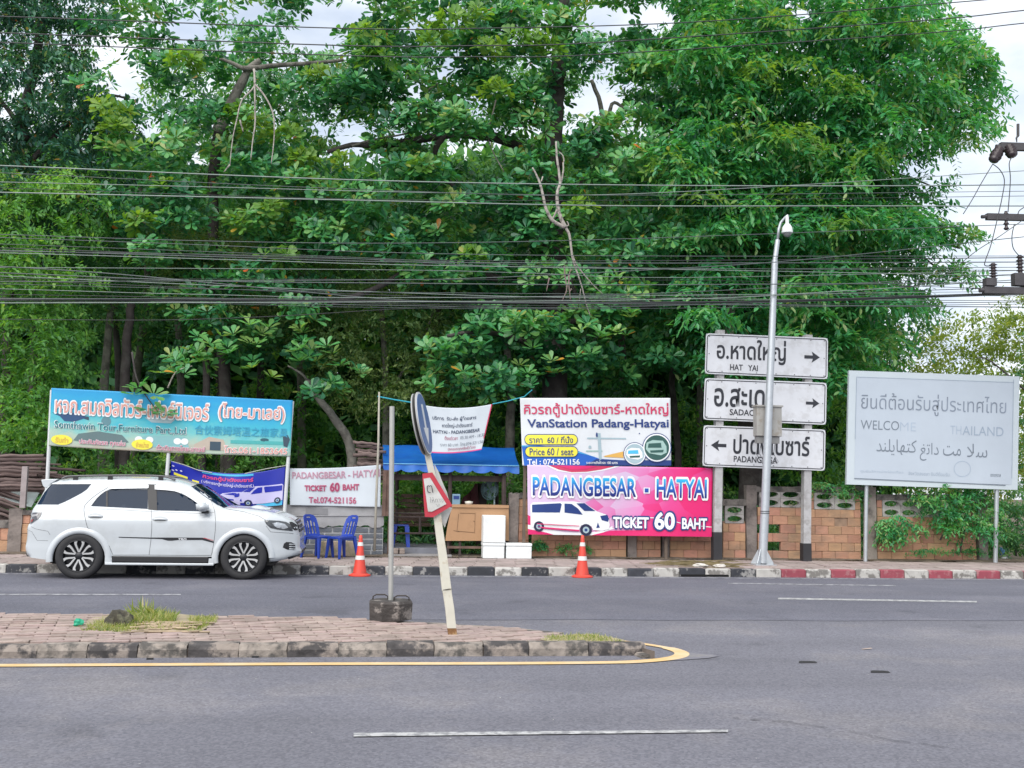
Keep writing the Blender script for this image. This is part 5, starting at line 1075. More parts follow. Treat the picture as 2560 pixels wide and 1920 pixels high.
def edgestrip(name, pts, m, crown=0.0, inset=0.0, n=14, off=.0, y0=None):
    Y = yin(pts); b = MB(); vs = []
    for (x, z), y in zip(pts, Y):
        for j in range(n+1):
            t = j/n; yy = (YC + y + inset) + (WID - 2*y - 2*inset)*t; c_ = crown*(1-(2*t-1)**2)
            vs.append((x, yy, z + c_ + off))
    b.add(vs, [(i*(n+1)+j, i*(n+1)+j+1, (i+1)*(n+1)+j+1, (i+1)*(n+1)+j) for i in range(len(pts)-1) for j in range(n)]); return b.build(name, m, car, smooth=True)
body = skin(OUT, [rq, rdw, fdw], m_wp, 'body')
iR = 24+0; idx = {p: i for i, p in enumerate(SIL)}
edgestrip('rear_end', SIL[:13], m_wp); edgestrip('rear_window', SIL[12:17], m_gl); edgestrip('roof', SIL[16:27], m_wp, crown=.035); edgestrip('windscreen', SIL[26:31], m_gl, crown=.02); edgestrip('bonnet', SIL[30:39], m_wp, crown=.02); edgestrip('front_bumper', SIL[38:], m_wp)
MB().box((rx0-.45, YC+.12, .24), (fx0+.5, YC+WID-.12, .75)).build('underbody', flat('underbody_black',(0.01,0.01,0.01),.9), car)
for cx, cz in ((fx0,fz0),(rx0,rz0)):
    b = MB(); 
    for yy0, yy1, sg in ((YC+.03, YC+.36, 1),(YC+WID-.36, YC+WID-.03, 1)):
        A = arch(cx, cz, AR+.012, -8, 188, 18); k = len(b.v); vs = []
        for x, z in A: vs += [(x, yy0, z), (x, yy1, z)]
        b.add(vs, [(2*i,2*i+1,2*i+3,2*i+2) for i in range(len(A)-1)]); b.add([(x, yy1 if yy0 < YCC else yy0, z) for x, z in A], [tuple(range(len(A)))])
    b.build('wheel_housing', flat('underbody_black',(0,0,0)), car)
# panes
for q, n in ((rq,'quarter_window'),(rdw,'rear_side_window'),(fdw,'front_side_window')):
    c_ = np.array(q).mean(0); q2 = [tuple(c_ + (np.array(p)-c_)*1.012) for p in q]; skin(q2, None, m_gl, n, off=-.010, sp=.06)
skin(CL([(1020,250),(1082,252),(1086,432),(1024,425)]), None, m_trim, 'pillar_trim', off=.003, sp=.06)
skin(CL([(733,296),(745,296),(745,408),(733,407)]), None, m_trim, 'window_divider', off=.002, sp=.06)
for q in ([(745,282),(775,262),(815,250),(1022,248),(1030,258),(1028,277),(775,282)], [(1070,256),(1150,258),(1225,272),(1290,300),(1345,340),(1385,378),(1370,384),(1320,348),(1262,314),(1205,297),(1140,290),(1072,286)]):
    skin(CL(q), None, mat('visor_white',(0.50,0.52,0.54),.15,.02,2,coat=1), 'rain_visor', off=.022, sp=.05)
skin(CL([(1318,262),(1345,264),(1440,330),(1568,408),(1548,413),(1500,392),(1420,338),(1350,288)]), None, m_gl, 'windscreen_edge', off=.004, sp=.05)
# seams, as thin dark beads lying in the body
def seam(pts, r=.0035, name='door_seam'):
    q0_ = CL(pts); q = []
    for a_, c_ in zip(q0_[:-1], q0_[1:]):
        k_ = max(1, int(math.hypot(c_[0]-a_[0], c_[1]-a_[1])/.05)); q += [(a_[0]+(c_[0]-a_[0])*j/k_, a_[1]+(c_[1]-a_[1])*j/k_) for j in range(k_)]
    q.append(q0_[-1])
    for side in (0, 1):
        b = MB()
        Y = yin(q); P_ = [Vector((x, (YC + y - .0005) if not side else (YC + WID - y + .0005), z)) for (x, z), y in zip(q, Y)]; b.tube(P_, r, 5); b.build(name, m_seam, car)
seam([(748,272),(700,300),(650,335),(607,372),(583,402),(580,430),(586,470),(597,520),(606,552)]); seam([(606,552),(660,580),(715,625),(755,680),(780,740),(1030,740),(1300,742),(1462,742)])
seam([(1045,432),(1050,500),(1049,560),(1042,640),(1030,738)]); seam([(1484,432),(1490,500),(1488,570),(1478,650),(1462,740)]); seam([(1400,300),(1455,352),(1484,432)], .0025); seam([(205,545),(240,560),(330,575),(345,600)], .0025, 'bumper_seam'); seam([(165,565),(210,580),(250,640),(330,640)], .0022, 'bumper_seam')
seam([(1560,420),(1680,440),(1790,470),(1835,498)], .003, 'bonnet_seam'); seam([(1840,540),(1870,580),(1990,590),(2050,600)], .003, 'bumper_seam')
seam([(600,430),(800,425),(1040,440),(1380,452),(1480,445)], .0022, 'crease')
# flares
def flare(cx, cz, a0, a1, name):
    n = 34
    for side in (0, 1):
        b = MB()
        vs = []
        for i in range(n+1):
            a = math.radians(a0+(a1-a0)*i/n)
            for r_, o_ in ((AR-.012,-.03),(AR-.012,.022),(AR+.03,.030),(AR+.075,.022),(AR+.095,-.004)):
                x, z = cx + r_*math.cos(a), cz + r_*math.sin(a)
                y = float(yin([(x, z)])[0]) if r_ > AR else float(yin([(cx+(AR+.02)*math.cos(a), cz+(AR+.02)*math.sin(a))])[0])
                vs.append((x, (YC + y - o_) if not side else (YC + WID - y + o_), z))
        b.add(vs, [(i*5+j, i*5+j+1, (i+1)*5+j+1, (i+1)*5+j) for i in range(n) for j in range(4)]); b.build(name, m_wp, car, smooth=True)
flare(fx0, fz0, 2, 190, 'wheel_arch_flare'); flare(rx0, rz0, -6, 186, 'wheel_arch_flare')
# side step
b = MB(); 
for y0, y1 in ((YC-.03, YC+.14), (YC+WID-.14, YC+WID+.03)):
    a, c = CP(728,803), CP(1480,800); b.box((a[0], y0, a[1]-.01), (c[0], y1, a[1]+.03)); 
b.build('side_step', m_wp, car, bevel=.012)
b = MB()
for y0, y1 in ((YC-.034, YC+.13), (YC+WID-.13, YC+WID+.034)):
    a, c = CP(778,782), CP(1442,755); b.box((a[0], y0+.012, a[1]-.012), (c[0], y1, c[1]+.005))
b.build('step_tread', m_trim, car, bevel=.01)
for q in ([(728,800),(728,757),(775,757),(779,800)], [(1442,800),(1445,762),(1480,762),(1480,800)]): skin(CL(q), None, m_wp, 'step_end', off=.03, sp=.06)
# decals
m_dec = flat('decal_black', (0.018,0.018,0.022), .4); m_dr = flat('decal_red', (0.4,0.04,0.06), .4)
skin(CL([(820,614),(1038,619),(1060,619),(1180,619),(1400,620),(1476,646),(1476,657),(1396,636),(1225,637),(1190,641),(1160,641),(1120,630),(1030,627),(820,620)]), None, m_dec, 'side_stripe', off=.003, sp=.05, smooth=False)
skin(CL([(1412,620),(1476,638),(1476,641),(1400,622)]), None, m_dr, 'side_stripe_red', off=.005, sp=.05)
P_, Fs = glyphs("TRD", .02); lo, hi = P_.min(0), P_.max(0); b = MB()
q = (P_-lo)/(hi-lo); pts = [CP(1228+58*u + 6*v, 638-14*v) for u, v in q]; Y = yin(pts); b.add([(p[0], YC+y-.006, p[1]) for p, y in zip(pts, Y)], Fs); b.build('decal_lettering', wht, car)
# handles
for hx, hy in ((660,472),(1107,493)):
    c0 = CP(hx, hy); el = lambda k, a, b_: [(c0[0]+a*math.cos(t*math.pi/10)*k, c0[1]+b_*math.sin(t*math.pi/10)*k) for t in range(20)]
    h = skin(el(1, .125, .052), None, mat('handle_recess_shade',(0.38,0.40,0.41),.4,.02,2), 'handle_recess_shade', off=.002, sp=.04)  # no hollow here: a greyer ellipse paints the shade around the grip
    b = MB()
    for side in (0,1):
        P3 = [Vector((c0[0]+u, (YC+inb(c0[1])-.022+.02*abs(u/.12)**3) if not side else (YC+WID-inb(c0[1])+.022), c0[1]+.012*(1-(u/.12)**2)-.006)) for u in np.linspace(-.12,.12,9)]; b.tube(P3, [.010,.014,.016,.017,.017,.017,.016,.014,.010], 8)
    b.build('door_handle', m_wp, car, smooth=True)
    b = MB(); P3 = [Vector((c0[0]+u, YC+inb(c0[1])-.006, c0[1]-.018)) for u in np.linspace(-.09,.09,5)]; b.tube(P3, .006, 5); b.build('handle_gap_shade', m_seam, car)  # dark bead stands in for the shaded slit under the handle
# lamps
tlq = CL([(191,448),(286,444),(278,468),(255,492),(222,512),(196,527),(190,500)])
skin(tlq, None, mat('lamp_dark',(0.05,0.05,0.06),.08,.05,3,coat=1), 'tail_light', off=.010, sp=.04)
skin(CL([(205,462),(262,456),(256,468),(208,478)]), None, mat('lamp_smoke',(0.30,0.30,0.31),.1,.05,3), 'tail_light_strip', off=.014, sp=.04); skin(CL([(200,500),(225,490),(215,508),(200,518)]), None, mat('lamp_red',(0.25,0.03,0.03),.15,.05,3), 'tail_light_reflector', off=.014, sp=.04)
skin(CL([(1826,500),(1860,499),(1930,503),(1975,512),(2003,528),(2018,558),(2020,577),(1975,572),(1915,564),(1870,553),(1845,532)]), None, mat('headlamp_dark',(0.045,0.05,0.055),.06,.05,3,coat=1), 'headlight', off=.006, sp=.04)
skin(CL([(1880,520),(1920,514),(1965,526),(1990,552),(1960,562),(1915,552),(1895,538)]), None, mat('headlamp_clear',(0.50,0.53,0.56),.1,.25,12,metal=.5), 'headlight_lens', off=.010, sp=.03)
skin(CL([(1952,690),(1960,664),(1975,652),(2010,655),(2036,668),(2036,708),(1985,706)]), None, m_trim, 'fog_light_surround', off=.006, sp=.04)
for k, yy in enumerate((668,684,700)): skin(CL([(1996,yy-4),(2036,yy),(2036,yy+6),(1994,yy+3)]), None, m_wp, 'bumper_blade', off=.014, sp=.04)
skin(CL([(1996,512),(2016,512),(2046,535),(2052,572),(2030,572),(2010,545)]), None, m_trim, 'grille_side', off=.007, sp=.04)
gr = [p for p in SIL[37:42]]; edgestrip('grille', [(p[0]+.012, p[1]) for p in gr], m_trim, inset=.14); 
for k in range(3): 
    p = SIL[38+k]; MB().box((p[0]+.01, YC+.42, p[1]-.012), (p[0]+.035, YC+WID-.42, p[1]+.006)).build('grille_bar', m_chr, car)
edgestrip('front_lip', [(p[0]+.006, p[1]-.004) for p in SIL[45:47]], m_trim, inset=.02)
skin(CL([(1985,758),(2060,742),(2074,738),(2060,752),(1990,776)]), None, m_trim, 'lower_lip', off=.004, sp=.04); skin(CL([(150,712),(162,732),(182,752),(176,757),(160,742)]), None, m_trim, 'rear_lip', off=.006, sp=.04)
# mirrors
mc = CP(1412, 405)
for side in (0,1):
    yy = YC - .10 if not side else YC+WID+.10; b = bmesh.new(); bmesh.ops.create_cube(b, size=1); bmesh.ops.bevel(b, geom=b.edges[:], offset=.22, segments=3, affect='EDGES')
    for v in b.verts: v.co = Vector((v.co.x*.20 + v.co.z*-.03, v.co.y*.20, v.co.z*.155*(1 - .25*(v.co.x)))) + Vector((mc[0]-car.location.x, yy-car.location.y, mc[1]))
    me = bpy.data.meshes.new('wing_mirror'); b.to_mesh(me); b.free(); me.materials.append(m_wp); me.polygons.foreach_set('use_smooth',[True]*len(me.polygons)); o = bpy.data.objects.new('wing_mirror', me); C.objects.link(o); o.parent = car
    MB().box((mc[0]-.02, min(yy, yy+(.1 if not side else -.1)), mc[1]-.115), (mc[0]+.10, max(yy, yy+(.12 if not side else -.12)), mc[1]-.06)).build('mirror_arm', m_trim, car, bevel=.015)
# roof rails, spoiler, scoop, wipers, aerial
for side in (0,1):
    q = CL([(425,214),(450,200),(500,194),(700,190),(900,189),(1080,192),(1150,200),(1210,222)]); yo = .16
    P3 = [Vector((x, YC+inb(z)+.03 if not side else YC+WID-inb(z)-.03, z)) for x, z in q]; MB().tube(smooth([tuple(p) for p in P3], 4), .017, 8).build('roof_rail', mat('rail_dark',(0.10,0.10,0.105),.35,.05,3,metal=.4), car, smooth=True)
    for t in (520, 760, 1110):
        c0 = CP(t, 200); yy = YC+inb(c0[1])+.03 if not side else YC+WID-inb(c0[1])-.03; MB().box((c0[0]-.04, yy-.015, c0[1]-.05), (c0[0]+.04, yy+.015, c0[1]+.015)).build('rail_foot', m_trim, car)
sp_ = CL([(277,219),(330,214),(400,214),(372,230),(345,246),(318,272),(300,275),(286,262)]); b = MB(); b.plate(sp_, None, lambda u, v, w_: Vector((u, YC+.24+w_, v)), WID-.48); b.build('rear_spoiler', m_wp, car, bevel=.01)
c0, c1 = CP(1700,424), CP(1845,436); b = MB(); n = 8; vs = []
for i in range(n+1):
    t = i/n; x = c0[0]+(c1[0]-c0[0])*t; z0 = c0[1]+(c1[1]-c0[1])*t; h = .055*math.sin(math.pi*min(1, t*1.15+.02))**.6 if t < .87 else .03
    for j, (yf, zf) in enumerate(((-.30,0),(-.26,.8),(-.15,1),(.15,1),(.26,.8),(.30,0))): vs.append((x, YCC+yf, z0+.015+h*zf))
b.add(vs, [(i*6+j, i*6+j+1, (i+1)*6+j+1, (i+1)*6+j) for i in range(n) for j in range(5)] + [tuple(n*6+j for j in range(6))]); b.build('bonnet_scoop', m_wp, car, smooth=True, auto=50)
a = CP(352,770); b = MB(); b.box((a[0]-.01, YC+.02, a[1]-.06), (a[0]+.012, YC+.28, a[1]+.35)); b.build('mud_flap', m_trim, car)
# wheels
m_ty = mat('tyre', (0.022,0.022,0.024), .8, .15, 10, bump=.2); m_al = mat('alloy', (0.50,0.50,0.50), .3, .05, 4, metal=.4); m_ri = mat('rim_dark', (0.02,0.021,0.025), .4, .1, 5, metal=.3)
def wheel(cx, cz, yo, sg):
    c_ = Vector((cx, yo, .385)); Rt = .385; w_ = sg; b = MB()
    b.lathe([(.255,.05*w_),(.265,.0),(.30,-.012*w_),(.345,-.010*w_),(.372,.012*w_),(.385,.035*w_),(.386,.12*w_),(.385,.20*w_),(.372,.225*w_),(.33,.24*w_),(.25,.22*w_)], c_, 48, ax='y'); ty = b.build('wheel', m_ty, car, smooth=True, auto=50)
    par = ty; ty_loc = Vector(ty.location)
    def sub(b, n, m, sm=False, au=None):
        o = b.build(n, m, smooth=sm, auto=au, loc=(0,0,0)); o.parent = ty; o.location = -Vector(car.location); return o
    b = MB(); b.lathe([(.262,.0),(.262,.06*w_),(.24,.10*w_),(.05,.12*w_),(0,.12*w_)], c_, 40, ax='y'); sub(b, 'rim_barrel', m_ri, True, 50)
    b = MB(); b.lathe([(.266,-.002*w_),(.262,-.010*w_),(.252,-.008*w_),(.250,.012*w_)], c_, 48, ax='y'); sub(b, 'rim_edge', m_ri, True)
    b = MB(); b.lathe([(0,.005*w_),(.05,.008*w_),(.065,.02*w_),(.07,.06*w_)], c_, 24, ax='y'); sub(b, 'hub', m_ri, True)
    b = MB()
    for k in range(6):     # six pairs of spokes, each pair closing into a petal at the rim
        for s_ in (-1, 1):
            pr = [(.062,.10),(.11,.20),(.16,.285),(.205,.30),(.245,.235)] if s_ > 0 else [(.062,-.10),(.11,-.20),(.16,-.285),(.205,-.30),(.245,-.235)]
            hw = [.010,.013,.014,.017,.026]; vs = []
            for (r_, a_), h_ in zip(pr, hw):
                a_ = a_ + math.radians(60*k + 90); p = Vector((math.cos(a_)*r_, 0, math.sin(a_)*r_)); t_ = Vector((-math.sin(a_), 0, math.cos(a_)))
                yd = (.012 - .014*(r_/.25))*w_
                vs += [c_+p+t_*h_+Vector((0,yd,0)), c_+p-t_*h_+Vector((0,yd,0)), c_+p-t_*h_+Vector((0,yd+.03*w_,0)), c_+p+t_*h_+Vector((0,yd+.03*w_,0))]
            b.add(vs, [(i*4+a, i*4+(a+1)%4, i*4+4+(a+1)%4, i*4+4+a) for i in range(4) for a in range(4)] + [(16,17,18,19)])
    sub(b, 'spoke', m_al)
    b = MB()
    for k in range(6): a_ = math.radians(60*k+60); b.lathe([(0,.014*w_),(.008,.014*w_),(.008,.03*w_)], c_+Vector((math.cos(a_)*.04,-.006*w_,math.sin(a_)*.04)), 6, ax='y')
    sub(b, 'wheel_nut', m_al)
for cx in (fx0, rx0): wheel(cx, .385, YC-.012, 1); wheel(cx, .385, YC+WID+.012, -1)
# ------------------------------------------------------------------ vegetation
def norm(a): return a/np.maximum(np.linalg.norm(a, axis=1, keepdims=True), 1e-9)
BIG = (np.array([(0,0,0),(-.07,.25,.01),(-.20,.62,.035),(-.19,.86,.02),(0,1,-.02),(.19,.86,.02),(.20,.62,.035),(.07,.25,.01),(0,.55,-.015)]), [(0,8,1),(1,8,2),(2,8,3),(3,8,4),(4,8,5),(5,8,6),(6,8,7),(7,8,0)])
MED = (np.array([(0,0,0),(-.20,.35,.03),(-.17,.7,.02),(0,1,-.08),(.17,.7,.02),(.20,.35,.03)]), [(0,3,2,1),(0,5,4,3)])
SML = (np.array([(0,0,0),(-.24,.5,.04),(0,1,-.04),(.24,.5,.04)]), [(0,2,1),(0,3,2)])
def leaves_mesh(name, P, D, N, S, R, tmpl, m):
    V, Fc = tmpl; D = norm(D); X = norm(np.cross(D, N)); Z = np.cross(X, D); n = len(P); k = len(V)
    W = P[:,None,:] + S[:,None,None]*(V[None,:,0:1]*X[:,None,:] + V[None,:,1:2]*D[:,None,:] + V[None,:,2:3]*Z[:,None,:])
    me = bpy.data.meshes.new(name); me.vertices.add(n*k); me.vertices.foreach_set('co', W.reshape(-1).astype(np.float32))
    L_ = [len(f) for f in Fc]; tot = sum(L_); base = np.concatenate([np.array(f) for f in Fc]); li = (np.arange(n)[:,None]*k + base[None,:]).reshape(-1)
    me.loops.add(n*tot); me.loops.foreach_set('vertex_index', li.astype(np.int32)); me.polygons.add(n*len(Fc))
    st = np.cumsum([0]+L_[:-1]); me.polygons.foreach_set('loop_start', (np.arange(n)[:,None]*tot + st[None,:]).reshape(-1).astype(np.int32)); me.polygons.foreach_set('loop_total', np.tile(L_, n).astype(np.int32))
    me.update(calc_edges=True); a = me.attributes.new('rnd', 'FLOAT', 'FACE'); a.data.foreach_set('value', np.repeat(R, len(Fc)).astype(np.float32))
    me.materials.append(m); return me
def addmesh(name, me, parent=None, **k):
    o = bpy.data.objects.new(name, me); C.objects.link(o)
    if parent is not None: o.parent = parent; o.location = -Vector(parent.location)
    return tag(o, **k)
# holes where the bright sky shows between the crowns
GAPS = [(290,120,52,24),(325,190,44,34),(240,165,24,18),(497,85,24,26),(120,190,22,16),(60,230,40,18),(500,405,32,26),(300,235,45,30),(620,45,34,20),(770,95,70,38),(890,35,60,36),(1540,55,52,42),(1640,45,60,44),(1490,250,75,48),(1420,330,30,14),(880,350,42,62),(1000,345,26,18),(1240,365,70,14),(700,165,30,16),(380,330,34,30),(2010,42,26,24),(930,410,40,26),(20,280,26,40),(1160,385,50,16)]
def hole(q, f=1.0):
    r = np.zeros(len(q), bool)
    for x, y, a, b in GAPS: r |= ((q[:,0]-x)/(a*f))**2 + ((q[:,1]-y)/(b*f))**2 < 1
    return r
def clumps(poly, sp, y0, y1, gaps=True, keep=1.0):
    poly = np.array(poly, float); lo, hi = poly.min(0), poly.max(0); o = []
    gx, gy = np.meshgrid(np.arange(lo[0], hi[0], sp), np.arange(lo[1], hi[1], sp*.8)); g = np.stack([gx.ravel(), gy.ravel()], 1) + RNG.uniform(-sp*.5, sp*.5, (gx.size, 2))
    g = g[inpoly(g, poly)]
    if gaps: g = g[~hole(g, 1.18)]
    g = g[RNG.random(len(g)) < keep]
    return [np.array(RP(p[0], p[1], RNG.uniform(y0, y1))) for p in g]
def fill(cs, R, nros, per, size, kind, droop=0.0, flatk=.6, front=.35):
    """clumps of leaf rosettes: rosettes on the outer shell of squashed balls, leaves fanned round each twig end"""
    P=[];D=[];N=[];S=[];Rn=[]
    for c in cs:
        n = max(1, int(nros*RNG.uniform(.6,1.4))); v = norm(RNG.normal(size=(n,3)) + np.array([0,-front,.25])); rr = R*RNG.uniform(.45,1.0,(n,1))*RNG.uniform(.8,1.2)
        c0 = c + v*rr*np.array([1.15,1,flatk]); ax = norm(v*np.array([.9,.9,.35]) + np.array([0,-.15,.75 if kind == 'big' else .35]) + RNG.normal(size=(n,3))*.22)
        cv = RNG.uniform(-.22,.22)
        for i in range(n):
            k = max(3, int(per*RNG.uniform(.7,1.3))); A = ax[i]; T = np.cross(A, [0.3,.9,.1]); T /= np.linalg.norm(T); B = np.cross(A, T)
            az = np.arange(k)*2*np.pi/k + RNG.uniform(0,6.3) + RNG.normal(size=k)*.3; el = RNG.uniform(.05,.75,k)
            if kind == 'big':
                d = (np.cos(az)[:,None]*T + np.sin(az)[:,None]*B)*np.cos(el)[:,None] + A*np.sin(el)[:,None]; nn = A - d*(d@A)[:,None] + RNG.normal(size=(k,3))*.15; p = np.repeat(c0[i][None], k, 0) + d*size*.12
            else:       # leaves along a short arching twig
                tw = norm((A + np.array([0,0,-droop])) [None])[0]; t = np.linspace(0, 1, k)[:,None]; Ls = size*(1.3+.25*k)
                p = c0[i] + tw*t*Ls*.7 + np.array([0,0,-droop*.5])*t**2*Ls; side = np.where(np.arange(k) % 2 == 0, 1, -1)[:,None]
                d = norm(T*side*.9 + tw*.6 + np.array([0,0,-droop*.8]) + RNG.normal(size=(k,3))*.28); nn = norm(np.array([0,-.25,1]) + RNG.normal(size=(k,3))*.35)
            P.append(p); D.append(d); N.append(nn); S.append(size*RNG.uniform(.65,1.25,k)); rn_ = np.clip(np.full(k, .5+cv) + RNG.normal(size=k)*.15, 0, .91); rn_[RNG.random(k) < .005] = RNG.uniform(.93, 1); Rn.append(rn_)
    P,D,N = map(np.concatenate, (P,D,N)); S = np.concatenate(S); Rn = np.concatenate(Rn); return P,D,N,S,Rn
def cull(a, f=.92):
    P = a[0]; q = np.array([proj(p) for p in P]) if len(P) < 400 else None
    R_ = np.array(ROT.transposed()); c = (P - np.array([0,0,HC])) @ R_.T; q = np.stack([1280 + F*c[:,0]/-c[:,2], 960 - F*c[:,1]/-c[:,2]], 1); k = ~(hole(q, f) & (RNG.random(len(q)) < .9)); return tuple(x[k] for x in a)
LM_ALM = leafmat('leaf_almond', [(0.0,(0.019,0.085,0.050)),(0.28,(0.032,0.151,0.074)),(.5,(0.060,0.252,0.094)),(.70,(0.124,0.340,0.107)),(.90,(0.216,0.340,0.107)),(.955,(0.518,0.324,0.045)),(1.0,(0.600,0.089,0.045))], .30, .32, .5)
LM_VINE = leafmat('leaf_vine', [(0.0,(0.019,0.105,0.064)),(.4,(0.044,0.240,0.094)),(.6,(0.081,0.330,0.106)),(.85,(0.192,0.330,0.118)),(1.0,(0.356,0.340,0.196))], .35, .38, .5)
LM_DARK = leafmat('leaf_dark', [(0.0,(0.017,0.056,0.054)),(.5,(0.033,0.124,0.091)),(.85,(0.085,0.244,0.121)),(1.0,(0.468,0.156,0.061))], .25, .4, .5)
LM_YEL = leafmat('leaf_yellowgreen', [(0.0,(0.040,0.128,0.039)),(.4,(0.079,0.234,0.057)),(.7,(0.158,0.353,0.085)),(1.0,(0.317,0.475,0.141))], .4, .5, .4)
LM_YBIG = leafmat('leaf_young', [(0.0,(0.060,0.162,0.033)),(.5,(0.119,0.257,0.050)),(.92,(0.204,0.323,0.055)),(1.0,(0.289,0.285,0.055))], .4, .4, .35)
LM_BACK = leafmat('leaf_back', [(0.0,(0.028,0.101,0.060)),(.5,(0.066,0.205,0.090)),(.8,(0.150,0.337,0.121)),(1.0,(0.281,0.340,0.171))], .35, .55, .3)
LM_FEA = leafmat('leaf_feathery', [(0.0,(0.051,0.101,0.036)),(.5,(0.111,0.195,0.066)),(1.0,(0.254,0.321,0.122))], .35, .6, .3)
bark = mat('bark_dark', (0.055,0.045,0.045), .95, .35, 5, bump=.8, bscale=16, dirt=(0.10,0.095,0.09), dirt_amt=.6, dirt_scale=3); barkl = mat('bark_light', (0.20,0.185,0.165), .95, .35, 5, bump=.7, bscale=18, dirt=(0.06,0.055,0.05), dirt_amt=.7, dirt_scale=4)
bone = mat('dead_wood_pale', (0.34,0.31,0.28), .9, .25, 8, bump=.5, dirt=(0.10,0.085,0.08), dirt_amt=.8, dirt_scale=9, dirt_lo=.52)
def limb(par, pts, Y, r0, r1, m, name='branch', n=9, Y1=None):
    Y1 = Y if Y1 is None else Y1; k = len(pts); P_ = [tuple(RP(x, y, Y + (Y1-Y)*i/(k-1))) for i, (x, y) in enumerate(pts)]
    if name == 'trunk': P_[0] = (P_[0][0], P_[0][1], -.1)
    q = smooth(P_, 4); q = [Vector(p) + Vector((random.uniform(-1,1), random.uniform(-1,1), 0))*min(r0, r1)*.25 for p in q]; rr = [r0 + (r1-r0)*i/(len(q)-1) for i in range(len(q))]
    return MB().tube(q, rr, n, wob=.06).build(name, m, par, smooth=True)
def tree(name, base, label, cat='tree', group=None):
    e = empty(name, (base[0], base[1], 0), label, cat, group); return e
def crown(e, parts, tmpl, m, name='crown', gaps=True, f=.92):
    a = [np.concatenate([p[i] for p in parts]) for i in range(5)]
    if gaps: a = cull(a, f)
    return addmesh(name, leaves_mesh(name, *a, tmpl, m), e, kind='stuff')
cnt = 0
# 1 the great almond tree in the middle
b0 = RP(1385,1300,26.5); T1 = tree('almond_tree', b0, 'great broad-leaved almond tree with dark trunk rising in the middle')
limb(T1, [(1385,1300),(1388,1000),(1384,700),(1380,480),(1378,420)], 26.5, .34, .27, bark, 'trunk', 12)
limb(T1, [(1378,430),(1386,330),(1392,230),(1398,140),(1410,20),(1430,-150)], 26.5, .25, .15, bark, 'branch', 12)
limb(T1, [(1376,430),(1320,375),(1240,345),(1140,335),(1040,350),(950,365),(880,362),(820,380)], 26.4, .17, .05, bark, Y1=25.6)
limb(T1, [(1110,338),(1085,385),(1100,430),(1140,470)], 26, .09, .05, bark); limb(T1, [(1090,335),(1115,290),(1130,240)], 26.2, .08, .04, bark)
limb(T1, [(1450,470),(1480,410),(1510,340),(1500,260),(1480,200)], 26.2, .10, .05, barkl); limb(T1, [(1515,330),(1530,260),(1560,270),(1615,310)], 26.2, .06, .03, barkl)
limb(T1, [(880,365),(930,350),(1030,330),(1060,300)], 25.5, .035, .015, barkl); limb(T1, [(1070,225),(1100,205),(1135,175)], 25.5, .03, .012, barkl); limb(T1, [(1240,250),(1222,330),(1228,370),(1260,430)], 25, .02, .012, barkl); limb(T1, [(1268,240),(1300,300),(1320,335)], 25, .02, .012, barkl)
limb(T1, [(1390,700),(1260,700),(1120,655),(1050,662),(940,720),(830,760)], 26, .11, .06, bark, Y1=25.2); limb(T1, [(1388,820),(1450,800),(1540,790),(1640,760)], 26.2, .10, .05, bark)
limb(T1, [(1385,900),(1300,850),(1200,830),(1120,840)], 26.2, .09, .04, bark, Y1=24.4); limb(T1, [(1385,880),(1430,900),(1480,860),(1500,830)], 26.2, .06, .03, bark, Y1=24.6)
A1 = [(880,-60),(1660,-60),(1700,300),(1640,480),(1700,640),(1740,800),(1700,900),(1560,985),(1330,1000),(1180,990),(1060,960),(1120,800),(1040,680),(930,620),(860,520),(830,300),(900,160)]
cs = clumps(A1, 66, 24.8, 28.2, keep=.92) + clumps(A1, 95, 24.3, 25.4, keep=.6)
crown(T1, [fill(cs, .58, 22, 8, .25, 'big')], BIG, LM_ALM)
# 2 the second almond tree, left
b0 = RP(590,1300,27.5); T2 = tree('almond_tree', b0, 'lower almond tree behind the turquoise billboard with pale hanging roots')
limb(T2, [(590,1300),(565,1000),(540,700),(530,480),(545,330)], 27.5, .17, .13, bark, 'trunk', 12)
limb(T2, [(545,330),(585,245),(620,178),(650,150)], 26.4, .16, .07, barkl, Y1=26); limb(T2, [(610,172),(700,163),(780,158),(860,150)], 26, .07, .04, barkl); limb(T2, [(615,175),(560,150),(500,140)], 26, .06, .03, barkl)
for q in ([(634,172),(636,215),(605,250),(592,300),(582,345),(575,412)], [(636,172),(638,300),(632,350),(627,400)], [(637,210),(665,245),(684,290),(685,350),(678,410)], [(600,300),(608,330)], [(575,412),(560,430)]): limb(T2, q, 23.9, .024, .011, bone, 'hanging_root', 6)
limb(T2, [(884,1230),(878,1140),(862,1085),(822,1028),(787,983),(770,950)], 25.5, .13, .07, barkl, Y1=25.0); limb(T2, [(790,985),(760,940),(720,915)], 25.2, .04, .02, barkl, Y1=24.8)
limb(T2, [(310,1200),(312,1000),(318,850),(330,760)], 26.5, .13, .10, bark); limb(T2, [(420,970),(440,930),(480,915)], 24.4, .02, .012, bone)
A2 = [(235,60),(300,-60),(420,-60),(900,-60),(960,300),(930,600),(860,700),(850,800),(900,900),(960,1010),(860,1000),(700,950),(560,890),(430,950),(420,890),(540,810),(420,760),(230,560),(200,430)]
cs = clumps(A2, 70, 25.2, 28.8, keep=.92) + clumps(A2, 100, 24.4, 25.4, keep=.5)
crown(T2, [fill(cs, .56, 20, 8, .235, 'big')], BIG, LM_ALM)
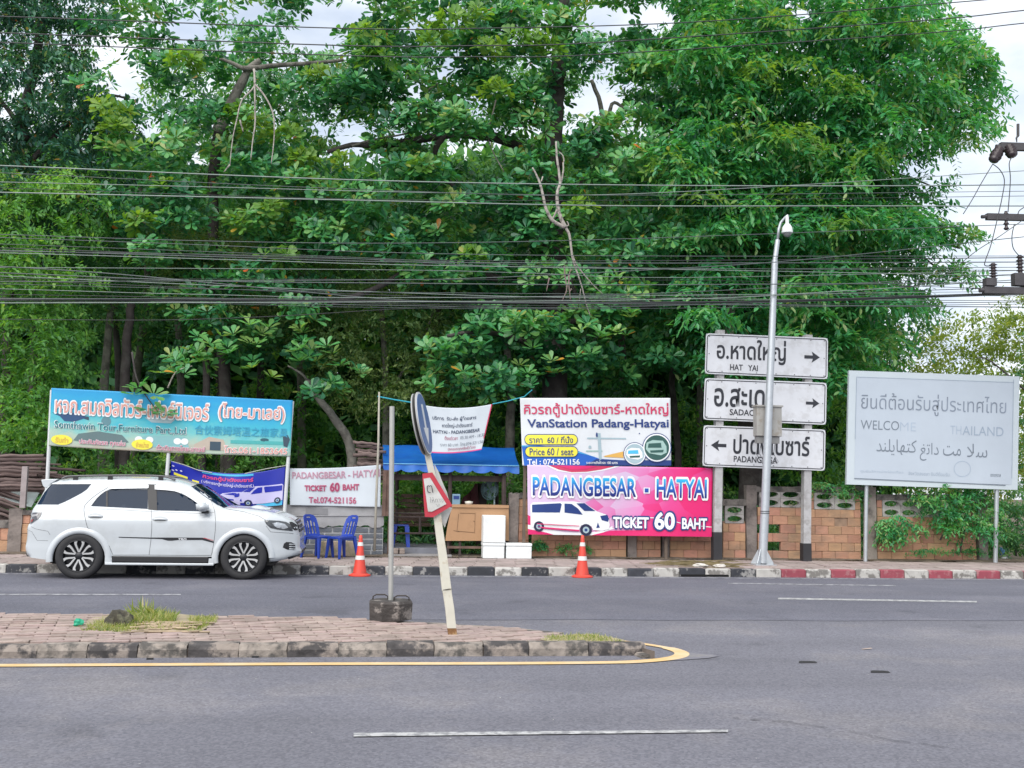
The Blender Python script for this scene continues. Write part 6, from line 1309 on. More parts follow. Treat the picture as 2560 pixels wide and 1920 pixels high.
# leaves that hang nearest the road, one by one
one = {}
for i, r_ in enumerate((.18,.34,.5,.62,.74,.88,.965)):
    me = leaves_mesh('leaf', np.zeros((1,3)), np.array([[0,1.,0]]), np.array([[0,0,1.]]), np.array([1.]), np.array([r_]), BIG, LM_ALM); me.polygons.foreach_set('use_smooth', [True]*len(me.polygons)); one[i] = me
def near_leaves(T, pts, Y0, Y1, tot):
    n = 0
    while n < tot:
        px, py = random.choice(pts); c = RP(px + random.uniform(-38,38), py + random.uniform(-24,24), random.uniform(Y0, Y1)); k = random.randint(6, 9); ax = Vector((random.uniform(-.35,.35), random.uniform(-.75,-.1), 1)).normalized()
        t_ = ax.orthogonal().normalized(); b_ = ax.cross(t_); ph = random.uniform(0, 6.3); hue_ = random.choice((2,3,3,4,4,5))
        for j in range(k):
            a_ = ph + j*2*math.pi/k + random.uniform(-.2,.2); el = random.uniform(.1,.7); d = (t_*math.cos(a_) + b_*math.sin(a_))*math.cos(el) + ax*math.sin(el); nn = (ax - d*ax.dot(d)).normalized(); x = d.cross(nn).normalized()
            M_ = Matrix((x, d, nn)).transposed(); s_ = random.uniform(.19,.31); o = bpy.data.objects.new('leaf', one[6 if random.random() < .012 else min(5, max(1, hue_ + random.choice((-1,0,0,1))))]); C.objects.link(o); o.parent = T
            o.matrix_local = Matrix.Translation(c + d*.03 - Vector(T.location)) @ M_.to_4x4() @ Matrix.Scale(s_, 4); n += 1
near_leaves(T1, [(1060+i*34, 872+18*math.sin(i*1.3)) for i in range(13)] + [(1250+i*32, 812+12*math.sin(i)) for i in range(11)] + [(1070+i*36, 950+10*math.sin(i*2)) for i in range(8)] + [(1300+i*30,925) for i in range(6)], 23.9, 24.6, 290)
near_leaves(T2, [(352+i*9, 985+i*9) for i in range(6)], 22.0, 22.15, 40)
limb(T2, [(330,880),(340,940),(362,985),(395,1030)], 22.1, .02, .008, bark)
near_leaves(T2, [(500+i*36, 850+28*math.sin(i*.9)) for i in range(8)] + [(620+i*34, 905+20*math.sin(i)) for i in range(9)] + [(440+i*20,930-i*8) for i in range(5)] + [(560+i*40, 820) for i in range(4)], 24.0, 24.8, 290)
# 3 the creeper-clad tree, right
b0 = RP(1880,1300,26.5); T3 = tree('creeper_clad_tree', b0, 'tall tree wrapped in a curtain of bright green creeper on the road sign side')
limb(T3, [(1880,1300),(1870,900),(1860,500),(1900,200),(1950,-100)], 27, .35, .15, bark, 'trunk', 12)
limb(T3, [(1865,600),(2050,520),(2200,560),(2330,600),(2400,620)], 26.5, .12, .03, bark); limb(T3, [(1865,500),(2050,330),(2250,280),(2400,300),(2450,290)], 26.5, .14, .03, bark); limb(T3, [(2200,420),(2290,450),(2340,470)], 26.5, .04, .015, bark)
limb(T3, [(2210,560),(2330,660),(2400,700)], 26.3, .04, .015, bark); limb(T3, [(2200,700),(2260,745),(2300,760)], 26.3, .04, .015, bark); limb(T3, [(1825,850),(1826,770),(1830,720)], 25, .11, .10, barkl); limb(T3, [(1440,740),(1425,700),(1410,640)],25.5,.06,.05,bark)
V1 = [(1590,-80),(2240,-80),(2290,-10),(2400,70),(2445,150),(2450,250),(2475,330),(2350,350),(2250,370),(2200,430),(2280,500),(2310,545),(2380,560),(2350,610),(2270,620),(2200,650),(2220,720),(2270,760),(2200,790),(2230,900),(2150,960),(1760,960),(1690,820),(1730,640),(1640,480),(1690,300)]
cs = clumps(V1, 54, 24.4, 27.0, keep=.97) + clumps(V1, 70, 23.8, 24.8, keep=.6)
fringe = [np.array(RP(x, y, 26.0)) for x, y in ((2300,300),(2360,300),(2420,290),(2460,330),(2470,240),(2400,380),(2330,390),(2270,400),(2300,470),(2340,480),(2380,590),(2420,600),(2350,600),(2290,590),(2400,690),(2340,670),(2280,690),(2260,760),(2300,770),(2440,170),(2400,90))]
crown(T3, [fill(cs, .46, 24, 9, .19, 'med', droop=.6), fill(clumps(V1, 62, 27.4, 28.6), .6, 18, 8, .24, 'med', droop=.3), fill([c for c in fringe], .36, 20, 8, .17, 'med', droop=.3)], MED, LM_VINE, gaps=True)
fr2 = [np.array(RP(x, y, 25.6)) for x, y in ((2290,560),(2350,585),(2400,600),(2250,545),(2240,640),(2300,660),(2370,690),(2330,580),(2200,560),(1880,330),(1760,420),(1950,470),(2240,470),(2300,490),(1700,560),(1830,620))]
crown(T3, [fill(fr2, .45, 12, 7, .22, 'big')], BIG, LM_ALM, name='broad_leaf_spray')
ysp = [(1300,100),(1340,112),(1130,60),(1080,90),(1180,40),(930,85),(1240,230),(940,150),(1060,420),(1230,120),(1450,520),(1180,640),(1370,130)]
crown(T1, [fill([np.array(RP(x, y, 24.2)) for x, y in ysp], .34, 12, 8, .25, 'big')], BIG, LM_YBIG, name='young_leaves')
ysp = [(455,150),(480,160),(270,270),(290,330),(680,520),(620,560),(640,330),(590,290),(760,400),(800,190),(720,340),(350,560),(420,470),(860,400),(800,470),(700,640)]
crown(T2, [fill([np.array(RP(x, y, 24.6)) for x, y in ysp], .36, 12, 8, .23, 'big')], BIG, LM_YBIG, name='young_leaves')
ysp = [(1960,40),(2100,60),(2250,70),(1850,160),(1900,180),(2020,170),(2080,190),(2120,210),(1960,330),(1990,345),(2090,370),(1770,70),(2170,390),(1830,330),(1680,400),(2000,480),(2100,560),(1750,480)]
crown(T3, [fill([np.array(RP(x, y, 23.7)) for x, y in ysp], .34, 12, 9, .17, 'med', droop=.6)], MED, LM_YBIG, name='young_leaves')
# 4 dark small-leaved tree, upper left;  5 yellow-green tree, lower left
b0 = RP(60,1300,26.5); T4 = tree('dark_leaved_tree', b0, 'dark small-leaved tree over the upper left with sky glinting through'); limb(T4, [(20,1300),(20,800),(40,400),(90,150),(130,-100)], 28, .2, .09, bark, 'trunk', 12)
limb(T4, [(60,420),(180,300),(260,240),(330,250)], 26.8, .08, .02, bark); limb(T4, [(70,350),(0,250),(-80,200)], 26.8, .08, .02, bark)
P4 = [(-120,-80),(270,-80),(250,60),(200,130),(210,210),(300,250),(330,330),(290,420),(300,600),(100,660),(-120,660)]
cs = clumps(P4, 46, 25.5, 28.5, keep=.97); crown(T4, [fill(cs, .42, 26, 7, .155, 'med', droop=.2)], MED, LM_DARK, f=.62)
b0 = RP(120,1300,24.5); T5 = tree('yellow_green_tree', b0, 'bushy yellow-green tree standing just behind the timber rack'); limb(T5, [(120,1300),(110,1000),(90,850)], 26, .10, .05, bark, 'trunk')
cs = clumps([(-120,430),(250,430),(290,520),(240,640),(190,760),(185,900),(175,1150),(-120,1150)], 46, 24.4, 26.6, gaps=False, keep=.97); crown(T5, [fill(cs, .42, 24, 8, .13, 'med', droop=.25)], MED, LM_YEL, gaps=False)
b0 = RP(960,1300,28); T6 = tree('feathery_tree', b0, 'fine-leaved yellowish tree seen between the two almond trees'); limb(T6, [(960,1300),(965,1000),(950,700)], 28, .12, .06, barkl, 'trunk'); limb(T6, [(962,1000),(1060,840),(1100,720)], 28, .05, .02, barkl)
cs = clumps([(380,560),(560,520),(820,560),(1090,700),(1190,800),(1150,1010),(900,1080),(760,900),(420,740)], 50, 25.6, 28.2, gaps=False, keep=.95); crown(T6, [fill(cs, .42, 24, 8, .11, 'sml', droop=.3)], SML, LM_FEA, gaps=False)
# 6 trees behind, each its own, and the far wood
rowlab = ['slender background tree behind the %s' % s for s in ('timber rack','turquoise billboard, nearer its left post','turquoise billboard, nearer its right post','blue sagging banner','kiosk roof','van station board','gap between the board and road signs','three road signs','camera pole','welcome board')]
for i, (px, w_) in enumerate(((90,300),(345,300),(545,260),(760,280),(1090,300),(1320,300),(1560,300),(1800,280),(2010,260),(2170,170))):
    Y = 30.5 + (i*37 % 11)*.35; b0 = RP(px,1250,Y); T = tree('background_tree', b0, rowlab[i], group='slender trees in the wood behind'); top = (60 + (i*53 % 7)*14 if px < 2100 else 480)
    limb(T, [(px,1250),(px+random.uniform(-14,14),1000),(px+random.uniform(-25,25),700),(px+random.uniform(-25,25),max(top+60, 430))], Y, .15, .07, barkl if i % 2 else bark, 'trunk')
    cs = clumps([(px-w_*.62,top+60),(px,top-20),(px+w_*.62,top+60),(px+w_*.7,760),(px+w_*.4,930),(px,890),(px-w_*.4,930),(px-w_*.7,760)], 74, Y-1.4, Y+1.4, keep=.9)
    crown(T, [fill(cs, .62, 18, 8, .21, 'sml', droop=.2)], SML, LM_BACK)
for i, px in enumerate((262,300,452,508,566,642,1272,1690,1745)):
    T = tree('thin_trunk_tree', RP(px,1250,29), 'thin bare-trunked tree in the shade %s' % ('below the turquoise billboard' if px < 700 else 'behind the kiosk and van station board' if px < 1400 else 'between the pink banner and the road signs'), group='thin trunks %s' % ('below the billboard' if px < 700 else 'by the kiosk' if px < 1400 else 'by the road signs'))
    Y = 27.5 + (i % 3)*.8; limb(T, [(px,1250),(px+random.uniform(-6,6),1130),(px+random.uniform(-10,10),960),(px+random.uniform(-20,20),760)], Y, random.uniform(.10,.17), .08, (barkl, bark)[i % 2], 'trunk')
    cs = [np.array(RP(px+random.uniform(-60,60), 780+random.uniform(-60,90), Y+random.uniform(-.6,.6))) for _ in range(5)]; crown(T, [fill(cs, .5, 12, 8, .15, 'sml', droop=.2)], SML, LM_BACK, gaps=False)
cs = clumps([(-500,470),(700,430),(1500,430),(2080,520),(2100,800),(2130,1000),(2240,1120),(2240,1260),(-500,1260)], 46, 37, 41, keep=1); a = fill(cs, 1.0, 16, 7, .62, 'sml'); a = cull(a, 1.0)
addmesh('far_wood', leaves_mesh('far_wood', *a, SML, LM_BACK), kind='stuff')
# undergrowth behind the walls
cs = []
for _ in range(560):
    x = RNG.uniform(-13, 17); y = RNG.uniform(23.6, 34); cs.append(np.array([x, y, RNG.uniform(.1, .9 + .06*(y-23))]))
a = fill(cs, .45, 15, 7, .15, 'sml', droop=.2); addmesh('undergrowth', leaves_mesh('undergrowth', *a, SML, LM_BACK), kind='stuff')
cs = clumps([(180,1010),(700,960),(1300,1000),(2230,1000),(2260,1280),(150,1280)], 46, 28.5, 31.5, gaps=False, keep=.75)
a = fill(cs, .55, 13, 8, .16, 'sml', droop=.25); addmesh('understory', leaves_mesh('understory', *a, SML, LM_YEL), kind='stuff')  # lighter leaf colour stands in for the hazy light under the canopy
cs = clumps([(940,1190),(1340,1190),(1340,1350),(940,1350)], 34, 24.9, 26.5, gaps=False) + clumps([(200,1130),(720,1130),(720,1230),(200,1230)], 60, 25.2, 27, gaps=False, keep=.6)
a = fill(cs, .36, 13, 8, .13, 'med', droop=.25); addmesh('shrubs_behind_kiosk', leaves_mesh('shrubs_behind_kiosk', *a, MED, LM_YEL), kind='stuff')
# 7 right-hand vegetation
T = tree('far_roadside_tree', RP(2420,1250,34), 'pale yellow-green tree far beyond the welcome board under open sky'); limb(T, [(2420,1250),(2430,1050),(2440,960)], 34, .2, .08, barkl, 'trunk')
cs = clumps([(2250,870),(2330,800),(2420,830),(2520,760),(2640,740),(2680,1250),(2250,1250)], 44, 33, 36, gaps=False, keep=.95); crown(T, [fill(cs, .6, 20, 8, .19, 'sml', droop=.1)], SML, leafmat('leaf_pale', [(0.0,(0.09,0.16,0.05)),(.5,(0.19,0.28,0.07)),(1.0,(0.36,0.40,0.14))], .4, .5, .3), gaps=False)
T = tree('roadside_bush_tree', RP(2590,1300,25), 'dark bushy tree at the far right behind the welcome board'); limb(T, [(2600,1300),(2590,1000),(2600,860)], 25, .12, .05, bark, 'trunk'); limb(T, [(2590,1000),(2480,905),(2440,895)], 25, .03, .01, bark)
cs = clumps([(2500,930),(2600,810),(2700,800),(2700,1330),(2560,1330),(2540,1200)], 50, 24.2, 26.4, gaps=False); crown(T, [fill(cs, .36, 16, 8, .10, 'sml', droop=.3)], SML, LM_BACK, gaps=False)
def bush(name, label, poly, Y0, Y1, sp, R, n, size, m, tm=MED, droop=.3, stem=None, cat='bush'):
    p = np.array(poly, float); cx = p[:,0].mean(); e = empty(name, (RP(cx,1300,(Y0+Y1)/2).x, (Y0+Y1)/2, ZP), label, cat)
    cs = clumps(poly, sp, Y0, Y1, gaps=False); crown(e, [fill(cs, R, n, 8, size, 'big' if tm is BIG else 'med', droop=droop)], tm, m, 'foliage', gaps=False)
    for q in (stem or []): limb(e, q, (Y0+Y1)/2, .022, .010, bark, 'stem', 6)
bush('creeper_bush', 'bright green creeper bush tumbling over the wall below the welcome board', [(2295,1245),(2350,1235),(2400,1212),(2480,1225),(2480,1290),(2475,1335),(2440,1360),(2380,1345),(2340,1340),(2320,1300)], 21.9, 22.5, 26, .17, 15, .095, LM_VINE, stem=[[(2400,1380),(2410,1330),(2430,1260)],[(2350,1350),(2380,1300)]])
bush('hanging_fern', 'small leafy creeper hanging from the vent blocks of the wall', [(2205,1285),(2240,1278),(2275,1290),(2290,1315),(2255,1335),(2235,1350),(2212,1345),(2198,1320)], 22.05, 22.3, 20, .12, 10, .10, LM_VINE, droop=.9, cat='plant')
bush('wall_creeper', 'thin creeper trailing over the coping between the camera pole and the welcome board', [(2030,1210),(2150,1200),(2160,1235),(2120,1228),(2060,1240)], 22.3, 22.7, 22, .10, 9, .085, LM_VINE, droop=.7, cat='plant')
bush('wall_foot_weeds', 'ragged weeds along the wall foot below the welcome board', [(2200,1384),(2300,1376),(2450,1372),(2470,1392),(2330,1392)], 22.1, 22.35, 17, .06, 8, .05, LM_VINE, cat='weed')
bush('white_flowered_bush', 'dark leafy bush at the right edge beside the board post', [(2478,1240),(2640,1210),(2660,1390),(2560,1392),(2500,1380),(2480,1330)], 22.4, 23.6, 30, .24, 15, .10, LM_BACK, stem=[[(2540,1390),(2545,1280)]])
for i, (px, w_) in enumerate(((1352,22),(1410,16),(1455,12),(1200,30),(1245,24),(520,14))):
    if i < 3 or i in (3,4): bush('weed', ['leafy weed clump at the left foot of the brick wall','low weed tuft under the pink banner, by the cone','small weed right behind the traffic cone at the wall foot','grassy weeds under the tan counter, its left half','grassy weeds under the tan counter, its right half','x'][i], [(px-w_,1378),(px-w_*.5,1364 if i else 1350),(px+w_*.6,1366),(px+w_,1378)], 22.3 if i < 3 else 22.7, 22.45 if i < 3 else 23.2, 9, .07, 9, .06, LM_YEL if i > 2 else LM_VINE, cat='weed')
# the dead branch caught in the wires
e = empty('dead_branch', RP(1412,570,21.3), 'bare bleached dead branch hanging in the wires before the great almond tree', 'branch')
Z3 = lambda x, y: (1200+x/3.3175, 300+y/3.3175)
for q, r0, r1 in (([(632,180),(636,300),(655,430),(665,520),(640,620),(645,720),(668,810),(712,895)],.028,.062), ([(435,395),(470,460),(495,520),(525,640),(545,730),(600,830),(700,890)],.022,.06), ([(522,470),(508,510)],.02,.025), ([(655,265),(690,300),(695,350)],.018,.022), ([(690,350),(690,430),(672,520)],.022,.03), ([(712,895),(740,950),(755,1050),(770,1160),(815,1290),(850,1400),(880,1520),(915,1625)],.045,.010), ([(765,1120),(800,1200),(870,1290),(940,1370),(1015,1440)],.028,.010), ([(835,1400),(825,1500)],.012,.008), ([(640,740),(600,830)],.03,.03), ([(700,890),(735,870),(720,840)],.02,.015)):
    limb(e, [Z3(*p) for p in q], 21.3, r0*.72, r1*.72, bone, 'bough', 7)
e = empty('broken_twigs', RP(1417,700,21.1), 'bundle of broken reddish twigs caught in the lower wires', 'twigs')
for q in ([(700,1210),(706,1300),(720,1400),(700,1460),(680,1500)],[(735,1290),(738,1380),(745,1440),(750,1500)],[(765,1240),(745,1260),(738,1330),(720,1400)],[(760,1400),(740,1430)],[(575,1310),(550,1420)]): limb(e, [Z3(*p) for p in q], 21.1, .018, .008, mat('twig_reddish',(0.22,0.16,0.15),.9,.3,8), 'twig', 6)
# ------------------------------------------------------------------ utility wires, pole and crossarms
m_wire = flat('wire_black', (0.02,0.022,0.024), .35); m_wg = mat('wire_weathered', (0.20,0.24,0.22), .45, .1, 3, metal=.3); m_wt = mat('wire_dull', (0.07,0.085,0.085), .4, .1, 3)
def wire(pts, Y, r, m, label, group):
    pts = [(-500, pts[0][1] + (pts[0][1]-pts[1][1])*500/max(1, pts[1][0]-pts[0][0])*.8)] + pts; l = pts[-1]
    if l[0] >= 2560: pts = pts + [(2900, l[1] + (l[1]-pts[-2][1])*340/(l[0]-pts[-2][0]))]
    q = smooth([tuple(RP(x, y, Y)) for x, y in pts], 7); MB().tube([Vector(p) for p in q], r*.85, 5, cap=False).build('utility_wire', m, smooth=True, label=label, cat='wire', group=group)
g1 = 'the three uppermost wires'; 
wire([(0,41),(860,71),(1200,71),(1720,56),(2300,13),(2560,-9)], 20.4, .014, m_wire, 'uppermost of the three high dark wires across the tree tops', g1)
wire([(0,82),(860,114),(1200,114),(1500,106),(2300,52),(2560,26)], 20.4, .015, m_wire, 'middle of the three high dark wires across the tree tops', g1)
wire([(0,106),(860,139),(1200,142),(1500,136),(2300,84),(2560,58)], 20.4, .014, m_wire, 'lowest of the three high dark wires across the tree tops', g1)
wire([(0,414),(860,449),(1500,462),(2100,465),(2560,462)], 20.6, .015, m_wg, 'pale shining wire, highest of the wires crossing the dead branch', 'pale wires')
wire([(0,481),(860,500),(1500,514),(2100,515),(2560,515)], 20.6, .015, m_wg, 'second pale shining wire crossing the dead branch', 'pale wires')
wire([(900,752),(1200,757),(1500,757),(1800,755),(2100,748),(2560,732)], 20.8, .030, m_wire, 'thickest black cable bundle, sagging below the others', 'cable bundle')
g2 = 'thin utility cables strung above the pavement'; lab2 = 'thin dark utility cable in the tangle crossing in front of the trees'
W_ = [([(0,432),(860,472),(1500,488),(2560,478)],.008),([(0,455),(500,467),(1100,482),(1600,484),(2560,427)],.010),([(0,470),(900,498),(1700,500),(2560,490)],.008),
 ([(0,586),(500,602),(1000,608),(1600,596),(2560,560)],.010),([(0,594),(500,612),(1000,632),(1600,640),(2560,640)],.009),([(0,620),(500,637),(1000,650),(1600,652),(2560,644)],.013),([(0,626),(600,644),(1000,655),(1700,658),(2560,655)],.014),([(0,632),(600,650),(1000,662),(1600,672),(2560,690)],.010),
 ([(0,666),(300,686),(700,724),(1000,750),(1300,757),(2560,768)],.014),([(0,682),(500,702),(1000,708),(1600,712),(2560,706)],.013),([(0,690),(500,712),(1000,732),(1500,745),(2560,752)],.010),([(0,700),(400,716),(900,736),(1500,748),(2560,718)],.010),([(0,710),(500,722),(1200,733),(2560,740)],.008),([(0,722),(500,736),(1100,744),(2560,728)],.008),([(0,736),(500,745),(1000,760),(1500,764),(2560,755)],.010),
 ([(0,746),(600,757),(1000,764),(1500,768),(2560,736)],.012),([(0,752),(500,758),(900,768),(1500,772),(2560,760)],.009),([(0,798),(400,800),(700,790),(1000,772),(1300,764)],.009),([(900,700),(1200,695),(1600,676),(2000,650),(2560,592)],.011),([(900,674),(1300,682),(1700,694),(2560,676)],.009),([(700,640),(1300,668),(1900,672),(2560,668)],.009),([(900,745),(1500,738),(2000,716),(2560,684)],.010),([(900,755),(1700,748),(2100,728),(2560,698)],.012),([(1500,700),(1900,704),(2560,724)],.008),([(0,610),(800,640),(1500,668),(2560,676)],.008)]
for i, (p, r) in enumerate(W_): wire(p, 20.5 + (i*7 % 9)*.09, r*.95, (m_wt, m_wire, m_wg)[(i*5) % 3] if i % 4 else m_wt, lab2, g2)
YU = 20.3; pu = RP(2640,1380,YU); up_ = empty('utility_pole', (pu.x, YU, ZP), 'utility pole beyond the edge whose three crossarms and insulators reach into view', 'utility pole')
m_ins = mat('insulator_brown', (0.035,0.025,0.028), .25, .1, 4); m_arm = mat('crossarm', (0.055,0.052,0.056), .7, .25, 6)
MB().tube([(pu.x, YU, ZP), (pu.x, YU, RP(2640,200,YU).z)], [.17,.12], 12).build('pole', m_conc, up_, smooth=True)
for (x0, ya, h) in ((2500,365,.09),(2466,541,.075),(2458,724,.08)):
    a, c = RP(x0,ya,YU-.16), RP(2780,ya+8,YU-.16); MB().hexa([a+Vector((0,-.05,-h)), c+Vector((0,-.05,-h)), c+Vector((0,.05,-h)), a+Vector((0,.05,-h)), a+Vector((0,-.05,h*.8)), c+Vector((0,-.05,h*.8)), c+Vector((0,.05,h*.8)), a+Vector((0,.05,h*.8))]).build('crossarm', m_arm, up_)
MB().tube([RP(2490,366,YU-.16), RP(2502,366,YU-.16)], .045, 8).build('arm_end', m_arm, up_); MB().tube([RP(2454,542,YU-.16), RP(2470,541,YU-.16)], .04, 8).build('arm_end', m_arm, up_); MB().tube([RP(2449,726,YU-.16), RP(2460,725,YU-.16)], .05, 8).build('arm_end', m_arm, up_)
def shed_ins(px, y0, y1, r, k, Y=YU-.16):
    a, c = RP(px,y0,Y), RP(px,y1,Y); H = a.z-c.z; pr = [(0,0)]
    for i in range(k): z = H*(i+.1)/k; pr += [(r*.5, z), (r, z+H*.25/k), (r*.55, z+H*.6/k)]
    pr += [(r*.45, H), (0, H)]; MB().lathe(pr, (c.x, Y, c.z), 14).build('insulator', m_ins, up_, smooth=True)
shed_ins(2484,658,700,.085,6); shed_ins(2551,638,688,.085,6); shed_ins(2516,528,576,.06,4)
for px, y0, y1, r in ((2474,696,716,.12),(2548,684,716,.15)): a, c = RP(px,y0,YU-.16), RP(px+14,y1,YU-.16); MB().box((a.x-r, YU-.24, c.z), (a.x+r, YU-.08, a.z)).build('insulator_base', m_arm, up_, bevel=.01)
for (px, py, qx, qy) in ((2500,372,2482,402),(2522,366,2532,390)):     # strain insulators hang off the top arm
    a, c = RP(px,py,YU-.2), RP(qx,qy,YU-.35); P_ = [a.lerp(c, t) for t in np.linspace(0,1,9)]; MB().tube(P_, [.03,.11,.04,.125,.045,.13,.05,.11,.03], 12).build('insulator', m_ins, up_, smooth=True)
MB().tube([RP(2542,355,YU-.16), RP(2541,345,YU-.16), RP(2545,340,YU-.16), RP(2545,310,YU-.16)], [.012,.02,.03,.03], 8).build('spike', m_arm, up_)
for q in ([(2482,410),(2500,425),(2511,450),(2506,490),(2495,540),(2478,610),(2464,650),(2463,664),(2484,664)], [(2530,392),(2523,410),(2526,450),(2520,530)], [(2536,560),(2530,590),(2533,620),(2548,640)], [(2545,535),(2550,525),(2575,510)]):
    MB().tube([Vector(p) for p in smooth([tuple(RP(x, y, YU-.35)) for x, y in q], 5)], .010, 6).build('jumper_cable', m_wire, up_, smooth=True)
for pts, lab in (([(2482,410),(2455,455),(2430,500),(2408,535)], 'short stay cable running down to the left from the top insulator'), ([(2560,548),(2500,590),(2440,628),(2360,690),(2290,714),(2250,716)], 'slack cable drooping from the middle crossarm toward the tree')):
    MB().tube([Vector(p) for p in smooth([tuple(RP(x, y, YU-.3)) for x, y in pts], 6)], .009, 6).build('slack_cable', m_wire, smooth=True, label=lab, cat='cable')
# ------------------------------------------------------------------ grass, stump and litter
m_gr = leafmat('grass_blade', [(0.0,(0.10,0.16,0.04)),(.5,(0.22,0.28,0.08)),(1.0,(0.46,0.42,0.24))], .3, .6, .2)
def grass(name, poly, n, h, z=ZI, parent=None, lay=0.0):
    p = np.array(poly); lo, hi = p.min(0), p.max(0); q = RNG.uniform(lo, hi, (n*3, 2)); q = q[inpoly(q, p)][:n]; n = len(q)
    # tufts
    P_ = np.column_stack([q, np.full(n, z-.01)]); D_ = norm(np.column_stack([RNG.normal(size=(n,2))*(.45+lay), np.ones(n)])); N_2 = norm(RNG.normal(size=(n,3))); S_ = h*RNG.uniform(.4,1.3,n)*(0.6+.8*np.exp(-((q-q.mean(0))**2).sum(1)))
    bl = (np.array([(-.05,0,0),(.05,0,0),(.035,.55,.05),(0,1,.16),(-.035,.55,.05)]), [(0,1,2,4),(4,2,3)])
    return addmesh(name, leaves_mesh(name, P_, D_, N_2, S_, RNG.random(n), bl, m_gr), parent, kind='stuff')
MB().plate(patch, None, lambda u, v, w_: (u, v, ZI+.002+w_), .0).build('soil_patch', mat('patch_soil', (0.30,0.25,0.17), .95, .3, 5, bump=.8, dirt=(0.16,0.17,0.06), dirt_amt=.6, dirt_scale=3), isl)
MB().plate(patch2, None, lambda u, v, w_: (u, v, ZI+.004+w_), .0).build('soil_patch', mat('patch_soil', (0,0,0)), isl)
gl = lambda l: [(G(x, y, ZI).x, G(x, y, ZI).y) for x, y in l]
grass('grass', gl([(205,1577),(250,1552),(330,1545),(345,1578),(290,1582)]), 1500, .055, lay=.4); grass('grass', gl([(270,1556),(330,1537),(430,1537),(440,1556),(340,1566)]), 1500, .085, lay=.3); grass('grass', gl([(470,1545),(545,1543),(535,1560),(490,1575)]), 900, .05, lay=.4); grass('grass', gl([(340,1578),(350,1562),(520,1560),(500,1578)]), 500, .06, lay=.8); grass('grass', gl([(1360,1602),(1370,1592),(1480,1587),(1560,1602),(1540,1606)]), 1100, .045, lay=.5); grass('grass', gl([(330,1540),(360,1536),(400,1536),(405,1542),(340,1546)]), 60, .15, lay=.1)
m_stem = mat('dry_stems', (0.33,0.26,0.18), .9, .3, 8); b = MB(); rr = random.Random(9)
for k in range(42):
    c_ = G(rr.uniform(335,500), rr.uniform(1553,1580), ZI+rr.uniform(.01,.035)); a_ = rr.gauss(0,.35); l_ = rr.uniform(.05,.22); d = Vector((math.cos(a_), math.sin(a_), rr.uniform(-.05,.05)))*l_; b.tube([c_-d, c_+d], rr.uniform(.006,.014), 5)
b.build('dry_stems', m_stem, kind='stuff')
b = bmesh.new(); bmesh.ops.create_icosphere(b, subdivisions=3, radius=1); sc_ = G(300,1563,ZI)
for v in b.verts: n_ = 1 + .12*math.sin(v.co.x*5+v.co.z*4) + .08*math.sin(v.co.y*7+v.co.x*6); v.co = Vector((v.co.x*.15*n_, v.co.y*.12*n_, max(-.1, v.co.z)*.135*n_))
me = bpy.data.meshes.new('tree_stump'); b.to_mesh(me); b.free(); me.materials.append(mat('stump', (0.05,0.045,0.032), .95, .5, 9, bump=1, bscale=18, dirt=(0.16,0.16,0.10), dirt_amt=.6, dirt_scale=9)); o = bpy.data.objects.new('tree_stump', me); C.objects.link(o); o.location = (sc_.x, sc_.y, ZI+.03); tag(o, 'dark mossy stump among the grass on the traffic island', 'stump')
def crumple(name, loc, s, m, label, cat, seed, flatz=.5, rz=0, group=None):
    b = bmesh.new(); bmesh.ops.create_icosphere(b, subdivisions=2, radius=1); r = random.Random(seed)
    for v in b.verts: k = r.uniform(.65,1.25); v.co = Vector((v.co.x*s[0]*k, v.co.y*s[1]*k, v.co.z*s[2]*k))
    me = bpy.data.meshes.new(name); b.to_mesh(me); b.free(); me.materials.append(m); o = bpy.data.objects.new(name, me); C.objects.link(o); o.location = loc; o.rotation_euler.z = rz; return tag(o, label, cat, group)
crumple('plastic_bag', G(195,1566,ZI)+Vector((0,0,.04)), (.055,.04,.04), flat('plastic_green',(0.01,0.28,0.16),.5), 'crumpled green plastic bag beside the grass patch', 'litter', 1)
crumple('plastic_bag', G(1497,1384,ZP)+Vector((0,0,.17)), (.075,.05,.17), mat('plastic_pink',(0.5,0.32,0.30),.4,.2,20), 'limp pinkish plastic bag propped against the brick wall', 'litter', 2)
crumple('plastic_bag', G(2505,1388,ZP)+Vector((0,0,.10)), (.07,.05,.10), flat('plastic_lblue',(0.08,0.22,0.42),.5), 'blue plastic bag in the litter beside the board post', 'litter', 3)
crumple('plastic_bag', G(2511,1400,ZP)+Vector((0,0,.04)), (.08,.05,.04), flat('plastic_pale',(0.5,0.52,0.52),.5), 'white plastic scrap below the blue bag', 'litter', 4)
crumple('plaster_chunk', G(2400,1384,ZP)+Vector((0,0,.09)), (.20,.09,.11), mat('stone_mossy',(0.26,0.25,0.17),.95,.3,7,bump=.6), 'mossy pale stone at the wall foot under the creeper bush', 'stone', 5)
crumple('plaster_chunk', G(2362,1396,ZP)+Vector((0,0,.04)), (.12,.07,.05), mat('stone_pink',(0.32,0.25,0.22),.95,.3,7,bump=.6), 'pinkish broken brick lying on the pavement by the creeper bush', 'stone', 6)
crumple('drinks_cup', G(2464,1393,ZP)+Vector((0,0,.04)), (.04,.035,.05), flat('cup_white',(0.55,0.54,0.5),.5), 'small white cup dropped left of the board post', 'litter', 7)
for i, (px, py, s) in enumerate(((1750,1413,.17),(1800,1414,.13))): crumple('kerb_rubble', RP(px,py,YK+.12), (s,.06,.035), mat('stone_white',(0.5,0.47,0.43),.9,.2,8,bump=.4), ['larger whitish slab of rubble on the kerb by the drain', 'smaller whitish slab of rubble on the kerb nearer the pole'][i], 'stone', 10+i)
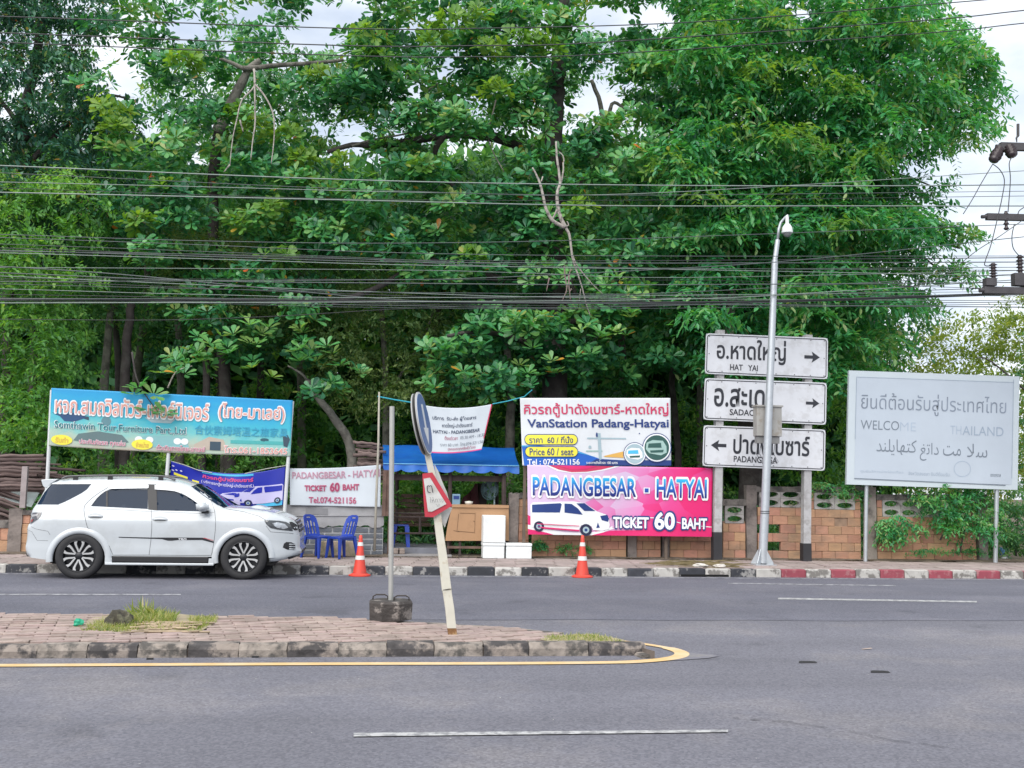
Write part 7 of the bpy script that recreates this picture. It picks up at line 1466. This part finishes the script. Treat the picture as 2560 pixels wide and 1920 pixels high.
m_db = flat('debris_black', (0.02,0.02,0.022), .8)
for i, (px, py) in enumerate(((2017,1656),(2198,1680))):
    c_ = G(px, py, .004); b = MB(); w_ = .095; b.add([c_+Vector((-w_,-.03,0)), c_+Vector((w_,-.035,0)), c_+Vector((w_*1.05,.03,.004)), c_+Vector((-w_*.7,.035,.006)), c_+Vector((-w_*.9,-.02,.012)), c_+Vector((w_*.2,-.02,.018)), c_+Vector((w_,.02,.008)), c_+Vector((-w_*.5,.03,.012))], [(0,3,2,1),(4,5,6,7),(0,1,6,5,4),(1,2,6),(2,3,7,6),(3,0,4,7)])
    b.build('tyre_scrap', m_db, label=['black rubber scrap on the road nearer the island nose', 'black rubber scrap on the road further toward the viewer'][i], cat='litter')
for i, (px, py) in enumerate(((375,1648),(638,1643))):
    c_ = G(px, py, .004); MB().box((c_.x-.03, c_.y-.012, .001), (c_.x+.03, c_.y+.012, .016)).build('dead_leaf', m_db, label=['dark dead leaf on the yellow line by the island kerb, below the grass','dark dead leaf at the island kerb foot, left of the bare pole'][i], cat='leaf')
c_ = G(2167,1623,.004); MB().add([c_+Vector((-.06,-.01,0)), c_+Vector((.06,-.015,.012)), c_+Vector((.05,.02,.012)), c_+Vector((-.05,.02,0))], [(0,1,2,3)]).build('dry_leaf', flat('dry_leaf_tan',(0.42,0.32,0.25),.8), label='single tan dry leaf lying on the open asphalt', cat='leaf')
# scattered grit, leaves and bits on road and pavement
rr = random.Random(21); b = MB(); b2 = MB(); b3 = MB()
def fleck(b, c_, s):
    a_ = rr.uniform(0, 6.3); d = Vector((math.cos(a_), math.sin(a_), 0))*s; n_ = Vector((-d.y, d.x, 0))*rr.uniform(.3,.8); b.add([c_-d, c_-n_+Vector((0,0,s*.2)), c_+d, c_+n_+Vector((0,0,s*.3))], [(0,1,2),(0,2,3)])
for k in range(900): x = rr.uniform(-12, 24); fleck(b, Vector((x, YW-.15-abs(rr.gauss(0,.22)), ZP+.012)), rr.uniform(.01,.035))
for k in range(300): x = rr.uniform(-12, 24); fleck(b, Vector((x, rr.uniform(YK+.15, YW-.2), ZP+.008)), rr.uniform(.008,.022))
for k in range(260): fleck(b, Vector((rr.uniform(-9,20), YK-abs(rr.gauss(0,.12))-.02, .008)), rr.uniform(.006,.018))
for k in range(520): fleck(b2, Vector((rr.uniform(-8,16), rr.uniform(5,18), .009)), rr.uniform(.004,.011))
b.build('leaf_litter', mat('litter_brown', (0.16,0.11,0.07), .9, .5, 20), kind='stuff'); b2.build('grit', mat('grit_pale', (0.36,0.35,0.33), .9, .3, 20), kind='stuff')
for k in range(46):    # dead palm fronds on the pavement near the drain
    c_ = Vector((RP(rr.uniform(1660,1840),1400,YK+.8).x, rr.uniform(YK+.2, YK+1.5), ZP+rr.uniform(.01,.05))); a_ = rr.gauss(-.15,.25); l_ = rr.uniform(.15,.5); d = Vector((math.cos(a_), math.sin(a_), 0))*l_; b3.tube([c_-d, c_+Vector((0,0,.02)), c_+d], [.006,.014,.004], 4)
b3.build('dead_fronds', mat('frond_dry', (0.15,0.12,0.06), .9, .4, 9), kind='stuff')
